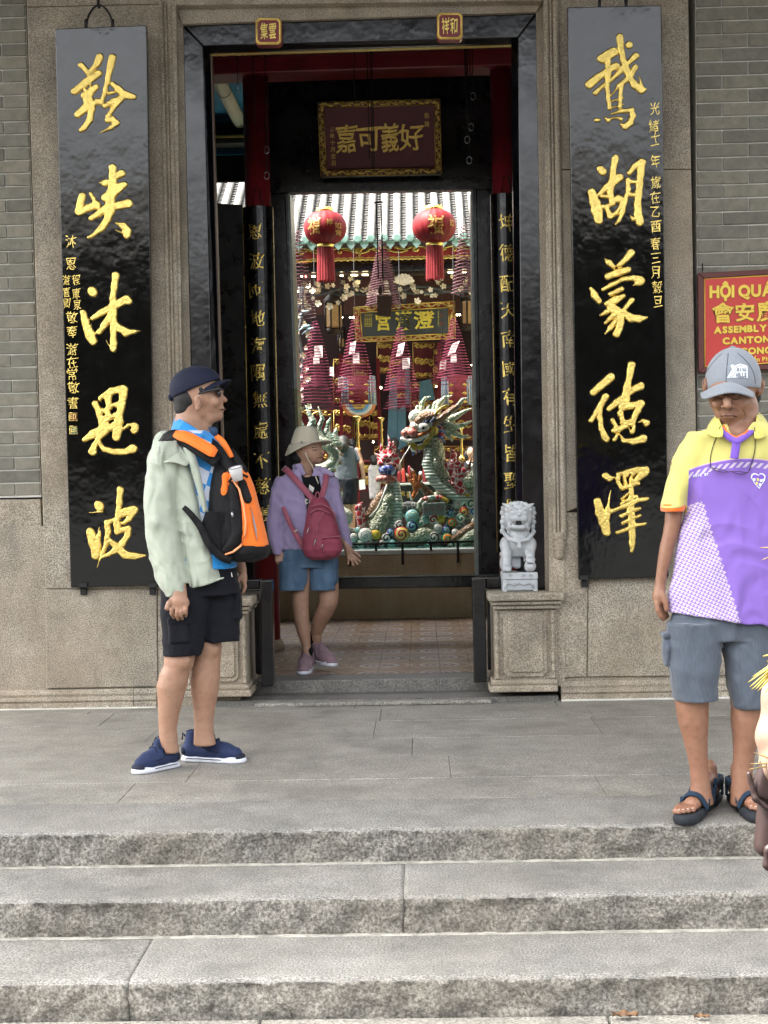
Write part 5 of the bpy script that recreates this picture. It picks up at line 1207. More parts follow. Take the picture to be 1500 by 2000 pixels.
pts = [lp(x, y, -33) for x, y in ((985, 1150), (990, 1140), (997, 1139), (1003, 1144), (1013, 1138), (1024, 1144), (1030, 1139), (1037, 1140), (1043, 1150))]; tube('plinth_scroll', pts, .0035, m_marb, ln, 6)
for cx, sg_ in ((996, 1), (1022, -1), (1036, 1)):
    tube('plinth_scroll', [lp(cx+4.5*(1-k/12)*math.cos(k*.8)*sg_, 1123+4*(1-k/12)*math.sin(k*.8), -34.5) for k in range(11)], .0025, m_marb, ln, 5)
s = S(); k = .012
s.ell(lp(1012, 1075, 8), lr(30, 24, 36), .02); s.ell(lp(1013, 1056, -8), lr(24, 20, 26), .02)       # body, chest
for sx, fx, fy in ((-1, 990, 1108), (1, 1036, 1092)):
    sh = lp(1012+sx*24, 1064, -10)
    s.ell(sh, lr(11, 14, 17), k); s.chain([sh, lp(1012+sx*23, 1082, -20), lp(fx, fy-6, -24)], [lr(11), lr(8.5), lr(8)], k)
    s.ell(lp(fx, fy+1, -30), lr(10, 11, 6), .006)
    for t in range(4): s.cap(lp(fx-6+t*4, fy+1, -36), lp(fx-6+t*4, fy+6, -40), lr(2.4), lr(2.6), .003)
    s.ell(lp(1012+sx*27, 1100, 12), lr(9, 22, 18), k)   # haunch
s.ell(lp(1035, 1106, -26), lr(12, 12, 11.5), .004)     # ball
hd = lp(1012, 1012, -16)
s.ell(hd, lr(27, 24, 26), .015); s.ell(lp(1013, 1003, -30), lr(20, 12, 12), .01)
s.cap(lp(1003, 1012, -42), lp(1022, 1012, -42), lr(9), lr(9), .01); s.ell(lp(1014, 1004.5, -49), lr(5.5, 5, 5), .004)
for sx in (-1, 1):
    s.ell(lp(1013+sx*12, 1002, -38), lr(5, 4, 3.6), .004); s.chain([lp(1013+sx*5, 997, -40), lp(1013+sx*13, 993, -38), lp(1013+sx*21, 999, -32)], [lr(2.5), lr(3.4), lr(2)], .004)
    s.ell(lp(1013+sx*9, 1012, -46), lr(7, 5, 4.5), .005); s.cap(lp(1012+sx*18, 990, -24), lp(1012+sx*30, 984, -22), lr(5.5), lr(1.8), .006)
    for i in range(6):
        y = 993+i*9; x = 1012+sx*(28+2*(i % 2)); s.ell(lp(x, y, -10+i), lr(6, 6, 5.5), .005); s.ell(lp(1012+sx*(23-i), y+3, -22+2*i), lr(5, 5, 5), .005); s.cap(lp(x, y, -6), lp(x+sx*4.5, y-4, -6), lr(3.6), lr(1.2), .004)
    s.ell(lp(1012+sx*16, 1027, -30), lr(5, 6, 8), .006)
for i in range(5): s.ell(lp(998+i*7, 985-2*math.sin(i*.8), -20), lr(5, 6, 5), .005)
s.ell(lp(1013, 990, -28), lr(11, 5, 6), .004)
s.cap(lp(1004, 1029, -38), lp(1022, 1029, -38), lr(5), lr(5), .006)
s.ell(lp(1013, 1021, -47), lr(9.5, 8, 4), .004, op='s')
for sx in (-1, 1): s.cap(lp(1013+sx*7, 1018, -47), lp(1013+sx*7, 1024, -47), lr(1.6), lr(.8), .001)
s.chain([lp(985, 1042, -16), lp(995, 1053, -32), lp(1013, 1058, -38), lp(1031, 1053, -32), lp(1041, 1042, -16)], lr(4), .004)
s.ell(lp(1013, 1049, -34), lr(12, 5, 7), .004); s.cap(lp(1014, 1061, -40), lp(1014, 1068, -42), lr(3), lr(5.5), .004)
for i in range(5): s.ell(lp(982+3*(i % 2), 1062+i*10, 20), lr(6, 14, 6), .006); s.ell(lp(1043-3*(i % 2), 1062+i*10, 20), lr(6, 14, 6), .006)
s.box(lp(1012, 1102, -18), (lr(11), lr(16), lr(14)), .006, .01, op='s')
s.plane(lp(1012, 1117.5), (0, 0, -1))
s.build('lion_body', .0042, m_marb, ln)
tube('mane_groove', [lp(1013, 1046, -45), lp(1006, 1043, -42)], .002, m_marb, ln, 5)
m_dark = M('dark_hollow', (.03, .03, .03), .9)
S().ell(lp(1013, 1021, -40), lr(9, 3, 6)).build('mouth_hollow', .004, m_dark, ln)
# ================================================================== dragon fountain
DF = Fig(13.3); dp = DF.p; dr = DF.r
m_dg = crack('green_scales', (.19, .23, .13), (.55, .52, .40), 30, .10, .3, .8, (.28, .33, .21)); m_dgl = crack('pale_green_mosaic', (.42, .46, .32), (.60, .58, .46), 30, .08, .3, .5, (.20, .30, .19))
m_belly = NT('belly_ribs'); _v = m_belly.co(False); _w = m_belly.new('ShaderNodeTexWave', bands_direction='Z'); _w.inputs['Scale'].default_value = 11; _w.inputs['Distortion'].default_value = .6; m_belly.lk(_v, _w.inputs[0])
m_belly.base(m_belly.ramp(_w.outputs[1], [(.1, (.16, .24, .20)), (.35, (.62, .66, .56))])); m_belly.set(Roughness=.3); m_belly.bump(_w.outputs[1], .6, .01); m_belly = m_belly.m
m_dred = crack('red_flame_mosaic', (.50, .025, .03), (.62, .52, .48), 20, .09, .3, .5, (.36, .03, .04)); m_dbr = crack('brown_mosaic', (.22, .10, .04), (.34, .24, .14), 34, .08, .35, .5, (.14, .07, .04))
m_dcr = crack('cream_mosaic', (.62, .58, .45), (.35, .36, .30), 22, .05, .3, .4, (.50, .55, .45)); m_dye = crack('yellow_mosaic', (.70, .50, .04), (.55, .35, .10), 22, .08, .3, .3); m_dbl = crack('blue_mosaic', (.025, .04, .22), (.35, .38, .5), 24, .08, .3, .3, (.05, .08, .3))
m_dor = crack('orange_mosaic', (.55, .17, .03), (.30, .08, .02), 24, .09, .3, .4); m_dpk = crack('pink_mosaic', (.60, .14, .10), (.62, .30, .25), 26, .08, .3, .4); m_dwh = M('white_glaze', (.72, .70, .64), .25); m_dbk = M('black_glaze', (.012, .012, .015), .2)
m_dry = crack('grey_rock_mosaic', (.16, .17, .15), (.42, .42, .36), 18, .07, .5, .5)
dg = thing('dragon_statue', 'mosaic dragon rearing with open yellow jaw, round white eye and green spiked mane', 'dragon statue', dp(850, 1060))
s = S(); pts = [(848, 862), (848, 885), (849, 910), (858, 934), (875, 952), (900, 967), (930, 964), (952, 945)]; rs = [17, 20, 22, 20, 17, 15, 13, 12]
pts += []
s.chain([dp(*p, 4) for p in pts], [dr(r) for r in rs], .02); s.chain([dp(905, 968, 12), dp(880, 985, 20), dp(850, 1000, 22), dp(826, 1030, 14), dp(800, 1050, 14)], [dr(13), dr(16), dr(18), dr(18), dr(14)], .02)
s.chain([dp(840, 985, 14), dp(870, 965, 14)], [dr(16), dr(14)], .02)
s.build('body', .011, m_dg, dg)
S().chain([dp(838, 880, -8), dp(835, 905, -10), dp(842, 930, -12), dp(858, 950, -12), dp(880, 965, -10), dp(905, 975, -8), dp(928, 973, -6)], [dr(9), dr(11), dr(11), dr(10), dr(9), dr(8), dr(7)], .01).build('belly', .01, m_belly, dg)
S().ell(dp(838, 820, 0), dr(26, 20, 21), .01).ell(dp(818, 832, -4), dr(18, 14, 11), .015).ell(dp(812, 815, -2), dr(14, 12, 15), .012).build('head', .009, m_dcr, dg)
S().ell(dp(836, 815, -8), dr(23, 13, 13), .01).ell(dp(818, 822, -10), dr(10, 10, 9), .01).build('brow', .008, m_dbr, dg)
S().ell(dp(791, 846, -8), dr(8, 8, 8), .006).ell(dp(806, 845, -12), dr(10, 8, 9), .006).ell(dp(798, 842, 0), dr(11, 8, 8), .006).build('nose', .007, m_dpk, dg)
S().chain([dp(785, 857, -8), dp(800, 861, -12), dp(820, 858, -14), dp(836, 848, -14)], [dr(3.5), dr(4.5), dr(4), dr(3)], .006).build('upper_lip', .007, m_dwh, dg)
S().chain([dp(815, 852, -14), dp(830, 846, -16), dp(840, 840, -16)], [dr(4), dr(4), dr(3)], .006).build('inner_lip', .007, m_dor, dg)
S().chain([dp(802, 868, -8), dp(812, 875, -8), dp(824, 872, -8), dp(834, 862, -8), dp(842, 852, -8)], [dr(6), dr(7), dr(5), dr(5), dr(4)], .006).build('lower_jaw', .007, m_dye, dg)
S().ell(dp(820, 864, -6), dr(9, 8, 4)).build('mouth_hollow', .008, m_dbk, dg); S().cap(dp(816, 869, -13), dp(826, 866, -13), dr(2.2), dr(1.6)).cap(dp(802, 874, -10), dp(806, 880, -10), dr(2), dr(3)).build('tooth', .006, m_dwh, dg)
S().ell(dp(814, 879, -11), dr(5, 4, 3)).build('chin_red', .006, m_dred, dg)
S().ell(dp(847, 841, -12), dr(9, 6, 10)).build('cheek', .006, m_dye, dg)
S().ell(dp(828, 834, -20), dr(10, 5, 8), rot=Matrix.Rotation(.2, 3, 'Y')).build('eye', .005, m_dwh, dg); S().ell(dp(826.5, 835.5, -24.6), dr(3.3, 1.6, 3.3)).build('pupil', .003, m_dbk, dg)
for i in range(5): S().cap(dp(826+i*5, 826-i*.6, -19), dp(832+i*5.4, 818-i*1.2, -20), dr(2.4), dr(.8)).build('eyelash', .005, m_dbl if i % 2 else m_dbk, dg)
for i in range(8):
    a = -1.25+i*.36; c = dp(850+math.cos(a)*11, 845+math.sin(a)*16, -6); e2 = dp(850+math.cos(a)*23, 848+math.sin(a)*29, -2)
    S().cap(c, e2, dr(5.5), dr(1.2)).build('frill', .008, (m_dred, m_dbl)[i % 2], dg)
for i in range(7): S().cap(dp(808+i*6, 878-i*3.4+abs(i-3)*.5, -4), dp(806+i*6, 890-i*3, -2), dr(4), dr(1.5)).build('beard', .008, (m_dbl, m_dpk)[i % 2], dg)
S().chain([dp(848, 826, -10), dp(862, 816, -12), dp(880, 803, -14), dp(896, 792, -16)], [dr(9), dr(8), dr(6.5), dr(5)], .006).cap(dp(876, 806, -14), dp(884, 794, -14), dr(3), dr(2)).build('horn', .008, m_dbr, dg)
S().chain([dp(894, 793, -16), dp(903, 781, -16), dp(913, 777, -16)], [dr(4.5), dr(4), dr(1.2)], .004).build('horn_tip', .006, m_dgl, dg)
S().chain([dp(846, 812, -14), dp(856, 802, -14), dp(862, 796, -14), dp(874, 790, -14)], [dr(4), dr(3), dr(2.4), dr(.8)], .004).build('horn_branch', .006, m_dye, dg)
MS = [([(823, 802), (824, 788), (830, 778), (841, 774)], 6), ([(846, 804), (850, 788), (857, 780)], 6), ([(852, 806), (858, 788), (868, 777), (883, 773)], 8), ([(814, 803), (815, 794), (817, 792)], 4), ([(880, 818), (893, 812), (906, 804), (922, 797)], 7), ([(874, 828), (892, 833), (908, 829), (924, 821)], 8), ([(872, 838), (888, 846), (903, 853), (919, 852)], 8), ([(862, 846), (874, 849), (881, 857), (884, 864)], 6), ([(850, 852), (862, 856), (870, 864)], 6), ([(834, 800), (838, 793), (836, 791)], 4)]
for p, r0 in MS: S().chain([dp(*q, 2) for q in p], [dr(r0*(1-i/(len(p)-.7))+.6) for i in range(len(p))], .006).build('mane_spike', .008, m_dgl, dg)
S().ell(dp(870, 830, 8), dr(16, 14, 18)).build('mane_root', .01, m_dg, dg)
S().chain([dp(900, 955, -10), dp(888, 930, -12), dp(884, 905, -12), dp(886, 888, -12), dp(879, 875, -12)], [dr(11), dr(10), dr(8), dr(6), dr(1.5)], .012).chain([dp(888, 925, -12), dp(876, 912, -14), dp(868, 900, -14)], [dr(7), dr(7), dr(3)], .01).chain([dp(890, 920, -12), dp(898, 905, -12), dp(893, 896, -10)], [dr(6), dr(4), dr(1)], .01).chain([dp(893, 935, -12), dp(905, 918, -14), dp(903, 905, -14)], [dr(7), dr(5), dr(1)], .01).chain([dp(898, 945, -12), dp(912, 930, -14), dp(918, 915, -14)], [dr(7), dr(4), dr(1)], .01).chain([dp(900, 953, -14), dp(885, 945, -16), dp(875, 938, -16)], [dr(6), dr(4), dr(1)], .01).build('flame_wing', .009, m_dred, dg)
S().chain([dp(896, 947, -8), dp(915, 938, -6), dp(945, 915, 0)], [dr(9), dr(15), dr(18)], .015).build('shoulder', .01, m_dg, dg)
for x0, y0, x1, y1 in ((901, 925, 907, 898), (915, 915, 921, 895), (930, 905, 934, 888)): S().cap(dp(x0, y0, -6), dp(x1, y1, -6), dr(4.5), dr(1)).build('back_fin', .007, m_dbr, dg)
S().chain([dp(848, 985, -2), dp(838, 966, -4), dp(822, 948, -6)], [dr(11), dr(9), dr(7)], .01).build('foreleg', .009, m_dbr, dg)
s = S().chain([dp(820, 948, -8), dp(812, 950, -10), dp(812, 960, -10), dp(806, 972, -10)], [dr(6), dr(6.5), dr(4.5), dr(4)], .008)
for p in ([(810, 948), (802, 938), (797, 930)], [(812, 944), (810, 930), (807, 921)], [(817, 944), (821, 934), (821, 929)]): s.chain([dp(*q, -11) for q in p], [dr(4.5), dr(4), dr(3.4)], .005)
s.build('claw', .007, m_dor, dg)
for a, b in (((797, 930), (793, 924)), ((807, 921), (802, 914)), ((821, 929), (824, 923)), ((804, 975), (799, 960))): S().cap(dp(*a, -11), dp(*b, -13), dr(3), dr(.8)).build('talon', .005, m_dwh, dg)
wt = tube('water_jet', [dp(802, 869, -14), dp(797, 878, -16), dp(788, 892, -18), dp(782, 902, -18), dp(780, 914, -18)], .005, m_dwh, None, 5); wt['label'] = 'thin white water jet falling from the dragon mouth'; wt['category'] = 'water jet'
# carp rising in the middle
cp = thing('carp_statue', 'green scaled mosaic carp rising upright with a blue bowl and red flame on top', 'carp statue', dp(750, 1060))
S().chain([dp(722, 1046, 0), dp(736, 1032, -2), dp(750, 1006, -4), dp(760, 975, -4), dp(767, 945, -2)], [dr(16), dr(23), dr(18), dr(15), dr(9)], .02).chain([dp(742, 1040, 0), dp(700, 1046, 0), dp(676, 1040, 0), dp(655, 1035, 0)], [dr(16), dr(12), dr(12), dr(12)], .02).build('body', .01, m_dg, cp)
S().chain([dp(774, 945, -8), dp(777, 980, -8), dp(776, 1015, -8), dp(765, 1040, -8)], [dr(7), dr(9), dr(9), dr(8)], .01).build('belly', .01, m_belly, cp)
S().chain([dp(716, 1012, -2), dp(735, 985, -2), dp(752, 955, -2)], [dr(8), dr(9), dr(5)], .01).chain([dp(727, 995, -2), dp(722, 985, -2)], [dr(4), dr(1)], .01).chain([dp(738, 974, -2), dp(735, 962, -2)], [dr(4), dr(1)], .01).chain([dp(722, 1000), dp(728, 968)], [dr(3), dr(1)], .01).build('back_fin', .008, m_dbr, cp)
tube('pale_seam', [dp(x, y, -14) for x, y in ((722, 1010), (737, 994), (748, 970), (756, 946))], .010, m_dwh, cp, 6)
S().chain([dp(740, 936, -6), dp(755, 934, -8), dp(770, 937, -8)], [dr(7), dr(9), dr(7)], .01).build('ruffle', .009, m_dpk, cp); S().ell(dp(756, 918, -4), dr(17, 14, 12)).build('blue_bowl', .008, m_dbl, cp)
s = S()
for p in ([(756, 908), (757, 888), (762, 870), (758, 848)], [(748, 905), (740, 892), (732, 885)], [(765, 905), (774, 892), (777, 886)], [(752, 895), (746, 880), (744, 866)], [(762, 892), (769, 876), (768, 862)], [(745, 905), (752, 890), (758, 875)], [(770, 908), (778, 900), (779, 893)]): s.chain([dp(*q, -4+(i % 2)*3) for i, q in enumerate(p)], [dr(8*(1-i/(len(p)-.8))+.5) for i in range(len(p))], .008)
s.build('flame', .008, m_dred, cp)
# left tail and sea life
tl2 = thing('dragon_tail', 'curling mosaic dragon tail with tall wavy turquoise spikes behind the bucket hat', 'dragon tail', dp(640, 1060))
m_tq = crack('turquoise_spike', (.25, .38, .29), (.58, .58, .46), 20, .1, .3, .5, (.12, .26, .20), (1, 1, 2.2))
S().chain([dp(628, 862, 0), dp(646, 872, -2), dp(655, 888, -2), dp(650, 905, -2), dp(632, 916, 0), dp(600, 925, 0), dp(590, 960, 4), dp(620, 1040, 8)], [dr(12), dr(12), dr(11), dr(11), dr(11), dr(16), dr(20), dr(22)], .02).build('tail_body', .011, m_dgl, tl2)
S().chain([dp(640, 866, -10), dp(658, 878, -11), dp(664, 893, -11), dp(655, 910, -11), dp(636, 922, -10)], dr(2.5), .006).build('pale_seam', .008, m_dwh, tl2)
for p in ([(588, 838), (584, 822), (582, 808)], [(606, 840), (611, 822), (603, 806), (597, 792)], [(630, 858), (621, 838), (630, 818), (621, 794)], [(648, 862), (638, 842), (641, 826), (646, 815)], [(660, 868), (653, 852), (655, 843), (657, 835)], [(572, 850), (568, 830), (570, 812)]):
    S().chain([dp(*q, 0) for q in p], [dr(8.5*(1-i/(len(p)-.75))+.7) for i in range(len(p))], .008).build('spike', .008, m_tq, tl2)
for a, b in (((652, 866), (660, 866)), ((660, 876), (670, 874)), ((664, 888), (672, 888)), ((660, 902), (669, 908)), ((650, 914), (656, 922)), ((642, 864), (646, 856))): S().cap(dp(*a, -3), dp(*b, -3), dr(6), dr(1.2)).build('brown_fin', .008, m_dbr, tl2)
S().chain([dp(656, 990, -4), dp(660, 965, -4), dp(655, 950, -4)], [dr(9), dr(9), dr(8)], .01).build('fish_body', .01, m_dgl, tl2)
for a, b in (((652, 958), (648, 945)), ((658, 955), (660, 942)), ((665, 958), (668, 946))): S().cap(dp(*a, -6), dp(*b, -6), dr(3.5), dr(1)).build('brown_fin', .008, m_dbr, tl2)
cr = thing('coral_statue', 'small red mosaic coral and painted shell beside the woman with the pink bag', 'coral statue', dp(700, 1060, -8))
S().chain([dp(706, 1032, -14), dp(704, 1010, -14), dp(700, 992, -14), dp(708, 980, -14)], [dr(9), dr(9), dr(7), dr(1)], .01).chain([dp(702, 1005, -14), dp(693, 996, -14)], [dr(6), dr(1)], .01).chain([dp(708, 1000, -14), dp(713, 990, -14)], [dr(5), dr(1)], .01).chain([dp(708, 1025), dp(703, 1040, -10)], [dr(6), dr(5)], .01).build('coral', .008, m_dred, cr)
S().ell(dp(674, 1010, -14), dr(16, 9, 17)).ell(dp(668, 996, -12), dr(8, 6, 8)).build('shell', .009, m_dcr, cr)
m_spir = {}
def spiral_mat(nm, a, b, c):
    n = NT('cloud_'+nm); v = n.co(False); x, y, z = n.xyz(v)
    r = n.math('SQRT', n.math('ADD', n.math('MULTIPLY', x, x), n.math('MULTIPLY', z, z))); an = n.math('ARCTAN2', z, x)
    q = n.math('FRACT', n.math('ADD', n.math('MULTIPLY', r, 30), n.math('MULTIPLY', an, .159)))
    n.base(n.ramp(q, [(.0, a), (.42, a), (.46, c), (.54, c), (.58, b), (.96, b), (1, c)])); n.set(Roughness=.25); n.bump(n.ramp(q, [(.4, 1.0), (.5, 0.0), (.6, 1.0)]), .5, .01); return n.m
R_, Yl, Wh, Bk, Nv, Cy, Gn, Or = (.42, .02, .02), (.65, .48, .05), (.62, .60, .52), (.02, .02, .03), (.03, .05, .22), (.18, .42, .42), (.03, .20, .10), (.60, .15, .04)
combos = {'red_yellow': (R_, Yl, Wh), 'red_white': (R_, Wh, Wh), 'black_white': (Bk, Wh, Wh), 'navy_white': (Nv, Cy, Wh), 'cyan_yellow': (Cy, Cy, Yl), 'yellow': (Yl, Yl, Or), 'green_white': (Gn, Wh, Wh), 'orange_green': (Or, Gn, Yl), 'cream_blue': (Wh, Wh, Nv)}
mats_ = {k: spiral_mat(k, *v) for k, v in combos.items()}
cb = thing('cloud_balls', 'heap of painted spiral cloud balls and scaled waves at the foot of the dragon', 'mosaic heap', dp(800, 1072, -20))
BL = [(805, 1009, 14, 'cyan_yellow'), (780, 1026, 10, 'black_white'), (805, 1027, 11, 'navy_white'), (784, 1043, 15, 'red_yellow'), (734, 1044, 10, 'yellow'), (755, 1051, 10, 'black_white'), (763, 1040, 8, 'navy_white'), (719, 1054, 8, 'red_white'), (745, 1060, 7, 'red_white'), (846, 1015, 9, 'red_white'), (862, 1014, 8, 'yellow'), (831, 1014, 9, 'cyan_yellow'), (855, 1031, 9, 'cream_blue'), (871, 1035, 8, 'navy_white'), (882, 1021, 10, 'orange_green'), (847, 1049, 10, 'black_white'), (822, 1021, 8, 'green_white'), (905, 999, 10, 'red_yellow'), (900, 1012, 10, 'green_white'), (920, 985, 12, 'green_white'), (714, 1046, 15, 'cream_blue'), (926, 1000, 9, 'navy_white'), (873, 1052, 11, 'orange_green'), (912, 972, 8, 'yellow'), (889, 1040, 8, 'cream_blue'), (704, 1062, 8, 'green_white'), (765, 1062, 9, 'cyan_yellow'), (930, 1020, 10, 'cream_blue'), (893, 985, 9, 'cream_blue'), (836, 1062, 8, 'green_white'), (690, 1050, 9, 'cream_blue'), (700, 1036, 7, 'cyan_yellow'), (864, 1000, 7, 'black_white'), (880, 1003, 8, 'navy_white')]
for x, y, r, kk in BL:
    c = dp(x, y, -26+(1060-y)*.2); rr = dr(r); o = lathe('cloud_ball', (0, 0, 0), [(rr*math.cos(a), rr*math.sin(a)) for a in [(-1.5+3*i/10) for i in range(11)]], mats_[kk], cb, 18, 1, .7); o.data.transform(Matrix.Translation(base(cb))); o.location = c-base(cb)
S().chain([dp(795, 1055, -12), dp(825, 1045, -14), dp(850, 1040, -10)], [dr(14), dr(17), dr(12)], .02).build('scaled_wave', .01, m_dg, cb)
S().chain([dp(884, 1054, -24), dp(905, 1040, -24), dp(932, 1022, -22)], [dr(7), dr(8), dr(8)], .01).build('brown_ridge', .009, m_dbr, cb); S().chain([dp(895, 1062, -24), dp(918, 1050, -24), dp(945, 1036, -22)], [dr(9), dr(14), dr(14)], .01).build('scaled_wave', .01, m_dg, cb)
S().ell(dp(800, 995, 10), dr(24, 18, 16)).ell(dp(870, 990, 10), dr(30, 14, 18)).ell(dp(900, 1030, 0), dr(30, 20, 40)).ell(dp(830, 1050, 0), dr(60, 24, 22)).ell(dp(740, 1060, 0), dr(60, 24, 14)).build('rockwork', .013, m_dry, cb)
sb = thing('name_tablet', 'grey stone tablet with faded red characters under a painted mosaic arch', 'tablet', dp(848, 1006, -20))
slab('tablet', [(826, 983), (869, 981), (870, 1006), (826, 1008)], 13.05, 13.1, M('tablet_grey', (.20, .22, .20), .7, 0, .2, 30), sb, .006)
m_dim = M('faded_red', (.30, .10, .08), .7)
for c, x, y in (('石', 839, 986), ('灣', 853, 985), ('黃', 829, 992), ('文', 837, 992), ('寶', 844, 992), ('大', 852, 991), ('師', 860, 991), ('造', 846, 999)): text('character', c, (x, y, x+6.5, y+6.5), m_dim, sb, lambda a, b: P(a, b, 13.05), .0, .002)
AR = [(818, 992), (819, 983), (825, 976), (836, 973), (849, 971), (862, 972), (873, 978)]
for i, (a, b) in enumerate(zip(AR, AR[1:])): S().cap(dp(*a, -20), dp(*b, -20), dr(4.5), dr(4.5)).build('arch_piece', .007, (m_dgl, m_dcr, m_dpk, m_tq, m_dred, m_dye)[i], sb)
# ================================================================== people
m_skA = skin('skin_tan', (.34, .20, .13), .4); m_skW = skin('skin_woman', (.38, .23, .155), .3)
m_skB = skin('skin_dark_tan', (.25, .13, .078), .4, (.30, .11, .07)); m_skC = skin('skin_pale', (.20, .135, .098), .15)
m_hair = M('black_hair', (.005, .0045, .0045), .6, 0, .5, 200, 300, .8, .003)
def finger(s, pts, r, k=.003): s.chain(pts, [r, r*.95, r*.9, r*.75][:len(pts)], k)
def shoe(par, heel, toe, z0, up, sole, name='shoe', L=None, lace=None, collar=.105, trim=None):
    h = Vector((heel[0], heel[1], z0)); t = Vector((toe[0], toe[1], z0)); u = (t-h).normalized(); Ln = (t-h).length; w = u.cross(Vector((0, 0, 1)))
    q = lambda a, b, c: h+u*(a*Ln)+w*b+Vector((0, 0, c))
    s = S().chain([q(.12, 0, .052), q(.45, 0, .052), q(.72, 0, .045), q(.88, 0, .038)], [.038, .040, .041, .032], .012).chain([q(.16, 0, .06), q(.20, 0, collar+.02)], [.037, .038], .012).chain([q(.25, 0, collar), q(.5, 0, .075), q(.68, 0, .055)], [.034, .030, .03], .012)
    s.chain([q(.36, 0, collar+.015), q(.46, 0, collar+.01)], [.022, .018], .01); s.cap(q(.2, 0, collar+.018), q(.17, 0, collar+.09), .029, .034, .004, op='s'); s.plane(q(0, 0, .018), (0, 0, -1))
    o = s.build(name, .0045, up, par); par = o
    s = S()
    for a, r in ((.10, .036), (.3, .037), (.5, .038), (.7, .043), (.86, .038)): s.cap(q(a, 0, .012), q(min(.93, a+.12), 0, .012), r, r*.96, .01, ((0, 0, 1), .62))
    s.plane(q(0, 0, .001), (0, 0, -1)); s.plane(q(0, 0, .030), (0, 0, 1)); s.build('sole', .0045, sole, par)
    if lace:
        for i in range(4):
            a = .40+i*.08; za = collar+.040-.19*(a-.36); tube('lace', [q(a+.02, -.030, za-.026), q(a+.03, -.014, za-.004), q(a+.04, .014, za-.004), q(a+.02, .030, za-.026)], .0036, lace, par, 5)
        tube('lace', [q(.40, 0, collar+.04), q(.40, .03, collar+.03), q(.47, .046, .08), q(.52, .046, .055)], .003, lace, par, 5); tube('lace', [q(.40, 0, collar+.04), q(.36, -.03, collar+.035), q(.38, -.045, .09), q(.44, -.042, .075), q(.42, -.02, collar+.02)], .003, lace, par, 5)
        for sd in (-1, 1): tube('side_seam', crv([q(.30, sd*.038, .092), q(.46, sd*.0435, .062), q(.64, sd*.0435, .052), q(.78, sd*.034, .062)], 3), .0022, lace, par, 5); tube('sole_groove', crv([q(.1, sd*.0385, .020), q(.4, sd*.0395, .019), q(.7, sd*.0455, .018)], 3), .0018, lace, par, 5)
        s = S().chain([q(.06, -.03, .05), q(.02, 0, .055), q(.06, .03, .05)], .013, .01, ((0, 0, 1), 1.3)); s.build('heel_counter', .0045, lace, par); s = S().ell(q(.90, 0, .028), (.040, .040, .018)); s.plane(q(.93, 0, .03), -u); s.build('toe_bumper', .0045, lace, par)
    if trim: tube('pull_tab', [q(.30, 0, collar+.045), q(.34, 0, collar+.025), q(.36, 0, collar+.01)], .006, trim, par, 6); tube('heel_loop', [q(.05, 0, collar+.005), q(.0, 0, collar+.02), q(-.01, 0, collar-.01)], .004, up, par, 6)
    return q
def band(nm, pts, w, mat, par, th=.006, nrm=Vector((0, -1, 0))):
    pts = [Vector(q) for q in pts]; V = []; Fc = []
    for i, q in enumerate(pts):
        t = (pts[min(i+1, len(pts)-1)]-pts[max(i-1, 0)]).normalized(); nn = nrm[i] if isinstance(nrm, list) else nrm
        a = t.cross(nn).normalized(); b = a.cross(t).normalized(); ww = w[i] if isinstance(w, list) else w
        V += [q-a*ww, q-a*ww*.9+b*th, q+a*ww*.9+b*th, q+a*ww, q+a*ww-b*th*.3, q-a*ww-b*th*.3]
    for i in range(len(pts)-1):
        for k in range(6): Fc.append((i*6+k, i*6+(k+1) % 6, i*6+6+(k+1) % 6, i*6+6+k))
    Fc += [tuple(range(5, -1, -1)), tuple(range(len(V)-6, len(V)))]
    return mk(nm, V, Fc, mat, par, smooth=True)
NU = Vector((-.25, -.75, .6))
def crv(pts, n=6):
    pts = [Vector(q) for q in pts]; out = []
    P_ = [pts[0]]+pts+[pts[-1]]
    for i in range(1, len(P_)-2):
        for k in range(n):
            t = k/n; a, b, c, d = P_[i-1:i+3]; out.append(.5*((2*b)+(c-a)*t+(2*a-5*b+4*c-d)*t*t+(3*b-a-3*c+d)*t**3))
    return out+[pts[-1]]
# ---------------------------------------------------------------- man in the dark cap
A = Fig(6.43); p = A.p; r = A.r
mb = thing('person', 'man in navy cap, sunglasses and pale green jacket standing before the plaque', 'person', p(370, 1495))
s = S()
s.ell(p(386, 768, 0), r(45, 38, 40), .02); s.ell(p(402, 778, 0), r(32, 29, 34), .02); s.ell(p(413, 795, 0), r(22, 21, 24), .02)
s.ell(p(425, 811, 0), r(10, 12, 8), .015); s.chain([p(395, 805, -14), p(410, 816, -8), p(424, 815, 0)], [r(12), r(9), r(8)], .015)
s.cap(p(428, 770, 0), p(439, 781, 0), r(4.5), r(5), .007); s.ell(p(434, 797, 0), r(4.5, 9, 3), .005); s.ell(p(433.5, 802.5, 0), r(4.5, 8, 3), .005); s.ell(p(424, 765, 0), r(8, 20, 5), .01); s.ell(p(418, 785, -20), r(11, 9, 10), .012)
s.ell(p(387, 785, -37), r(8, 4, 13), .003, Matrix.Rotation(.12, 3, 'Y')); s.ell(p(388, 784, -40.5), r(4.5, 2, 8), .003, op='s'); s.ell(p(386, 797, -37), r(5, 4, 6), .004)
s.chain([p(376, 800, 4), p(374, 830, 4), p(372, 862, 6)], [r(32), r(31), r(38)], .02); s.cap(p(406, 820, -6), p(404, 850, -6), r(8), r(7), .02)
s.stack(A.rows([(855, 330, 425), (880, 318, 440), (950, 318, 445), (1050, 335, 440), (1140, 345, 435)], 0, 34), .02)
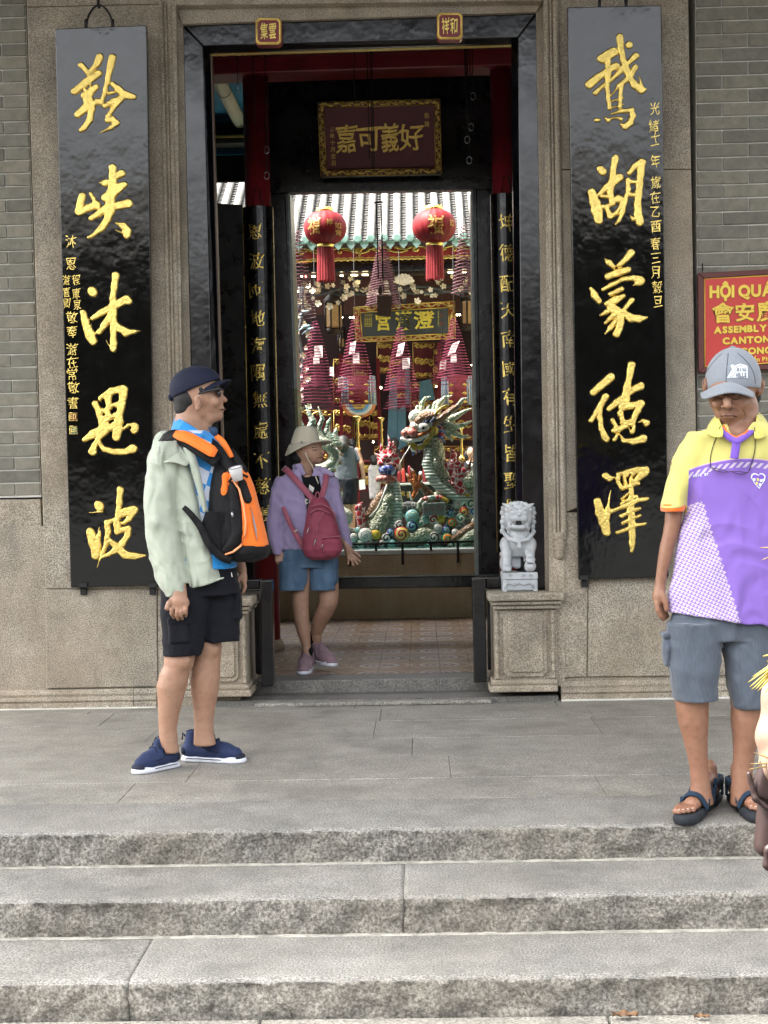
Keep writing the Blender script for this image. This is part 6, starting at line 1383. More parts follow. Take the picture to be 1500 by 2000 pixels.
for rows, d in (([(1170, 326, 392), (1270, 323, 381), (1287, 321, 380), (1300, 320, 378), (1315, 312, 370), (1340, 306, 365), (1365, 308, 358), (1395, 309, 350), (1425, 310, 345), (1450, 312, 347), (1470, 316, 350)], -16), ([(1170, 380, 455), (1245, 379, 433), (1262, 377, 433), (1280, 378, 432), (1300, 373, 430), (1325, 371, 430), (1350, 373, 427), (1380, 377, 421), (1410, 379, 417), (1435, 379, 418), (1455, 378, 422)], 22)):
    s.stack(A.rows([q for q in rows if q[0] > 1200], d), .008, 2.05)
s.ell(p(356, 1290, -40), r(15, 8, 14), .02); s.ell(p(412, 1268, 0), r(15, 8, 14), .02)
# near hand: loosely curled, thumb to the left
s.chain([p(346, 1120, -58), p(348, 1158, -66), p(349, 1174, -69)], [r(17), r(15.5), r(17)], .01, ((0, 1, 0), .8)); s.ell(p(350, 1178, -70), r(20, 12, 15), .01)
for x0, x1, x2, y1, y2 in ((340, 335, 340, 1199, 1206), (348, 345, 348, 1203, 1210), (356, 354, 356, 1202, 1209), (363, 363, 363, 1197, 1203)):
    finger(s, [p(x0, 1184, -74), p(x1, y1-8, -82), p(x1, y1-1, -80), p(x2, y2, -70)], r(4.3), .001)
finger(s, [p(338, 1170, -72), p(330, 1178, -80), p(326, 1188, -82)], r(5.4), .002)
# far arm and hand
s.chain([p(440, 1000, 30), p(462, 1080, 32), p(472, 1112, 30)], [r(18), r(13), r(10)], .01); s.ell(p(475, 1128, 30), r(8, 11, 16), .01)
for i in range(4): finger(s, [p(477-i*1.5, 1136, 24+i*5), p(479-i*1.5, 1146, 24+i*5), p(475-i*1.5, 1156+i, 24+i*5), p(470-i, 1160, 26+i*5)], r(3.8))
finger(s, [p(470, 1124, 22), p(464, 1134, 18), p(464, 1142, 18)], r(4.2))
s.build('body', .0052, m_skA, mb)
S().ell(p(372, 775, 0), r(35, 37, 33), .01).ell(p(364, 795, 2), r(24, 31, 24), .01).chain([p(392, 762, -30), p(394, 778, -34)], [r(8), r(3)], .01).ell(p(400, 800, -26), r(20, 22, 32), .006, op='s').plane(p(375, 818), (.3, 0, -1)).build('hair', .005, m_hair, mb, disp=wrinkle(.0008, 160, 3))
m_lip = M('lip_brown', (.17, .065, .05), .5, 0, .15, 60); pk = picker(mb.children[0], mb, A.Y)
tube('lips', [pk(433, 800), pk(437, 800), pk(439, 799.5)], .0035, m_lip, mb, 6); tube('mouth_line', [pk(428, 800, .0), pk(434, 799.6, .0006), pk(438, 799.4, .0006)], .0010, m_hair, mb, 5)
for j in range(5): tube('eyebrow', [pk(420+j*2, 757-j*.4), pk(423+j*2, 756-j*.4)], .0016, m_hair, mb, 4)
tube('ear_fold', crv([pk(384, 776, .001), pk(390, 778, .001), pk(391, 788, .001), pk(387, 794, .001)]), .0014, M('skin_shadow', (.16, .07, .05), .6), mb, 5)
m_cap = cloth('cap_navy', (.010, .013, .030), .75, 900, .08, .2, 25, .1, .004)
cn = (p(331, 785)-p(409, 752)).normalized(); up_ = Vector((cn.z, 0, -cn.x)); 
if up_.z > 0: up_ = -up_
cap1 = S().ell(p(382, 760, 0), r(51.5, 45, 44), .01).ell(p(392, 746, 0), r(38, 40, 29), .02).plane(p(370, 766), up_).build('cap', .005, m_cap, mb)
V = []; Fc = []; n = 14; vis = Matrix.Rotation(-.30, 3, 'Y')
def visor(par, c0, fwd, side, upv, L, Wd, mat, drop, th=.0035, name='visor'):
    V = []; Fc = []; nu, nv = 14, 10
    for f2 in (0, 1):
        for i in range(nu+1):
            a = math.pi*(i/nu-.5); 
            for j in range(nv+1):
                t_ = j/nv; q = c0+side*(Wd*math.sin(a)*(1-.0*t_))+fwd*(L*t_*math.cos(a)**.7 if math.cos(a) > 0 else 0)-upv*(drop*math.sin(a)**2)-upv*(L*.12*t_*t_)-fwd*(Wd*.55*(1-math.cos(a)))
                V.append(q-upv*(th*f2))
    st_ = (nu+1)*(nv+1)
    for i in range(nu):
        for j in range(nv):
            a = i*(nv+1)+j; Fc += [(a, a+1, a+nv+2, a+nv+1), (st_+a, st_+a+nv+1, st_+a+nv+2, st_+a+1)]
    for i in range(nu): a = i*(nv+1)+nv; Fc.append((a, st_+a, st_+a+nv+1, a+nv+1))
    return mk(name, V, Fc, mat, par, smooth=True)
fw = Vector((math.cos(.36), -.12, math.sin(.30))).normalized(); sd_ = Vector((.12, 1, 0)).normalized(); uu = Vector((-math.sin(.33), 0, math.cos(.33)))
visor(cap1, p(408, 750, 0), fw, sd_, uu, r(45), r(37), m_cap, r(10))
S().ell(p(336, 776, 0), r(8, 17, 8)).build('cap_strap', .005, m_cap, cap1); lathe('cap_button', p(379, 714.5, 0), [(.008, 0), (.006, .004), (.001, .005)], m_cap, cap1, 10)
m_blk = M('black_plastic', (.012, .012, .014), .25); m_lens = M('dark_lens', (.02, .018, .02), .08)
tube('sunglass_arm', [p(384, 771, -34), p(390, 768, -38), p(408, 763, -38), p(426, 759, -34), p(431, 759, -30)], [.0015, .004, .006, .010, .010], m_blk, mb, 6)
S().box(p(431, 763, 0), (r(2.5), r(31), r(5)), .003).build('sunglass_frame', .004, m_blk, mb); S().ell(p(428, 768, -20), r(4.5, 13, 8)).ell(p(429, 768, 17), r(4.5, 13, 8)).build('lens', .004, m_lens, mb)
def check_mat():
    n = NT('blue_white_check'); v = n.co(False, (1, 1, 1), (0, -.28, 0)); x, y, z = n.xyz(v)
    fx = n.math('FRACT', n.math('MULTIPLY', x, 1/.150)); fz_ = n.math('FRACT', n.math('MULTIPLY', n.math('ADD', z, n.math('MULTIPLY', x, .25)), 1/.115))
    a = n.math('GREATER_THAN', fx, .5); b = n.math('GREATER_THAN', fz_, .5); d = n.math('ABSOLUTE', n.math('SUBTRACT', a, b))
    n.base(n.mix(d, (.52, .57, .66), (.02, .22, .55))); n.set(Roughness=.8, Sheen_Weight=.2); folds(n, 13, .6, .03); return n.m
m_chk = check_mat(); m_bl = cloth('collar_blue', (.02, .24, .60), .8)
s = S().stack(A.rows([(842, 352, 410), (852, 334, 424), (868, 318, 438), (900, 308, 450), (960, 310, 456), (1040, 318, 460), (1106, 322, 462)], 0, 52), .015)
s.cap(p(330, 880, -8), p(312, 930, -22), r(24), r(26), .02); s.cap(p(432, 884, 24), p(446, 960, 34), r(15), r(18), .02); s.cap(p(378, 826, 2), p(378, 850, 2), r(33), r(38), .004, op='s')
s.build('polo_shirt', .006, m_chk, mb, disp=wrinkle(.0035, 22, 5))
S().stack(A.rows([(1080, 330, 461), (1110, 326, 463)], 0, 55), .01).build('shirt_hem', .006, m_bl, mb, disp=wrinkle(.002, 22, 5))
def collar(nm, A, mat, par, th=.004):
    V = []; n = len(A[0])
    for row in A: V += [p(*q) for q in row]
    Fc = [(j*n+i, j*n+i+1, (j+1)*n+i+1, (j+1)*n+i) for j in range(len(A)-1) for i in range(n-1)]
    o = mk(nm, V, Fc, mat, par, smooth=True); m = o.modifiers.new('u', 'SUBSURF'); m.levels = m.render_levels = 2; m = o.modifiers.new('s', 'SOLIDIFY'); m.thickness = th; return o
collar('collar', [[(345, 814, 26), (347, 816, -12), (360, 824, -34), (380, 836, -42), (399, 851, -44)], [(340, 826, 28), (340, 830, -18), (352, 838, -44), (372, 848, -52), (394, 858, -54)], [(337, 840, 28), (335, 846, -22), (346, 852, -50), (366, 858, -58), (388, 861, -60)]], m_bl, mb, .006)
collar('collar', [[(345, 814, 26), (372, 818, 40), (404, 830, 30), (414, 838, 6)], [(340, 832, 30), (372, 838, 48), (412, 842, 40), (424, 852, 4)]], m_bl, mb, .006)
S().chain([p(410, 836, -18), p(418, 843, -24), p(422, 850, -22)], [r(4), r(8), r(4)], .004, ((.5, 1, 0), .4)).build('collar_flap', .004, cloth('collar_dark', (.02, .05, .10), .8), mb)
m_jk = cloth('jacket_green', (.39, .43, .345), .5, 700, .03, .25, 9, .75, .03)
s = S().stack(A.rows([(862, 300, 352), (885, 292, 358), (905, 288, 358), (940, 284, 354), (975, 281, 350), (1010, 283, 351), (1050, 286, 355), (1090, 293, 363), (1125, 303, 371), (1148, 315, 377), (1156, 322, 377), (1163, 326, 374)], -44, 36), .012, 2.2)
s.stack(A.rows([(872, 318, 368), (905, 325, 378), (940, 332, 391), (975, 338, 397), (1010, 342, 404), (1050, 352, 413), (1090, 360, 424), (1125, 366, 434), (1152, 372, 438)], -22, 41), .004, 2.4)
s.cap(p(350, 1152, -56), p(350, 1180, -60), r(20), r(22), .006, op='s')
a_, b_ = p(374, 1149), p(436, 1131); nn = Vector((b_.z-a_.z, 0, -(b_.x-a_.x))); nn = nn if nn.z < 0 else -nn
s2 = s; hp = p(374, 1149)
s.add('i', .004, (lambda q, h=hp, n_=np.array(nn.normalized()): np.where(q[..., 0] > h.x, (q-np.array(h))@n_, -1.0)), (-1e9,)*3, (1e9,)*3)
s.build('jacket', .0055, m_jk, mb, disp=wrinkle(.010, 17, 11, .8, .5))
S().chain([p(318, 862, 18), p(322, 868, -14), p(334, 886, -44)], [r(16), r(24), r(18)], .02, ((.5, 1, .3), .6)).build('jacket_shoulder', .0055, m_jk, mb, disp=wrinkle(.003, 20, 12))
collar('jacket_flap', [[(316, 852, 20), (324, 854, -20), (340, 862, -50), (356, 876, -60), (372, 896, -66)], [(300, 872, 16), (308, 876, -34), (328, 882, -64), (350, 890, -72), (370, 906, -70)], [(290, 892, 10), (296, 898, -46), (318, 900, -76), (342, 896, -82), (366, 908, -76)], [(289, 898, 6), (295, 906, -48), (317, 907, -78), (341, 901, -83), (364, 912, -74)]], m_jk, mb, .006)
band('jacket_placket', crv([p(366, 872, -64), p(378, 905, -68), p(390, 950, -68), p(402, 1000, -66)]), [r(x) for x in np.interp(np.linspace(0, 1, 19), [0, .5, 1], [9, 8, 5])], m_jk, mb, .005, Vector((.35, -1, .1)))
tube('zip', crv([p(374, 872, -68), p(385, 905, -72), p(396, 950, -72), p(406, 1000, -69)]), .0022, M('zip_grey', (.20, .20, .22), .5), mb, 5)
tube('hem_seam', [p(376+i*6.1, 1146-i*1.75, -62+i*1.4) for i in range(11)], .004, m_jk, mb, 6)
m_sh = cloth('shorts_black', (.0045, .005, .009), .8, 800, .15, .25, 12, .4, .015)
s = S().stack(A.rows([(1088, 330, 460), (1120, 322, 464), (1160, 316, 466)], 2, 46), .015)
s.stack(A.rows([(1140, 315, 410), (1170, 314, 410), (1210, 316, 404), (1250, 318, 399), (1279, 320, 393)], -14, 42), .012, 2.3); s.stack(A.rows([(1140, 372, 467), (1200, 382, 469), (1252, 398, 467)], 20, 38), .012, 2.3)
s.cap(p(355, 1262, -14), p(355, 1300, -14), r(32), r(33), .004, op='s'); s.cap(p(433, 1240, 22), p(433, 1275, 22), r(29), r(29), .004, op='s')
s.box(p(350, 1232, -52), (r(20), r(8), r(24)), .01, .004); s.box(p(350, 1213, -56), (r(22), r(6), r(7)), .008, .003); s.box(p(466, 1180, 10), (r(6), r(18), r(30)), .008, .01)
s.build('shorts', .0055, m_sh, mb, disp=wrinkle(.009, 18, 21, .7, .4))
tube('drawstring', [p(452, 1118, -30), p(453.5, 1127, -32)], .0022, m_dwh, mb, 5)
m_lace = M('lace_dark', (.006, .009, .026), .8); m_shoe = cloth('shoe_navy', (.020, .032, .085), .7, 500, .25, .3, 60, .15, .003); m_sole = M('sole_white', (.68, .70, .76), .5, 0, .05, 20, 90, .2)
g1_, g2_ = G(344, 1497), G(267, 1512); shoe(mb, (g1_.x, g1_.y), (g2_.x, g2_.y), 0, m_shoe, m_sole, lace=m_lace, trim=m_sole)
g1_, g2_ = G(358, 1486), G(474, 1490); shoe(mb, (g1_.x, g1_.y), (g2_.x, g2_.y), 0, m_shoe, m_sole, lace=m_lace, trim=m_sole)
# rucksack worn on the chest
bk = thing('backpack', 'orange and black rucksack worn on the chest of the man in the navy cap', 'backpack', p(460, 1095))
m_or = cloth('nylon_orange', (.86, .19, .025), .6, 700, .04, .1, 12, .35, .012); m_bk = cloth('nylon_black', (.005, .005, .006), .65, 700, .2, .2, 14, .5, .014)
S().stack(A.rows([(900, 420, 456, -22, 26), (925, 414, 468, -24, 34), (960, 409, 480, -26, 40), (1000, 406, 492, -26, 44), (1030, 392, 505, -24, 46), (1060, 396, 516, -22, 46), (1080, 416, 522, -20, 44), (1092, 440, 515, -18, 36), (1097, 460, 500, -18, 26)]), .02, 2.6).build('pack_body', .006, m_bk, bk, disp=wrinkle(.0028, 26, 31))
S().stack(A.rows([(912, 444, 474, -34, 22), (925, 438, 486, -34, 30), (950, 444, 496, -34, 38), (985, 450, 505, -32, 42), (1020, 458, 514, -30, 45), (1050, 462, 521, -28, 46), (1066, 466, 525, -26, 46)]), .015, 2.6).build('front_panel', .006, m_or, bk, disp=wrinkle(.002, 24, 32))
S().chain([p(430, 993, -62), p(438, 960, -64), p(441, 930, -62)], [r(9), r(5), r(8)], .01, ((0, 1, 0), .4)).chain([p(437, 996, -63), p(450, 998, -66)], [r(6), r(4)], .01, ((0, 1, 0), .4)).build('side_panel', .005, m_or, bk)
S().stack(A.rows([(940, 448, 460, -64, 12), (960, 446, 470, -62, 18), (1000, 446, 478, -60, 20), (1040, 450, 480, -58, 20), (1062, 440, 476, -56, 20), (1078, 425, 462, -52, 18)]), .01, 2.4).build('side_pocket', .005, m_bk, bk, disp=wrinkle(.002, 30, 35))
S().stack(A.rows([(1064, 440, 527, -26, 47), (1078, 444, 527, -24, 48), (1090, 456, 522, -22, 42), (1095, 466, 508, -22, 32)]), .01, 2.6).build('base_panel', .006, m_bk, bk)
S().stack(A.rows([(999, 402, 450, -60, 12), (1020, 394, 450, -58, 14), (1050, 400, 446, -56, 14), (1075, 414, 444, -52, 14)]), .008, 2.6).build('mesh_pocket', .005, cloth('mesh_black', (.007, .007, .008), .9, 250, .4, .1, 20, .5, .01), bk, disp=wrinkle(.003, 34, 36))
S().cap(p(473, 944, -72), p(484, 975, -74), r(9), r(8.5), flat=((0, 1, 0), .35)).build('front_opening', .004, m_bk, bk)
tube('orange_piping', [p(x, y, d) for x, y, d in ((455, 938, -79), (467, 955, -80), (475, 985, -80), (480, 1020, -79), (479, 1045, -78), (470, 1066, -76), (455, 1078, -74), (440, 1083, -68))], .005, M('piping_orange', (.95, .35, .15), .4), bk, 6)
tube('black_piping', [p(x, y, d) for x, y, d in ((447, 942, -82), (455, 930, -78), (470, 925, -74), (484, 932, -70)) ], .006, m_bk, bk, 6)
mk('zip_patch', [p(490, 988, -77), p(494, 1018, -77.5), p(502, 1056, -76), p(501, 1032, -77)]+[p(490, 988, -70), p(494, 1018, -70), p(502, 1056, -70), p(501, 1032, -70)], [(0, 1, 2, 3), (0, 4, 5, 1), (1, 5, 6, 2), (2, 6, 7, 3), (3, 7, 4, 0)], M('zip_grey', (.20, .20, .22), .5), bk)
tube('zip_pull', [p(453, 1000, -80), p(455, 1010, -80)], .006, m_ring, bk, 6)
band('strap', crv([p(300, 905, 20), p(305, 872, -10), p(322, 856, -42), p(345, 851, -56), p(372, 866, -64), p(398, 884, -68), p(424, 902, -66)]), r(13), m_bk, bk, .008, NU)
band('strap_padding', crv([p(341, 847, -60), p(366, 854, -70), p(392, 868, -75), p(412, 880, -76), p(422, 886, -74)]), [r(x) for x in np.interp(np.linspace(0, 1, 25), [0, .15, .8, 1], [7, 12, 12, 8])], m_or, bk, .005, NU)
band('strap', crv([p(405, 860, -30), p(425, 878, -46), p(440, 900, -56), p(455, 918, -60)]), r(10), m_bk, bk, .008, NU)
band('strap_padding', crv([p(420, 851, -20), p(434, 862, -34), p(446, 882, -40), p(451, 894, -42)]), r(6), m_or, bk, .005, NU)
band('strap', crv([p(448, 880, -30), p(465, 905, -42), p(478, 925, -50)]), r(9), m_bk, bk, .008, NU)
band('lower_strap', crv([p(359, 991, -66), p(374, 1006, -70), p(392, 1030, -72), p(408, 1062, -70), p(430, 1085, -66), p(452, 1094, -60)]), [r(x) for x in np.interp(np.linspace(0, 1, 31), [0, .4, 1], [5, 7, 9])], m_bk, bk, .007)
cu = thing('paper_cup', 'small white paper cup with steel rim tucked into the orange rucksack', 'cup', p(465, 938, -86))
cx = p(465, 938, -86); ax = Matrix.Rotation(.14, 4, 'Y')
o = lathe('cup_body', cx, [(.021, 0), (.029, .050), (.0295, .055), (.026, .055), (.024, .045), (.001, .044)], M('cup_white', (.72, .72, .72), .4), cu, 24); o2 = tube('cup_rim', [cx+Vector((.0295*math.cos(k*math.pi/10), .0295*math.sin(k*math.pi/10), .056)) for k in range(21)], .0022, m_ring, cu, 6)
cu.rotation_euler = (.2, -.18, 0)
# ---------------------------------------------------------------- woman in the bucket hat
B = Fig(8.85); p = B.p; r = B.r
wm = thing('person', 'woman in beige bucket hat, lilac jacket and denim shorts stepping out of the doorway', 'person', p(605, 1312))
s = S(); s.ell(p(600, 876, 0), r(29, 26, 30), .02); s.ell(p(611, 886, -4), r(20, 19, 20), .02); s.ell(p(622, 899, -4), r(8, 9, 6), .012); s.cap(p(622, 876, -8), p(630, 883, -8), r(3.5), r(4), .006); s.ell(p(628, 892, -6), r(3.5, 6, 2.2), .004)
s.chain([p(597, 892, 2), p(598, 925, 2)], [r(16), r(17)], .02); s.stack(B.rows([(928, 560, 636), (960, 556, 640), (1020, 560, 640), (1090, 556, 650)], 0, 28), .02)
s.stack(B.rows([(1080, 560, 608), (1140, 567, 607), (1160, 570, 604), (1178, 571, 603), (1192, 572, 603), (1210, 574, 604), (1235, 580, 606), (1262, 590, 607), (1290, 592, 610)], -2), .008, 2.05); s.stack(B.rows([(1080, 612, 656, 6), (1145, 620, 662, 6), (1170, 624, 661, 4), (1182, 622, 659, 6), (1200, 614, 651, 16), (1220, 608, 638, 28), (1240, 607, 628, 38), (1262, 607, 627, 44)]), .008, 2.05)
s.chain([p(543, 1055, -8), p(545, 1080, -10)], [r(9), r(8)], .006); s.ell(p(545, 1084, -12), r(9, 6, 9), .006)
for i in range(4): finger(s, [p(540+i*3.4, 1088, -15), p(540+i*3.8, 1096, -17), p(543+i*3.2, 1101-i*.8, -14)], r(2.7))
finger(s, [p(550, 1080, -14), p(555, 1088, -15)], r(2.9))
s.chain([p(668, 1045, -8), p(677, 1066, -12), p(680, 1074, -13)], [r(9), r(7.5), r(8)], .006); s.ell(p(682, 1078, -14), r(9, 5, 9), .006)
for i, (x1, y1, x2, y2) in enumerate(((694, 1088, 703, 1097), (691, 1092, 698, 1102), (686, 1093, 690, 1104), (680, 1092, 680, 1102))): finger(s, [p(684-i*1.5, 1081, -15), p(x1, y1, -17), p(x2, y2, -16)], r(2.6))
finger(s, [p(688, 1075, -15), p(697, 1081, -17), p(703, 1087, -17)], r(2.6))
s.build('body', .0048, m_skW, wm)
S().ell(p(589, 885, 6), r(25, 25, 27), .01).chain([p(578, 895, 6), p(572, 915, 10)], [r(12), r(6)], .01).ell(p(616, 884, -12), r(20, 24, 20), .003, op='s').build('hair', .0048, m_hair, wm)
pk = picker(wm.children[0], wm, B.Y)
tube('lips', [pk(622, 893.5), pk(626, 893), pk(629.5, 892.5)], .0032, m_lip, wm, 6); tube('eyelid', crv([pk(611, 880), pk(615, 878.5), pk(619, 879.5)]), .0028, m_hair, wm, 5); tube('eyebrow', crv([pk(609, 875), pk(614, 873), pk(619, 874.5)]), .0024, m_hair, wm, 5); tube('nostril', [pk(626, 886), pk(628, 886)], .0016, m_hair, wm, 5)
m_hat = cloth('hat_beige', (.50, .46, .36), .9, 500, .05, .2, 16, .25, .008)
hat = S().stack(B.rows([(833, 583, 612), (836, 578, 617), (845, 574, 621), (858, 570, 624), (870, 566, 627)], 0, 25), .008, 2.2, rnd=.01).build('hat_crown', .0045, m_hat, wm, disp=wrinkle(.0012, 40, 41))
V = []; Fc = []; n = 40; cb_ = [p(597, 866, 0), p(600, 880, 0)]
for j in range(6):
    t_ = j/5
    for k_ in range(n):
        a = 2*math.pi*k_/n; rx_ = 31+ (15+4*math.cos(a))*t_; ry = 26+15*t_; tilt = .30*rx_*math.cos(a)*(.35+.65*t_)
        x = 597+rx_*math.cos(a)+3*t_; y = 866+10*t_-tilt*.95+ (3.5*t_*t_*math.sin(2*a+.6)) - (max(0, -math.sin(a))**2)*5*t_
        V.append(p(x, y, ry*math.sin(a)))
for j in range(5):
    for k_ in range(n): Fc.append((j*n+k_, j*n+(k_+1) % n, (j+1)*n+(k_+1) % n, (j+1)*n+k_))
o = mk('hat_brim', V, Fc, m_hat, hat, smooth=True); sm = o.modifiers.new('s', 'SOLIDIFY'); sm.thickness = .005
for x, y in ((589, 864), (588.5, 879)): lathe('eyelet', p(x, y, -27 if y < 870 else -36), [(.006, 0), (.006, .004), (.001, .005)], m_iron, hat, 8)
tube('chin_cord', [p(596, 884, -30), p(602, 898, -27), p(609, 908, -22), p(613, 918, -24), p(616, 930, -28), p(622, 945, -30)], .004, m_hat, wm, 6)
m_lil = cloth('jacket_lilac', (.31, .255, .42), .7, 600, .05, .3, 14, .4, .014)
s = S().stack(B.rows([(908, 582, 616), (916, 572, 628), (926, 556, 644), (940, 542, 654), (965, 538, 660), (1000, 540, 660), (1040, 544, 664), (1072, 549, 668)], 0, 33), .015, 2.3)
s.stack(B.rows([(930, 538, 575), (955, 530, 572), (985, 525, 566), (1015, 521, 557), (1040, 522, 553), (1065, 528, 553), (1082, 534, 553)], -6, 17), .012, 2.1); s.stack(B.rows([(932, 634, 660), (955, 642, 664), (985, 648, 670), (1015, 655, 679), (1045, 661, 685), (1068, 668, 689)], -4, 15), .012, 2.1)
s.ell(p(600, 912, -14), r(15, 40, 26), .006, op='s'); s.stack(B.rows([(930, 586, 626, -44, 30), (1000, 597, 640, -44, 26), (1085, 590, 652, -44, 22)]), .006, op='s')
s.build('jacket', .0052, m_lil, wm, disp=wrinkle(.008, 24, 51, .7, .5))
S().chain([p(576, 912, -4), p(584, 914, -24), p(592, 924, -30)], [r(6), r(8), r(5)], .006, ((.3, 1, .2), .4)).chain([p(622, 914, -10), p(634, 922, -26), p(652, 927, -30)], [r(5), r(8), r(3)], .006, ((.0, 1, .3), .4)).build('jacket_collar', .0045, m_lil, wm)
m_tee = cloth('tee_black', (.004, .004, .006), .85)
S().stack(B.rows([(922, 580, 622), (935, 572, 634), (960, 568, 644), (1040, 572, 648), (1080, 574, 650)], 0, 30), .015, 2.3).ell(p(600, 912, -24), r(15, 26, 20), .006, op='s').build('tee_shirt', .0052, m_tee, wm, disp=wrinkle(.002, 26, 52))
ft = lambda a, b: p(a, b, -31.5)
for c, b in (('a', (603, 974, 611, 985)), ('c', (595, 974, 601, 985))): text('letter', c, b, m_dwh, wm, ft, .05, .002)
mk('print_shape', [ft(604, 946), ft(614, 953), ft(611, 962), ft(603, 956)], [(0, 3, 2, 1)], m_dwh, wm)
def denim():
    n = NT('blue_denim'); v = n.co(False); f = n.ramp(n.noise(n.co(False, (3, 3, 1)), 5, 4), [(.3, 0.0), (.7, 1.0)])
    n.base(n.mix(f, (.04, .085, .15), (.10, .17, .26))); n.set(Roughness=.85); n.bump(n.noise(v, 700, 2), .3, .001); folds(n, 14, .6, .03); return n.m
m_den = denim()
s = S().stack(B.rows([(1062, 556, 652), (1085, 548, 660), (1108, 545, 661)], 0, 31), .012, 2.4).stack(B.rows([(1095, 544, 604), (1125, 545, 604), (1152, 545, 603)], -3, 30), .010, 2.3).stack(B.rows([(1095, 603, 660), (1125, 604, 661), (1152, 605, 661)], 2, 29), .010, 2.3)
s.cap(p(583, 1147, -2), p(583, 1170, -2), r(25), r(25), .003, op='s'); s.cap(p(638, 1147, 2), p(638, 1170, 2), r(25), r(25), .003, op='s')
s.build('denim_shorts', .005, m_den, wm, disp=wrinkle(.002, 30, 53, .3, .7))
m_mv = cloth('shoe_mauve', (.26, .17, .20), .85, 400, .15, .3, 60, .2, .003); m_sk = cloth('sock_black', (.005, .005, .006), .9)
g1_ = p(602, 1296, 6); shoe(wm, (g1_.x, 8.93), (g1_.x-.02, 8.705), .10, m_mv, m_sole, lace=m_mv, collar=.09)
S().cap(p(600, 1285, 0), p(602, 1270, 0), r(10), r(10)).build('sock', .004, m_sk, wm)
hx = p(617, 1268, 44); g2_ = p(640, 1285, 30)
shoe(wm, (hx.x-.01, hx.y), (hx.x+.115, hx.y-.19), .135, m_mv, m_sole, lace=m_mv, collar=.09); S().cap(p(614, 1258, 44), p(613, 1242, 42), r(11), r(11)).build('sock', .004, m_sk, wm)
bp = thing('backpack', 'dusty pink rucksack worn in front by the woman in the bucket hat', 'backpack', p(630, 1092, -40))
m_pb = cloth('nylon_pink', (.22, .040, .068), .6, 600, .06, .2, 15, .4, .012); m_pz = cloth('zip_pink', (.29, .075, .11), .5)
S().stack(B.rows([(972, 612, 633, -46, 12), (980, 605, 641, -46, 17), (1000, 599, 651, -48, 22), (1025, 595, 660, -50, 25), (1050, 591, 666, -52, 27), (1072, 590, 669, -52, 28), (1086, 596, 664, -50, 25), (1093, 606, 652, -48, 18)]), .015, 2.5).build('pack_body', .005, m_pb, bp, disp=wrinkle(.0035, 32, 61, .6, .5))
S().stack(B.rows([(1048, 629, 664, -66, 14), (1056, 626, 668, -68, 17), (1075, 626, 669, -68, 17), (1086, 632, 660, -66, 13)]), .008, 2.6).build('front_pocket', .005, m_pb, bp, disp=wrinkle(.0015, 32, 62))
for pts in ([(606, 990), (625, 985), (645, 993), (657, 1010)], [(603, 1003), (622, 995), (645, 1003)], [(628, 1051), (648, 1049), (667, 1047)], [(633, 1000), (622, 1022), (617, 1045)]): tube('zip', crv([p(x, y, -73) if y < 1020 else p(x, y, -84) for x, y in pts], 4), .0035, m_pz, bp, 5)
for x, y in ((603, 1030), (617, 1052), (632, 1058)): tube('zip_pull', [p(x, y, -80), p(x-1, y+5, -80), p(x-4, y+13, -84)], .0035, m_ring, bp, 5)
N2 = Vector((0, -1, .2))
band('strap', crv([p(554, 914, -4), p(562, 920, -26), p(580, 940, -40), p(598, 960, -44), p(617, 982, -50)]), r(6), m_pz, bp, .005, N2); band('strap', crv([p(636, 918, -16), p(637, 935, -36), p(632, 958, -42), p(625, 978, -50)]), r(5.5), m_pz, bp, .005, N2)
band('strap', crv([p(553, 990, -36), p(560, 1008, -40), p(572, 1034, -42), p(590, 1062, -46), p(606, 1082, -48)]), [r(x) for x in np.interp(np.linspace(0, 1, 25), [0, .5, 1], [4, 4.5, 8])], m_pz, bp, .005, N2)
tube('strap_buckle', [p(574, 1039, -44), p(581, 1035, -44)], .005, m_hat, bp, 6); tube('grab_loop', crv([p(616, 978, -52), p(617, 964, -54), p(622, 962, -54), p(625, 976, -52)]), .004, m_pz, bp, 6)
# ---------------------------------------------------------------- man in sandals
C = Fig(5.38); p = C.p; r = C.r
mc = thing('person', 'man in grey cap and yellow and purple polo shirt with bowed head', 'person', p(1400, 1600))
s = S(); s.ell(p(1432, 738, 6), r(50, 55, 52), .02); s.ell(p(1426, 775, -12), r(41, 40, 40), .02); s.ell(p(1424, 806, -20), r(27, 25, 22), .02); s.ell(p(1423, 822, -26), r(14, 12, 9), .012)
s.chain([p(1417, 768, -50), p(1420, 782, -57), p(1421, 792, -62)], [r(6), r(7), r(7.5)], .008); s.ell(p(1412, 794, -54), r(4.5, 4, 3.5), .004); s.ell(p(1431, 794, -54), r(4.5, 4, 3.5), .004)
s.ell(p(1422, 809.5, -49), r(14, 5, 2.6), .004); s.ell(p(1423, 815, -48), r(12, 5, 3), .004); s.cap(p(1408, 812.3, -52), p(1437, 812.3, -50), r(1.0), r(1.0), .002, op='s')
for sx in (-1, 1): s.ell(p(1424+sx*23, 789, -38), r(11, 9, 9), .012); s.ell(p(1422+sx*17, 768, -46), r(9, 5, 4.5), .006); s.chain([p(1422+sx*6, 760, -52), p(1422+sx*26, 761, -42)], [r(3.5), r(3)], .006)
s.chain([p(1412, 798, -52), p(1403, 806, -47), p(1400, 815, -42)], [r(1.6)]*3, .004, op='s'); s.chain([p(1434, 797, -52), p(1444, 806, -46), p(1447, 815, -41)], [r(1.6)]*3, .004, op='s')
s.ell(p(1485, 756, 4), r(8, 10, 17), .004, Matrix.Rotation(.2, 3, 'Y')); s.ell(p(1486, 755, -5), r(4, 5, 10), .003, op='s'); s.ell(p(1377, 752, 8), r(6, 10, 15), .004)
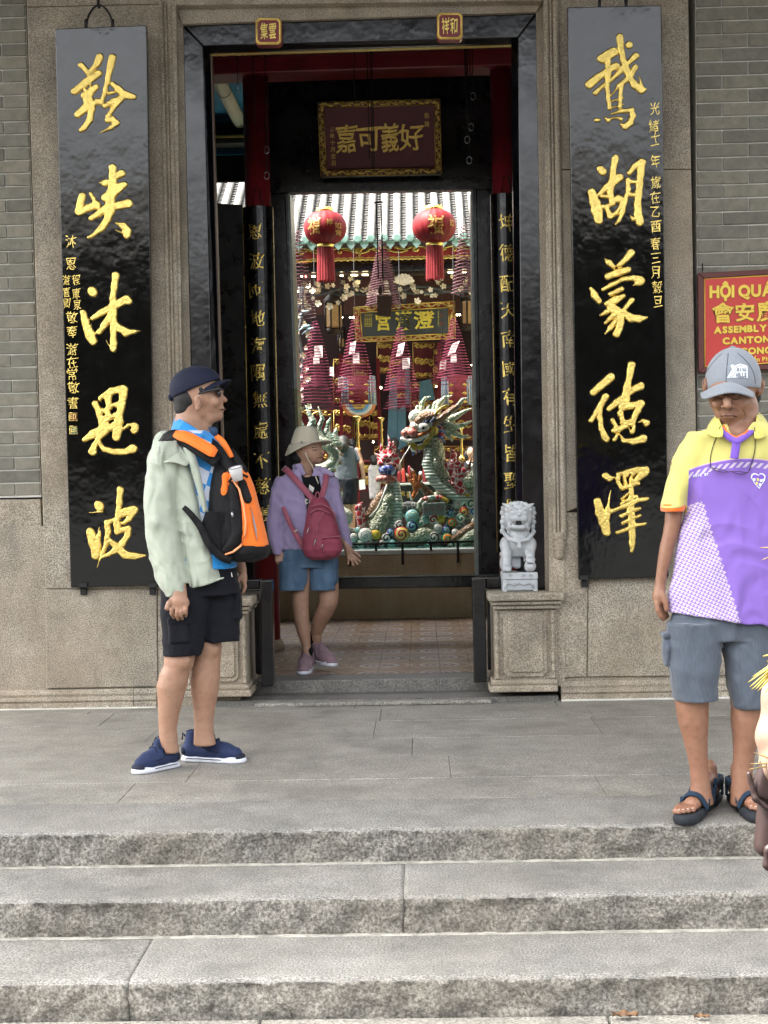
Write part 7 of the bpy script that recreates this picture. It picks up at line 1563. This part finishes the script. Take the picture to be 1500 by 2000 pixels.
s.chain([p(1446, 795, 6), p(1448, 850, 8), p(1448, 880, 10)], [r(34), r(35), r(42)], .02); s.chain([p(1420, 825, -20), p(1434, 860, -24)], [r(7), r(6)], .015); s.chain([p(1466, 815, -18), p(1448, 858, -26)], [r(7), r(6)], .015)
s.ell(p(1442, 850, -16), r(34, 28, 26), .02); s.stack(C.rows([(860, 1370, 1510), (900, 1355, 1530), (1000, 1350, 1530), (1150, 1345, 1535), (1225, 1345, 1500)], 6, 34), .02)
s.stack(C.rows([(900, 1312, 1356), (960, 1302, 1340), (990, 1300, 1335), (1020, 1298, 1331), (1045, 1294, 1325), (1065, 1289, 1318), (1090, 1285, 1312), (1115, 1282, 1304), (1140, 1279, 1300), (1155, 1277, 1300)], 0), .01, 2.1)
s.ell(p(1287, 1166, -2), r(13, 14, 18), .01)
for i in range(4): finger(s, [p(1283+i*3, 1178, -10+i*6), p(1285+i*4, 1192, -12+i*6), p(1290+i*4, 1203, -10+i*6), p(1296+i*2, 1210-i*2, -6+i*6)], r(5.4))
finger(s, [p(1294, 1160, -12), p(1300, 1176, -16), p(1302, 1190, -15)], r(5.8))
s.stack(C.rows([(900, 1522, 1566), (990, 1545, 1580), (1060, 1556, 1588), (1150, 1568, 1592)], 0), .01); s.ell(p(1582, 1170, 0), r(12, 12, 20), .01)
s.stack(C.rows([(1230, 1312, 1392), (1340, 1316, 1386), (1365, 1318, 1385), (1385, 1320, 1384), (1410, 1324, 1384), (1440, 1333, 1382), (1470, 1341, 1382), (1500, 1347, 1383), (1525, 1349, 1386), (1550, 1348, 1390), (1570, 1350, 1394)], -4), .008, 2.05); s.stack(C.rows([(1230, 1415, 1496), (1350, 1427, 1497), (1375, 1428, 1494), (1405, 1427, 1491), (1440, 1431, 1484), (1470, 1432, 1475), (1500, 1431, 1471), (1525, 1429, 1471), (1550, 1427, 1474), (1572, 1427, 1478)], 6), .008, 2.05)
s.build('body', .0052, m_skB, mc)
pk = picker(mc.children[0], mc, C.Y); m_crs = M('skin_crease', (.085, .035, .024), .7)
S().chain([pk(1409, 811.5, -.004), pk(1417, 810, -.0045), pk(1423, 811, -.0045), pk(1430, 810, -.0045), pk(1438, 812, -.004)], r(2.6), .004).build('lips', .003, M('lip_brown', (.17, .065, .05), .5, 0, .15, 60), mc)
tube('mouth_line', crv([pk(x, y, .001) for x, y in ((1406, 813), (1414, 812), (1423, 812.6), (1432, 812), (1440, 814))]), .0012, m_hair, mc, 5)
for pts in ([(1404, 777), (1409, 780), (1415, 779)], [(1431, 779), (1438, 780.5), (1445, 777)]): tube('eyelid', crv([pk(x, y, .0008) for x, y in pts]), .0016, m_hair, mc, 5)
for pts in ([(1401, 771), (1409, 769), (1417, 771)], [(1430, 771), (1439, 769), (1448, 772)]): tube('eyebrow', crv([pk(x, y, .0012) for x, y in pts]), .0024, m_hair, mc, 5)
for pts in ([(1411, 796), (1404, 803), (1402, 812)], [(1433, 796), (1442, 803), (1446, 813)], [(1448, 780), (1456, 782)], [(1449, 784), (1456, 787)], [(1452, 800), (1456, 812), (1452, 822)], [(1412, 822), (1422, 824), (1433, 821)]): tube('crease', crv([pk(x, y, .0002) for x, y in pts]), .0008, m_crs, mc, 5)
for x in (1415.5, 1427): tube('nostril', [pk(x-1.2, 797.5, .0006), pk(x+1.2, 797.5, .0006)], .0014, m_hair, mc, 5)
S().chain([p(1478, 745, 12), p(1470, 775, 26), p(1448, 800, 40)], [r(7), r(14), r(14)], .02).build('hair', .006, m_hair, mc)
def canvas():
    n = NT('cap_grey'); v = n.co(False); x, y, z = n.xyz(v)
    n.base(n.mix(n.ramp(n.noise(v, 500, 2), [(.35, 0.0), (.65, 1.0)]), (.155, .175, .20), (.25, .275, .31))); n.set(Roughness=.85, Sheen_Weight=.3)
    sm_ = n.math('ABSOLUTE', n.math('ADD', x, -.0)); n.bump(n.noise(v, 700, 2), .3, .001); return n.m
m_gc = canvas()
s = S().ell(p(1432, 742, 8), r(53, 58, 63), .01).plane(p(1430, 759), (0, .02, -1)); capo = s.build('cap', .0045, m_gc, mc)
fw = Vector((-.10, -.88, -.40)).normalized(); sd_ = Vector((1, -.10, 0)).normalized(); uu = fw.cross(sd_); uu = uu if uu.z > 0 else -uu
visor(capo, p(1424, 746, -46), fw, sd_, uu, r(40), r(51), m_gc, r(30), .005)
lathe('cap_button', p(1431, 679, 8), [(.011, 0), (.010, .004), (.001, .007)], m_gc, capo, 12)
def capy(px, py):
    c = p(1432, 742, 8); rx, ry, rz = r(53, 58, 63); g = P(px, py, C.Y-r(50)); dx, dz = (g.x-c.x)/rx, (g.z-c.z)/rz
    return Vector((g.x, c.y-ry*math.sqrt(max(.02, 1-dx*dx-dz*dz))-.0008, g.z))
for sx in (1419, 1383, 1478):
    tube('cap_seam', [capy(sx+(1431-sx)*((749-y)/72)**2*1.0, y) for y in range(748, 682, -6)], .0012, M('seam_dark', (.06, .07, .085), .8), capo, 4)
def surf_poly(name, pts, mat, par, fn, n=8, lift=.0015):
    """printed patch laid on a curved surface: polygon in px, sampled as a grid fan"""
    V = []; Fc = []; c = (sum(q[0] for q in pts)/len(pts), sum(q[1] for q in pts)/len(pts)); m2 = []
    for a, b in zip(pts, pts[1:]+pts[:1]):
        for k in range(4): m2.append((a[0]+(b[0]-a[0])*k/4, a[1]+(b[1]-a[1])*k/4))
    N = len(m2)
    for j in range(1, 7):
        for q in m2: V.append(fn(c[0]+(q[0]-c[0])*j/6, c[1]+(q[1]-c[1])*j/6)+Vector((0, -lift, 0)))
    V.append(fn(*c)+Vector((0, -lift, 0)))
    for j in range(5):
        for i in range(N): Fc.append((j*N+i, j*N+(i+1) % N, (j+1)*N+(i+1) % N, (j+1)*N+i))
    Fc += [(6*N, (i+1) % N, i) for i in range(N)]
    return mk(name, V, Fc, mat, par, smooth=True)
m_lw = M('logo_white', (.66, .72, .75), .7); m_lgy = M('logo_grey', (.14, .16, .19), .8)
surf_poly('logo_patch', [(1421, 737.5), (1430, 722), (1436, 714), (1445, 710), (1452, 711), (1461, 714), (1461, 738)], m_lw, capo, capy)
surf_poly('logo_patch', [(1428, 714), (1431, 711), (1435, 713), (1434, 718), (1430, 720)], m_lw, capo, capy)
for a in ([(1426, 737), (1433, 724), (1440, 716), (1450, 713)], [(1431, 737), (1436, 726), (1443, 719)]): tube('logo_line', [capy(*q)+Vector((0, -.0015, 0)) for q in a], .0013, m_lgy, capo, 4)
x = 1440
for ch, w in (('B', 4.4), ('A', 4.4), (' ', 1.5), ('N', 4.6), ('A', 4.4)):
    if ch != ' ': text('letter', ch, (x, 718, x+w-.7, 726), m_lgy, capo, lambda a, b: capy(a, b)+Vector((0, -.0016, 0)), .03, .001)
    x += w
x = 1437
for ch, w in (('H', 5.2), ('I', 2.4), ('L', 4.6), ('L', 4.6), ('S', 5)): text('letter', ch, (x, 728, x+w-.8, 737), m_lgy, capo, lambda a, b: capy(a, b)+Vector((0, -.0016, 0)), .04, .001); x += w
def polo():
    n = NT('polo_yellow_purple'); v = n.co(False); x, y, z = n.xyz(v); b = base(mc)
    xc = p(1440, 900).x-b.x; zp = p(1436, 897).z-b.z
    arch = n.math('SUBTRACT', zp, n.math('MULTIPLY', n.math('POWER', n.math('ABSOLUTE', n.math('SUBTRACT', x, xc)), 2.0), 1.05))
    dz = n.math('SUBTRACT', arch, z); low = n.math('GREATER_THAN', dz, 0.0)
    body = n.math('MAXIMUM', n.math('GREATER_THAN', x, p(1339, 950).x-b.x), n.math('LESS_THAN', z, p(1339, 1001).z-b.z))
    # houndstooth field on one side: left of a slanting edge
    ex0, ez0 = p(1362, 978).x-b.x, p(1362, 978).z-b.z; ex1, ez1 = p(1427, 1192).x-b.x, p(1427, 1192).z-b.z
    edge = n.math('ADD', ex0, n.math('MULTIPLY', n.math('SUBTRACT', ez0, z), (ex1-ex0)/(ez0-ez1)))
    zig = n.math('MULTIPLY', n.math('PINGPONG', z, .012), .7)
    topz = n.math('ADD', n.math('LESS_THAN', z, n.math('ADD', ez0-.02, n.math('MULTIPLY', n.math('SUBTRACT', x, p(1338, 1000).x-b.x), .45))), 0.0)
    fld = n.math('MULTIPLY', n.math('LESS_THAN', x, n.math('ADD', edge, zig)), topz)
    k = 1/.0185
    u_, w_ = n.math('MULTIPLY', n.math('ADD', x, n.math('MULTIPLY', z, .35)), k), n.math('MULTIPLY', n.math('ADD', z, n.math('MULTIPLY', x, -.35)), k)
    fu, fw_ = n.math('FRACT', u_), n.math('FRACT', w_)
    star = n.math('MULTIPLY', n.math('ADD', n.math('MULTIPLY', n.math('SINE', n.math('MULTIPLY', u_, 6.283)), n.math('SINE', n.math('MULTIPLY', w_, 6.283))), n.math('MULTIPLY', n.math('SINE', n.math('MULTIPLY', n.math('ADD', u_, w_), 12.566)), .55)), 1.0)
    pat = n.math('GREATER_THAN', star, -.18)
    brd = n.math('MULTIPLY', n.math('MULTIPLY', n.math('GREATER_THAN', dz, .012), n.math('LESS_THAN', dz, .030)), n.math('GREATER_THAN', n.math('SINE', n.math('MULTIPLY', n.math('ADD', x, dz), 260.0)), .0))
    pur = (.19, .105, .42); wh = (.50, .43, .52)
    c = n.mix(n.math('MULTIPLY', fld, pat), pur, wh); c = n.mix(brd, c, wh)
    isl = n.math('MULTIPLY', low, body); c = n.mix(isl, (.57, .52, .15), c)
    rim = n.math('MULTIPLY', n.math('LESS_THAN', n.math('ABSOLUTE', dz), .0016), body); c = n.mix(rim, c, (.5, .3, .6))
    n.base(c); n.set(Roughness=.8, Sheen_Weight=.2); folds(n, 8, .7, .05); n.bump(n.noise(v, 800, 1), .15, .001); return n.m
m_po = polo(); m_yl = cloth('collar_yellow', (.58, .53, .12), .8, 700, .04); m_pu = cloth('placket_purple', (.17, .085, .45), .8, 700, .04); m_oc = cloth('cuff_orange', (.85, .17, .02), .8, 700, .04)
s = S().stack(C.rows([(826, 1405, 1492), (836, 1378, 1520), (850, 1356, 1540), (870, 1342, 1548), (920, 1337, 1548), (980, 1336, 1550), (1050, 1326, 1556), (1120, 1312, 1566), (1170, 1302, 1574), (1230, 1296, 1584)], 2, 54), .02, 2.05)
s.stack(C.rows([(842, 1346, 1400), (870, 1324, 1392), (900, 1312, 1372), (940, 1302, 1352), (975, 1294, 1342), (990, 1292, 1338)], 0, 36), .016, 2.2); s.stack(C.rows([(842, 1490, 1542), (870, 1500, 1562), (920, 1525, 1580), (990, 1548, 1596)], 0, 36), .016, 2.2)
s.cap(p(1446, 815, -6), p(1446, 856, -22), r(30), r(26), .006, op='s'); s.chain([p(1444, 822, -40), p(1440, 846, -50), p(1438, 858, -56)], [r(25), r(15), r(4)], .006, op='s')
hp = p(1297, 1194); hq = p(1500, 1221); nn = Vector((hq.z-hp.z, 0, -(hq.x-hp.x))); nn = nn if nn.z < 0 else -nn; s.plane(hp, nn)
nh = S(); shirt = s.build('polo_shirt', .0058, m_po, mc, disp=wrinkle(.014, 12, 71, .9, .12))
S().stack(C.rows([(984, 1290.5, 1338.5), (999, 1291.5, 1336)], 0, 37), .004, 2.2).cap(p(1314, 990, 0), p(1314, 1010, 0), r(19), r(19), .003, op='s').build('cuff', .0045, m_oc, mc)
collar('collar', [[(1412, 806, 20), (1405, 812, -16), (1407, 826, -44), (1413, 842, -56)], [(1398, 812, 22), (1392, 826, -20), (1394, 842, -54), (1412, 850, -68)], [(1384, 830, 20), (1380, 846, -28), (1390, 854, -62), (1411, 856, -72)]], m_yl, shirt)
collar('collar', [[(1474, 800, 20), (1480, 808, -16), (1477, 824, -42), (1472, 842, -54)], [(1488, 808, 22), (1492, 822, -20), (1490, 840, -52), (1474, 851, -66)], [(1502, 826, 20), (1505, 846, -28), (1494, 856, -60), (1475, 858, -70)]], m_yl, shirt, .005)
band('placket', crv([p(1439, 857, -60), p(1437, 875, -64), p(1434, 896, -66)]), r(8), m_pu, shirt, .006)
band('neck_band', crv([p(1411, 838, -46), p(1418, 850, -58), p(1436, 861, -62), p(1452, 855, -60), p(1470, 840, -48)]), r(6), m_pu, shirt, .006, Vector((0, -1, .5)))
band('neck_stripe', crv([p(1413, 833, -42), p(1420, 845, -54), p(1436, 855, -58), p(1452, 849, -56), p(1468, 836, -44)]), r(2), m_oc, shirt, .007, Vector((0, -1, .5)))
lathe('button', p(1437, 866, -70), [(.004, 0), (.004, .002), (.001, .003)], m_pu, shirt, 10)
onshirt = picker(shirt, mc, C.Y)
heart = [(1474, 945), (1466, 932), (1468, 926), (1473, 924), (1479, 926), (1481, 928), (1485, 924), (1491, 925), (1495, 929), (1494, 937), (1486, 950), (1483, 955)]
surf_poly('printed_heart', heart, m_lw, shirt, onshirt); surf_poly('printed_heart', [(1480.5+(a-1480.5)*.84, 938+(b-938)*.84) for a, b in heart], m_pu, shirt, onshirt, lift=.002)
for x, y, mm in ((1473, 936, m_lw), (1480, 936, m_yl), (1486, 938, m_lw), (1491, 937, m_lw), (1478, 943, m_yl), (1484, 946, m_lw)): surf_poly('printed_figure', [(x-2.2, y+3), (x-2.2, y-2), (x+2, y-2), (x+2.2, y+3)], mm, shirt, onshirt, lift=.003)
x = 1354
for ch in 'LOVE IT': 
    if ch != ' ': text('letter', ch, (x, 927-(x-1354)*.12, x+3.4, 932-(x-1354)*.12), m_lw, mc, onshirt, .03, .001)
    x += 4.4
m_gs = NT('grey_linen'); _v = m_gs.co(False); m_gs.base(m_gs.mix(m_gs.ramp(m_gs.noise(m_gs.co(False, (1, 1, .12)), 260, 3), [(.35, 0.0), (.65, 1.0)]), (.050, .064, .086), (.068, .084, .108))); m_gs.set(Roughness=.8, Sheen_Weight=.2); folds(m_gs, 9, .7, .045); m_gs.bump(m_gs.noise(_v, 500, 2), .2, .001); m_gs = m_gs.m
s = S().stack(C.rows([(1170, 1326, 1540), (1200, 1312, 1530), (1250, 1303, 1516)], 2, 43), .015).stack(C.rows([(1215, 1302, 1412), (1260, 1302, 1410), (1300, 1306, 1407), (1340, 1311, 1403), (1366, 1315, 1402)], -4, 47), .010, 2.4).stack(C.rows([(1215, 1405, 1518), (1270, 1410, 1514), (1320, 1419, 1509), (1360, 1427, 1503), (1380, 1430, 1497)], 8, 46), .010, 2.4)
s.cap(p(1356, 1352, -4), p(1356, 1400, -4), r(37), r(38), .004, op='s'); s.cap(p(1464, 1368, 8), p(1464, 1400, 8), r(31), r(31), .004, op='s')
s.ell(p(1301, 1268, -4), r(9, 26, 34), .008); s.box(p(1298, 1240, -4), (r(7), r(24), r(6)), .006, .004)
s.build('shorts', .0056, m_gs, mc, disp=wrinkle(.009, 15, 72, .9, .2))
def sandal(par, heel, toe, z0, w0=0):
    h = Vector((heel[0], heel[1], z0)); t = Vector((toe[0], toe[1], z0)); u = (t-h).normalized(); Ln = (t-h).length; w = u.cross(Vector((0, 0, 1)))
    q = lambda a, b, c: h+u*(a*Ln)+w*b+Vector((0, 0, c))
    m_ss = M('sandal_rubber', (.006, .009, .014), .8, 0, .2, 40, 120, .3); m_stp = cloth('sandal_strap', (.010, .026, .05), .7, 600, .15)
    s = S()
    for a, rr in ((.08, .036), (.25, .036), (.45, .038), (.65, .046), (.8, .045)): s.cap(q(a, 0, .020), q(min(.9, a+.15), 0, .018), rr, rr, .01, ((0, 0, 1), .75))
    s.plane(q(0, 0, .001), (0, 0, -1)); s.plane(q(0, 0, .036), (0, 0, 1)); sp = s.build('sandal', .0045, m_ss, par)
    s = S().chain([q(.12, 0, .062), q(.3, 0, .065), q(.55, 0, .058), q(.72, 0, .050)], [.030, .030, .030, .026], .012, ((w.x, w.y, 0), 1.18)).chain([q(.16, 0, .06), q(.19, 0, .14)], [.030, .029], .01).chain([q(.25, 0, .10), q(.5, 0, .07)], [.028, .024], .015)
    for i, b in enumerate((-.030, -.016, -.003, .010, .022)):
        bb = -b if w0 else b; L_ = (.93, .95, .93, .90, .86)[i]; rr = (.0125, .0095, .0088, .0085, .008)[i]; s.chain([q(.72, bb, .046), q(L_-.07, bb, .050), q(L_, bb, .044)], [rr, rr, rr], .004)
        lathe('toenail', q(L_+.005, bb, .052), [(rr*.55, 0), (rr*.4, .002), (.0005, .003)], M('toenail', (.6, .42, .36), .3), par, 8)
    s.build('foot', .0042, m_skB, par)
    def strap(a, hgt, half, wd):
        pts = crv([q(a-.01, -half, .034), q(a, -half*.86, hgt*.62), q(a+.01, -half*.4, hgt*.95), q(a+.01, half*.4, hgt*.95), q(a, half*.86, hgt*.62), q(a-.01, half, .034)], 5)
        cc = q(a, 0, .03); band('sandal_strap', pts, wd, m_stp, sp, .006, [(x-cc).normalized() for x in pts])
    strap(.66, .086, .047, .020); strap(.43, .118, .043, .018)
    pts = crv([q(.36, -.037, .10), q(.1, -.039, .088), q(.0, 0, .088), q(.1, .039, .088), q(.36, .037, .10)], 5); band('heel_strap', pts, .015, m_stp, sp, .005, [(x-q(.2, 0, x.z-z0)).normalized() for x in pts])
    for sd in (-1, 1): 
        pts = crv([q(.34, sd*.041, .085), q(.48, sd*.046, .050), q(.63, sd*.050, .055)], 5); band('side_strap', pts, .011, m_stp, sp, .005, w*sd)
        pts = crv([q(.12, sd*.038, .085), q(.13, sd*.040, .035)], 3); band('side_strap', pts, .012, m_stp, sp, .004, w*sd)
g1_, g2_ = G(1398, 1562), G(1332, 1614); sandal(mc, (g1_.x, g1_.y), (g2_.x, g2_.y), 0, 1)
g1_, g2_ = G(1434, 1566), G(1468, 1606); sandal(mc, (g1_.x, g1_.y), (g2_.x+.03, g2_.y-.02), 0, 0)
gs = thing('eyeglasses', 'thin dark eyeglasses hanging on a black cord over the purple shirt', 'eyeglasses', p(1425, 920, -70))
os_ = lambda x, y, l=.004: onshirt(x, y, l)
tube('cord', crv([p(1407, 832, -62)]+[os_(x, y) for x, y in ((1400, 852), (1393, 870), (1388, 890), (1387, 912))]), .0016, m_iron, gs, 5); tube('cord', crv([p(1474, 835, -60)]+[os_(x, y) for x, y in ((1475, 855), (1474, 880), (1468, 905), (1463, 920))]), .0016, m_iron, gs, 5)
tube('cord_sleeve', [os_(1404, 840, .01), os_(1400, 850)], .0035, m_blk, gs, 6); tube('cord_sleeve', [os_(1473, 845, .01), os_(1475, 856)], .0035, m_blk, gs, 6)
m_fr2 = M('frame_plum', (.05, .02, .06), .3)
tube('frame', crv([os_(x, y, .012) for x, y in ((1387, 912), (1396, 918), (1410, 922), (1420, 922), (1428, 921), (1436, 924), (1450, 926), (1463, 922))]), .0018, m_fr2, gs, 6); tube('frame', crv([os_(x, y, .012) for x, y in ((1390, 913), (1402, 916), (1416, 919), (1422, 922))]), .0016, m_fr2, gs, 6); tube('frame', crv([os_(x, y, .012) for x, y in ((1430, 921), (1444, 921), (1458, 923), (1463, 921))]), .0016, m_fr2, gs, 6)
# ---------------------------------------------------------------- person cut by the frame edge: arm, brown bag, yellow palm fronds
E_ = Fig(2.85); p = E_.p; r = E_.r
me_ = thing('person', 'bare pale arm of a person entering the picture beside the brown leather bag', 'person', p(1640, 1900))
s = S().chain([p(1610, 1010, 10), p(1560, 1200, 5), p(1522, 1360, 0), p(1515, 1440, -4), p(1520, 1500, -8)], [r(60), r(44), r(30), r(35), r(26)], .02).chain([p(1517, 1500, -8), p(1580, 1470, -120), p(1640, 1420, -190)], [r(34), r(30), r(24)], .02)
s.chain([p(1720, 820, 20), p(1720, 960, 20)], [r(55), r(60)], .03).stack(E_.rows([(960, 1600, 1850), (1100, 1580, 1860), (1400, 1600, 1850)], 20, 90), .03).ell(p(1720, 720, 10), r(85, 95, 110), .02)
s.chain([p(1655, 1400, -200), p(1680, 1395, -215)], [r(28), r(24)], .02).chain([p(1670, 1800, 30), p(1665, 2080, 30)], [r(60), r(40)], .02).chain([p(1790, 1800, 30), p(1795, 2080, 30)], [r(60), r(40)], .02)
s.build('body', .006, m_skC, me_)
S().stack(E_.rows([(935, 1625, 1825), (980, 1590, 1860), (1200, 1590, 1850), (1450, 1600, 1860), (1850, 1570, 1900)], 20, 100), .03).build('dress', .012, cloth('dress_cream', (.45, .38, .28), .9, 500, .08), me_, disp=wrinkle(.006, 12, 81)); S().ell(p(1725, 700, 20), r(96, 104, 118)).ell(p(1725, 790, -30), r(80, 60, 100), .02).build('hair', .012, m_hair, me_)
bg = thing('leather_bag', 'brown leather shoulder bag at the picture edge under the bare arm', 'bag', p(1540, 1700))
m_lea = M('brown_leather', (.024, .011, .009), .5, 0, .2, 9, 90, .25, .002)
S().box(p(1545, 1590, 10), (r(66), r(26), r(88)), .02, .01, Matrix.Rotation(.10, 3, 'Y')).build('bag_body', .007, m_lea, bg); S().box(p(1541, 1530, -12), (r(66), r(16), r(46)), .012, .01, Matrix.Rotation(.28, 3, 'Y')).build('flap', .006, m_lea, bg)
S().chain([p(1462, 1510, -24), p(1475, 1560, -28), p(1500, 1580, -28)], [r(6), r(6), r(6)], .006).build('flap_edge', .005, m_lea, bg); S().chain([p(1520, 1640, -20), p(1500, 1660, -22), p(1498, 1690, -20), p(1515, 1705, -18)], r(8), .006).build('bag_strap', .005, m_lea, bg)
tube('shoulder_strap', crv([p(1560, 1500, -14), p(1600, 1200, -75), p(1640, 960, -60)]), r(9), m_lea, bg, 8)
pf_ = thing('palm_fronds', 'bunch of yellow dyed palm leaf strips sticking out above the bare arm', 'palm leaves', p(1540, 1330))
m_pal = M('palm_yellow', (.33, .23, .012), .6, 0, .2, 30); m_pal2 = M('palm_straw', (.24, .17, .06), .7, 0, .2, 30)
def frond(c, tips, w, mat):
    for t in tips: a, b = Vector(c), Vector(t); band('leaf_strip', crv([a, a.lerp(b, .5)+Vector((0, 0, .004)), b]), [w*x for x in np.interp(np.linspace(0, 1, 13), [0, .6, 1], [1, .7, .1])], mat, pf_, .0015, Vector((0, -1, .4)))
frond(p(1560, 1275, -40), [p(x+4, y, -55+i*4) for i, (x, y) in enumerate(((1457, 1333), (1460, 1342), (1464, 1347), (1471, 1347), (1476, 1350), (1490, 1354), (1466, 1322), (1486, 1282), (1494, 1292)))], .0036, m_pal)
frond(p(1530, 1500, -30), [p(x, y, -42) for x, y in ((1462, 1503), (1466, 1492), (1472, 1470))], .002, m_pal2); frond(p(1550, 1080, -40), [p(x, y, -50) for x, y in ((1484, 1070), (1488, 1094))], .0025, m_pal2)
# ---------------------------------------------------------------- background people
def small_person(label, Y, head, torso, legs, cols, extra=None, face=0):
    g = Fig(Y); p, r = g.p, g.r; t = thing('person', label, 'person', p(head[0], torso[0][0]+100))
    s = S().ell(p(head[0], head[1], 0), r(head[2], head[2]*1.05, head[2]*1.25), .02).chain([p(head[0], head[1]+head[2]*.8, 0), p(head[0], torso[0][0]+2, 0)], r(head[2]*.5), .02).stack(g.rows([(y, a+2, b-2) for y, a, b in torso], 0, 11), .02)
    if legs: s.stack(g.rows(legs[0], 0), .01).stack(g.rows(legs[1], 0), .01)
    if face: s.ell(p(head[0], head[1]+1, -head[2]), r(1.5, 2, 2.2), .01); s.ell(p(head[0], head[1]+5, -head[2]), r(2.5, 1, 1), .004)
    if extra: extra(s, p, r)
    s.build('body', .011, cols[0], t)
    S().ell(p(head[0], head[1]-head[2]*.25, 3 if face else -1), r(head[2]*1.12, head[2]*1.1, head[2]*1.25), .02).ell(p(head[0], head[1]+head[2]*.35, -head[2]*1.2), r(head[2]*.9, head[2]*.8, head[2]*.95), .01, op='s' if face else 'u').build('hair', .01, m_hair, t)
    S().stack(g.rows(torso, 0, 14), .02).build('shirt', .011, cols[1], t, disp=wrinkle(.004, 18, 91))
    return t, g
def ex(s, p, r): s.chain([p(697, 880, 0), p(706, 905, -6), p(710, 930, -8)], [r(6), r(5), r(4)], .01).ell(p(711, 934, -8), r(5, 4, 5), .01)
t, g = small_person('man in grey T-shirt and black shorts seen from behind beyond the curled tail', 15.4, (670, 868, 12), [(872, 655, 690), (885, 650, 696), (910, 652, 698), (938, 655, 700)], ([(930, 660, 680), (1000, 670, 684), (1040, 672, 684)], [(930, 680, 700), (1000, 684, 694), (1040, 684, 694)]), (m_skA, cloth('tee_grey', (.085, .095, .11), .9)), ex)
S().stack(g.rows([(934, 658, 701), (985, 666, 698)], 0, 15), .01).build('shorts', .011, m_sh, t); S().cap(g.p(694, 882), g.p(701, 898, -3), g.r(7), g.r(7)).build('sleeve', .01, cloth('tee_grey', (.085, .095, .11), .9), t)
b = slab('paper_sheet', [(701, 938), (712, 936), (714, 955), (702, 957)], 15.2, 15.21, m_pap, None); b['label'] = 'folded white leaflet held by the man in the grey T-shirt'; b['category'] = 'leaflet'
t, g = small_person('black haired woman in dark vest and pale collar at the stile beyond the dragon', 16.0, (920, 884, 8.5), [(902, 905, 936), (915, 900, 940), (960, 900, 940)], None, (m_skW, cloth('vest_black', (.02, .02, .025), .9)), None, 1)
S().chain([g.p(913, 903, -10), g.p(919, 910, -14), g.p(926, 903, -10)], g.r(2.5), .01).build('white_collar', .008, m_dwh, t); S().ell(g.p(911, 890, 2), g.r(5, 5, 10)).build('hair_side', .01, m_hair, t)
def ex2(s, p, r): s.chain([p(775, 885, -4), p(780, 915, -10), p(788, 938, -16)], [r(6), r(5), r(4)], .01)
t, g = small_person('person in a patterned white shirt bending at the altar behind the blue bowl', 16.2, (731, 900, 8), [(908, 722, 742), (918, 719, 744), (950, 720, 744), (975, 722, 742)], None, (m_skA, M('white_print_shirt', (.55, .52, .52), .8, 0, .3, 25)))
t, g = small_person('bare armed person in dark top reaching to the black offering table', 16.5, (770, 868, 9), [(878, 758, 782), (900, 756, 786), (950, 758, 784)], None, (m_skC, cloth('top_dark', (.03, .025, .03), .9)), ex2)
t, g = small_person('dark haired visitor half hidden behind the man in grey', 17.2, (690, 868, 8), [(878, 682, 704), (900, 680, 706), (950, 682, 704)], None, (m_skA, cloth('top_maroon', (.06, .02, .03), .9)))
# fallen leaves on the lowest tread
for lb_, x, y, s_, mm in (('curled dry brown leaf on the kerb paving near the steps', 1221, 1989, 1.0, 0), ('small dry brown leaf lying beside the larger leaf', 1371, 1991, .6, 0)):
    g0 = G(x, y, -.345); V = []; Fc = []
    for i in range(7):
        u = i/6-.5; w = .016*s_*math.cos(u*3); V += [g0+Vector((u*.075*s_, -w, .006+.012*s_*abs(math.sin(i*1.3)))), g0+Vector((u*.075*s_, 0, .004+.006*s_*(i % 2))), g0+Vector((u*.075*s_, w, .008+.014*s_*abs(math.cos(i*1.1))))]
    for i in range(6):
        for k_ in (0, 1): a = i*3+k_; Fc.append((a, a+1, a+4, a+3))
    o = mk('fallen_leaf', V, Fc, M('dry_leaf', (.14, .075, .035), .8, 0, .3, 60), None); o['label'] = lb_; o['category'] = 'leaf'
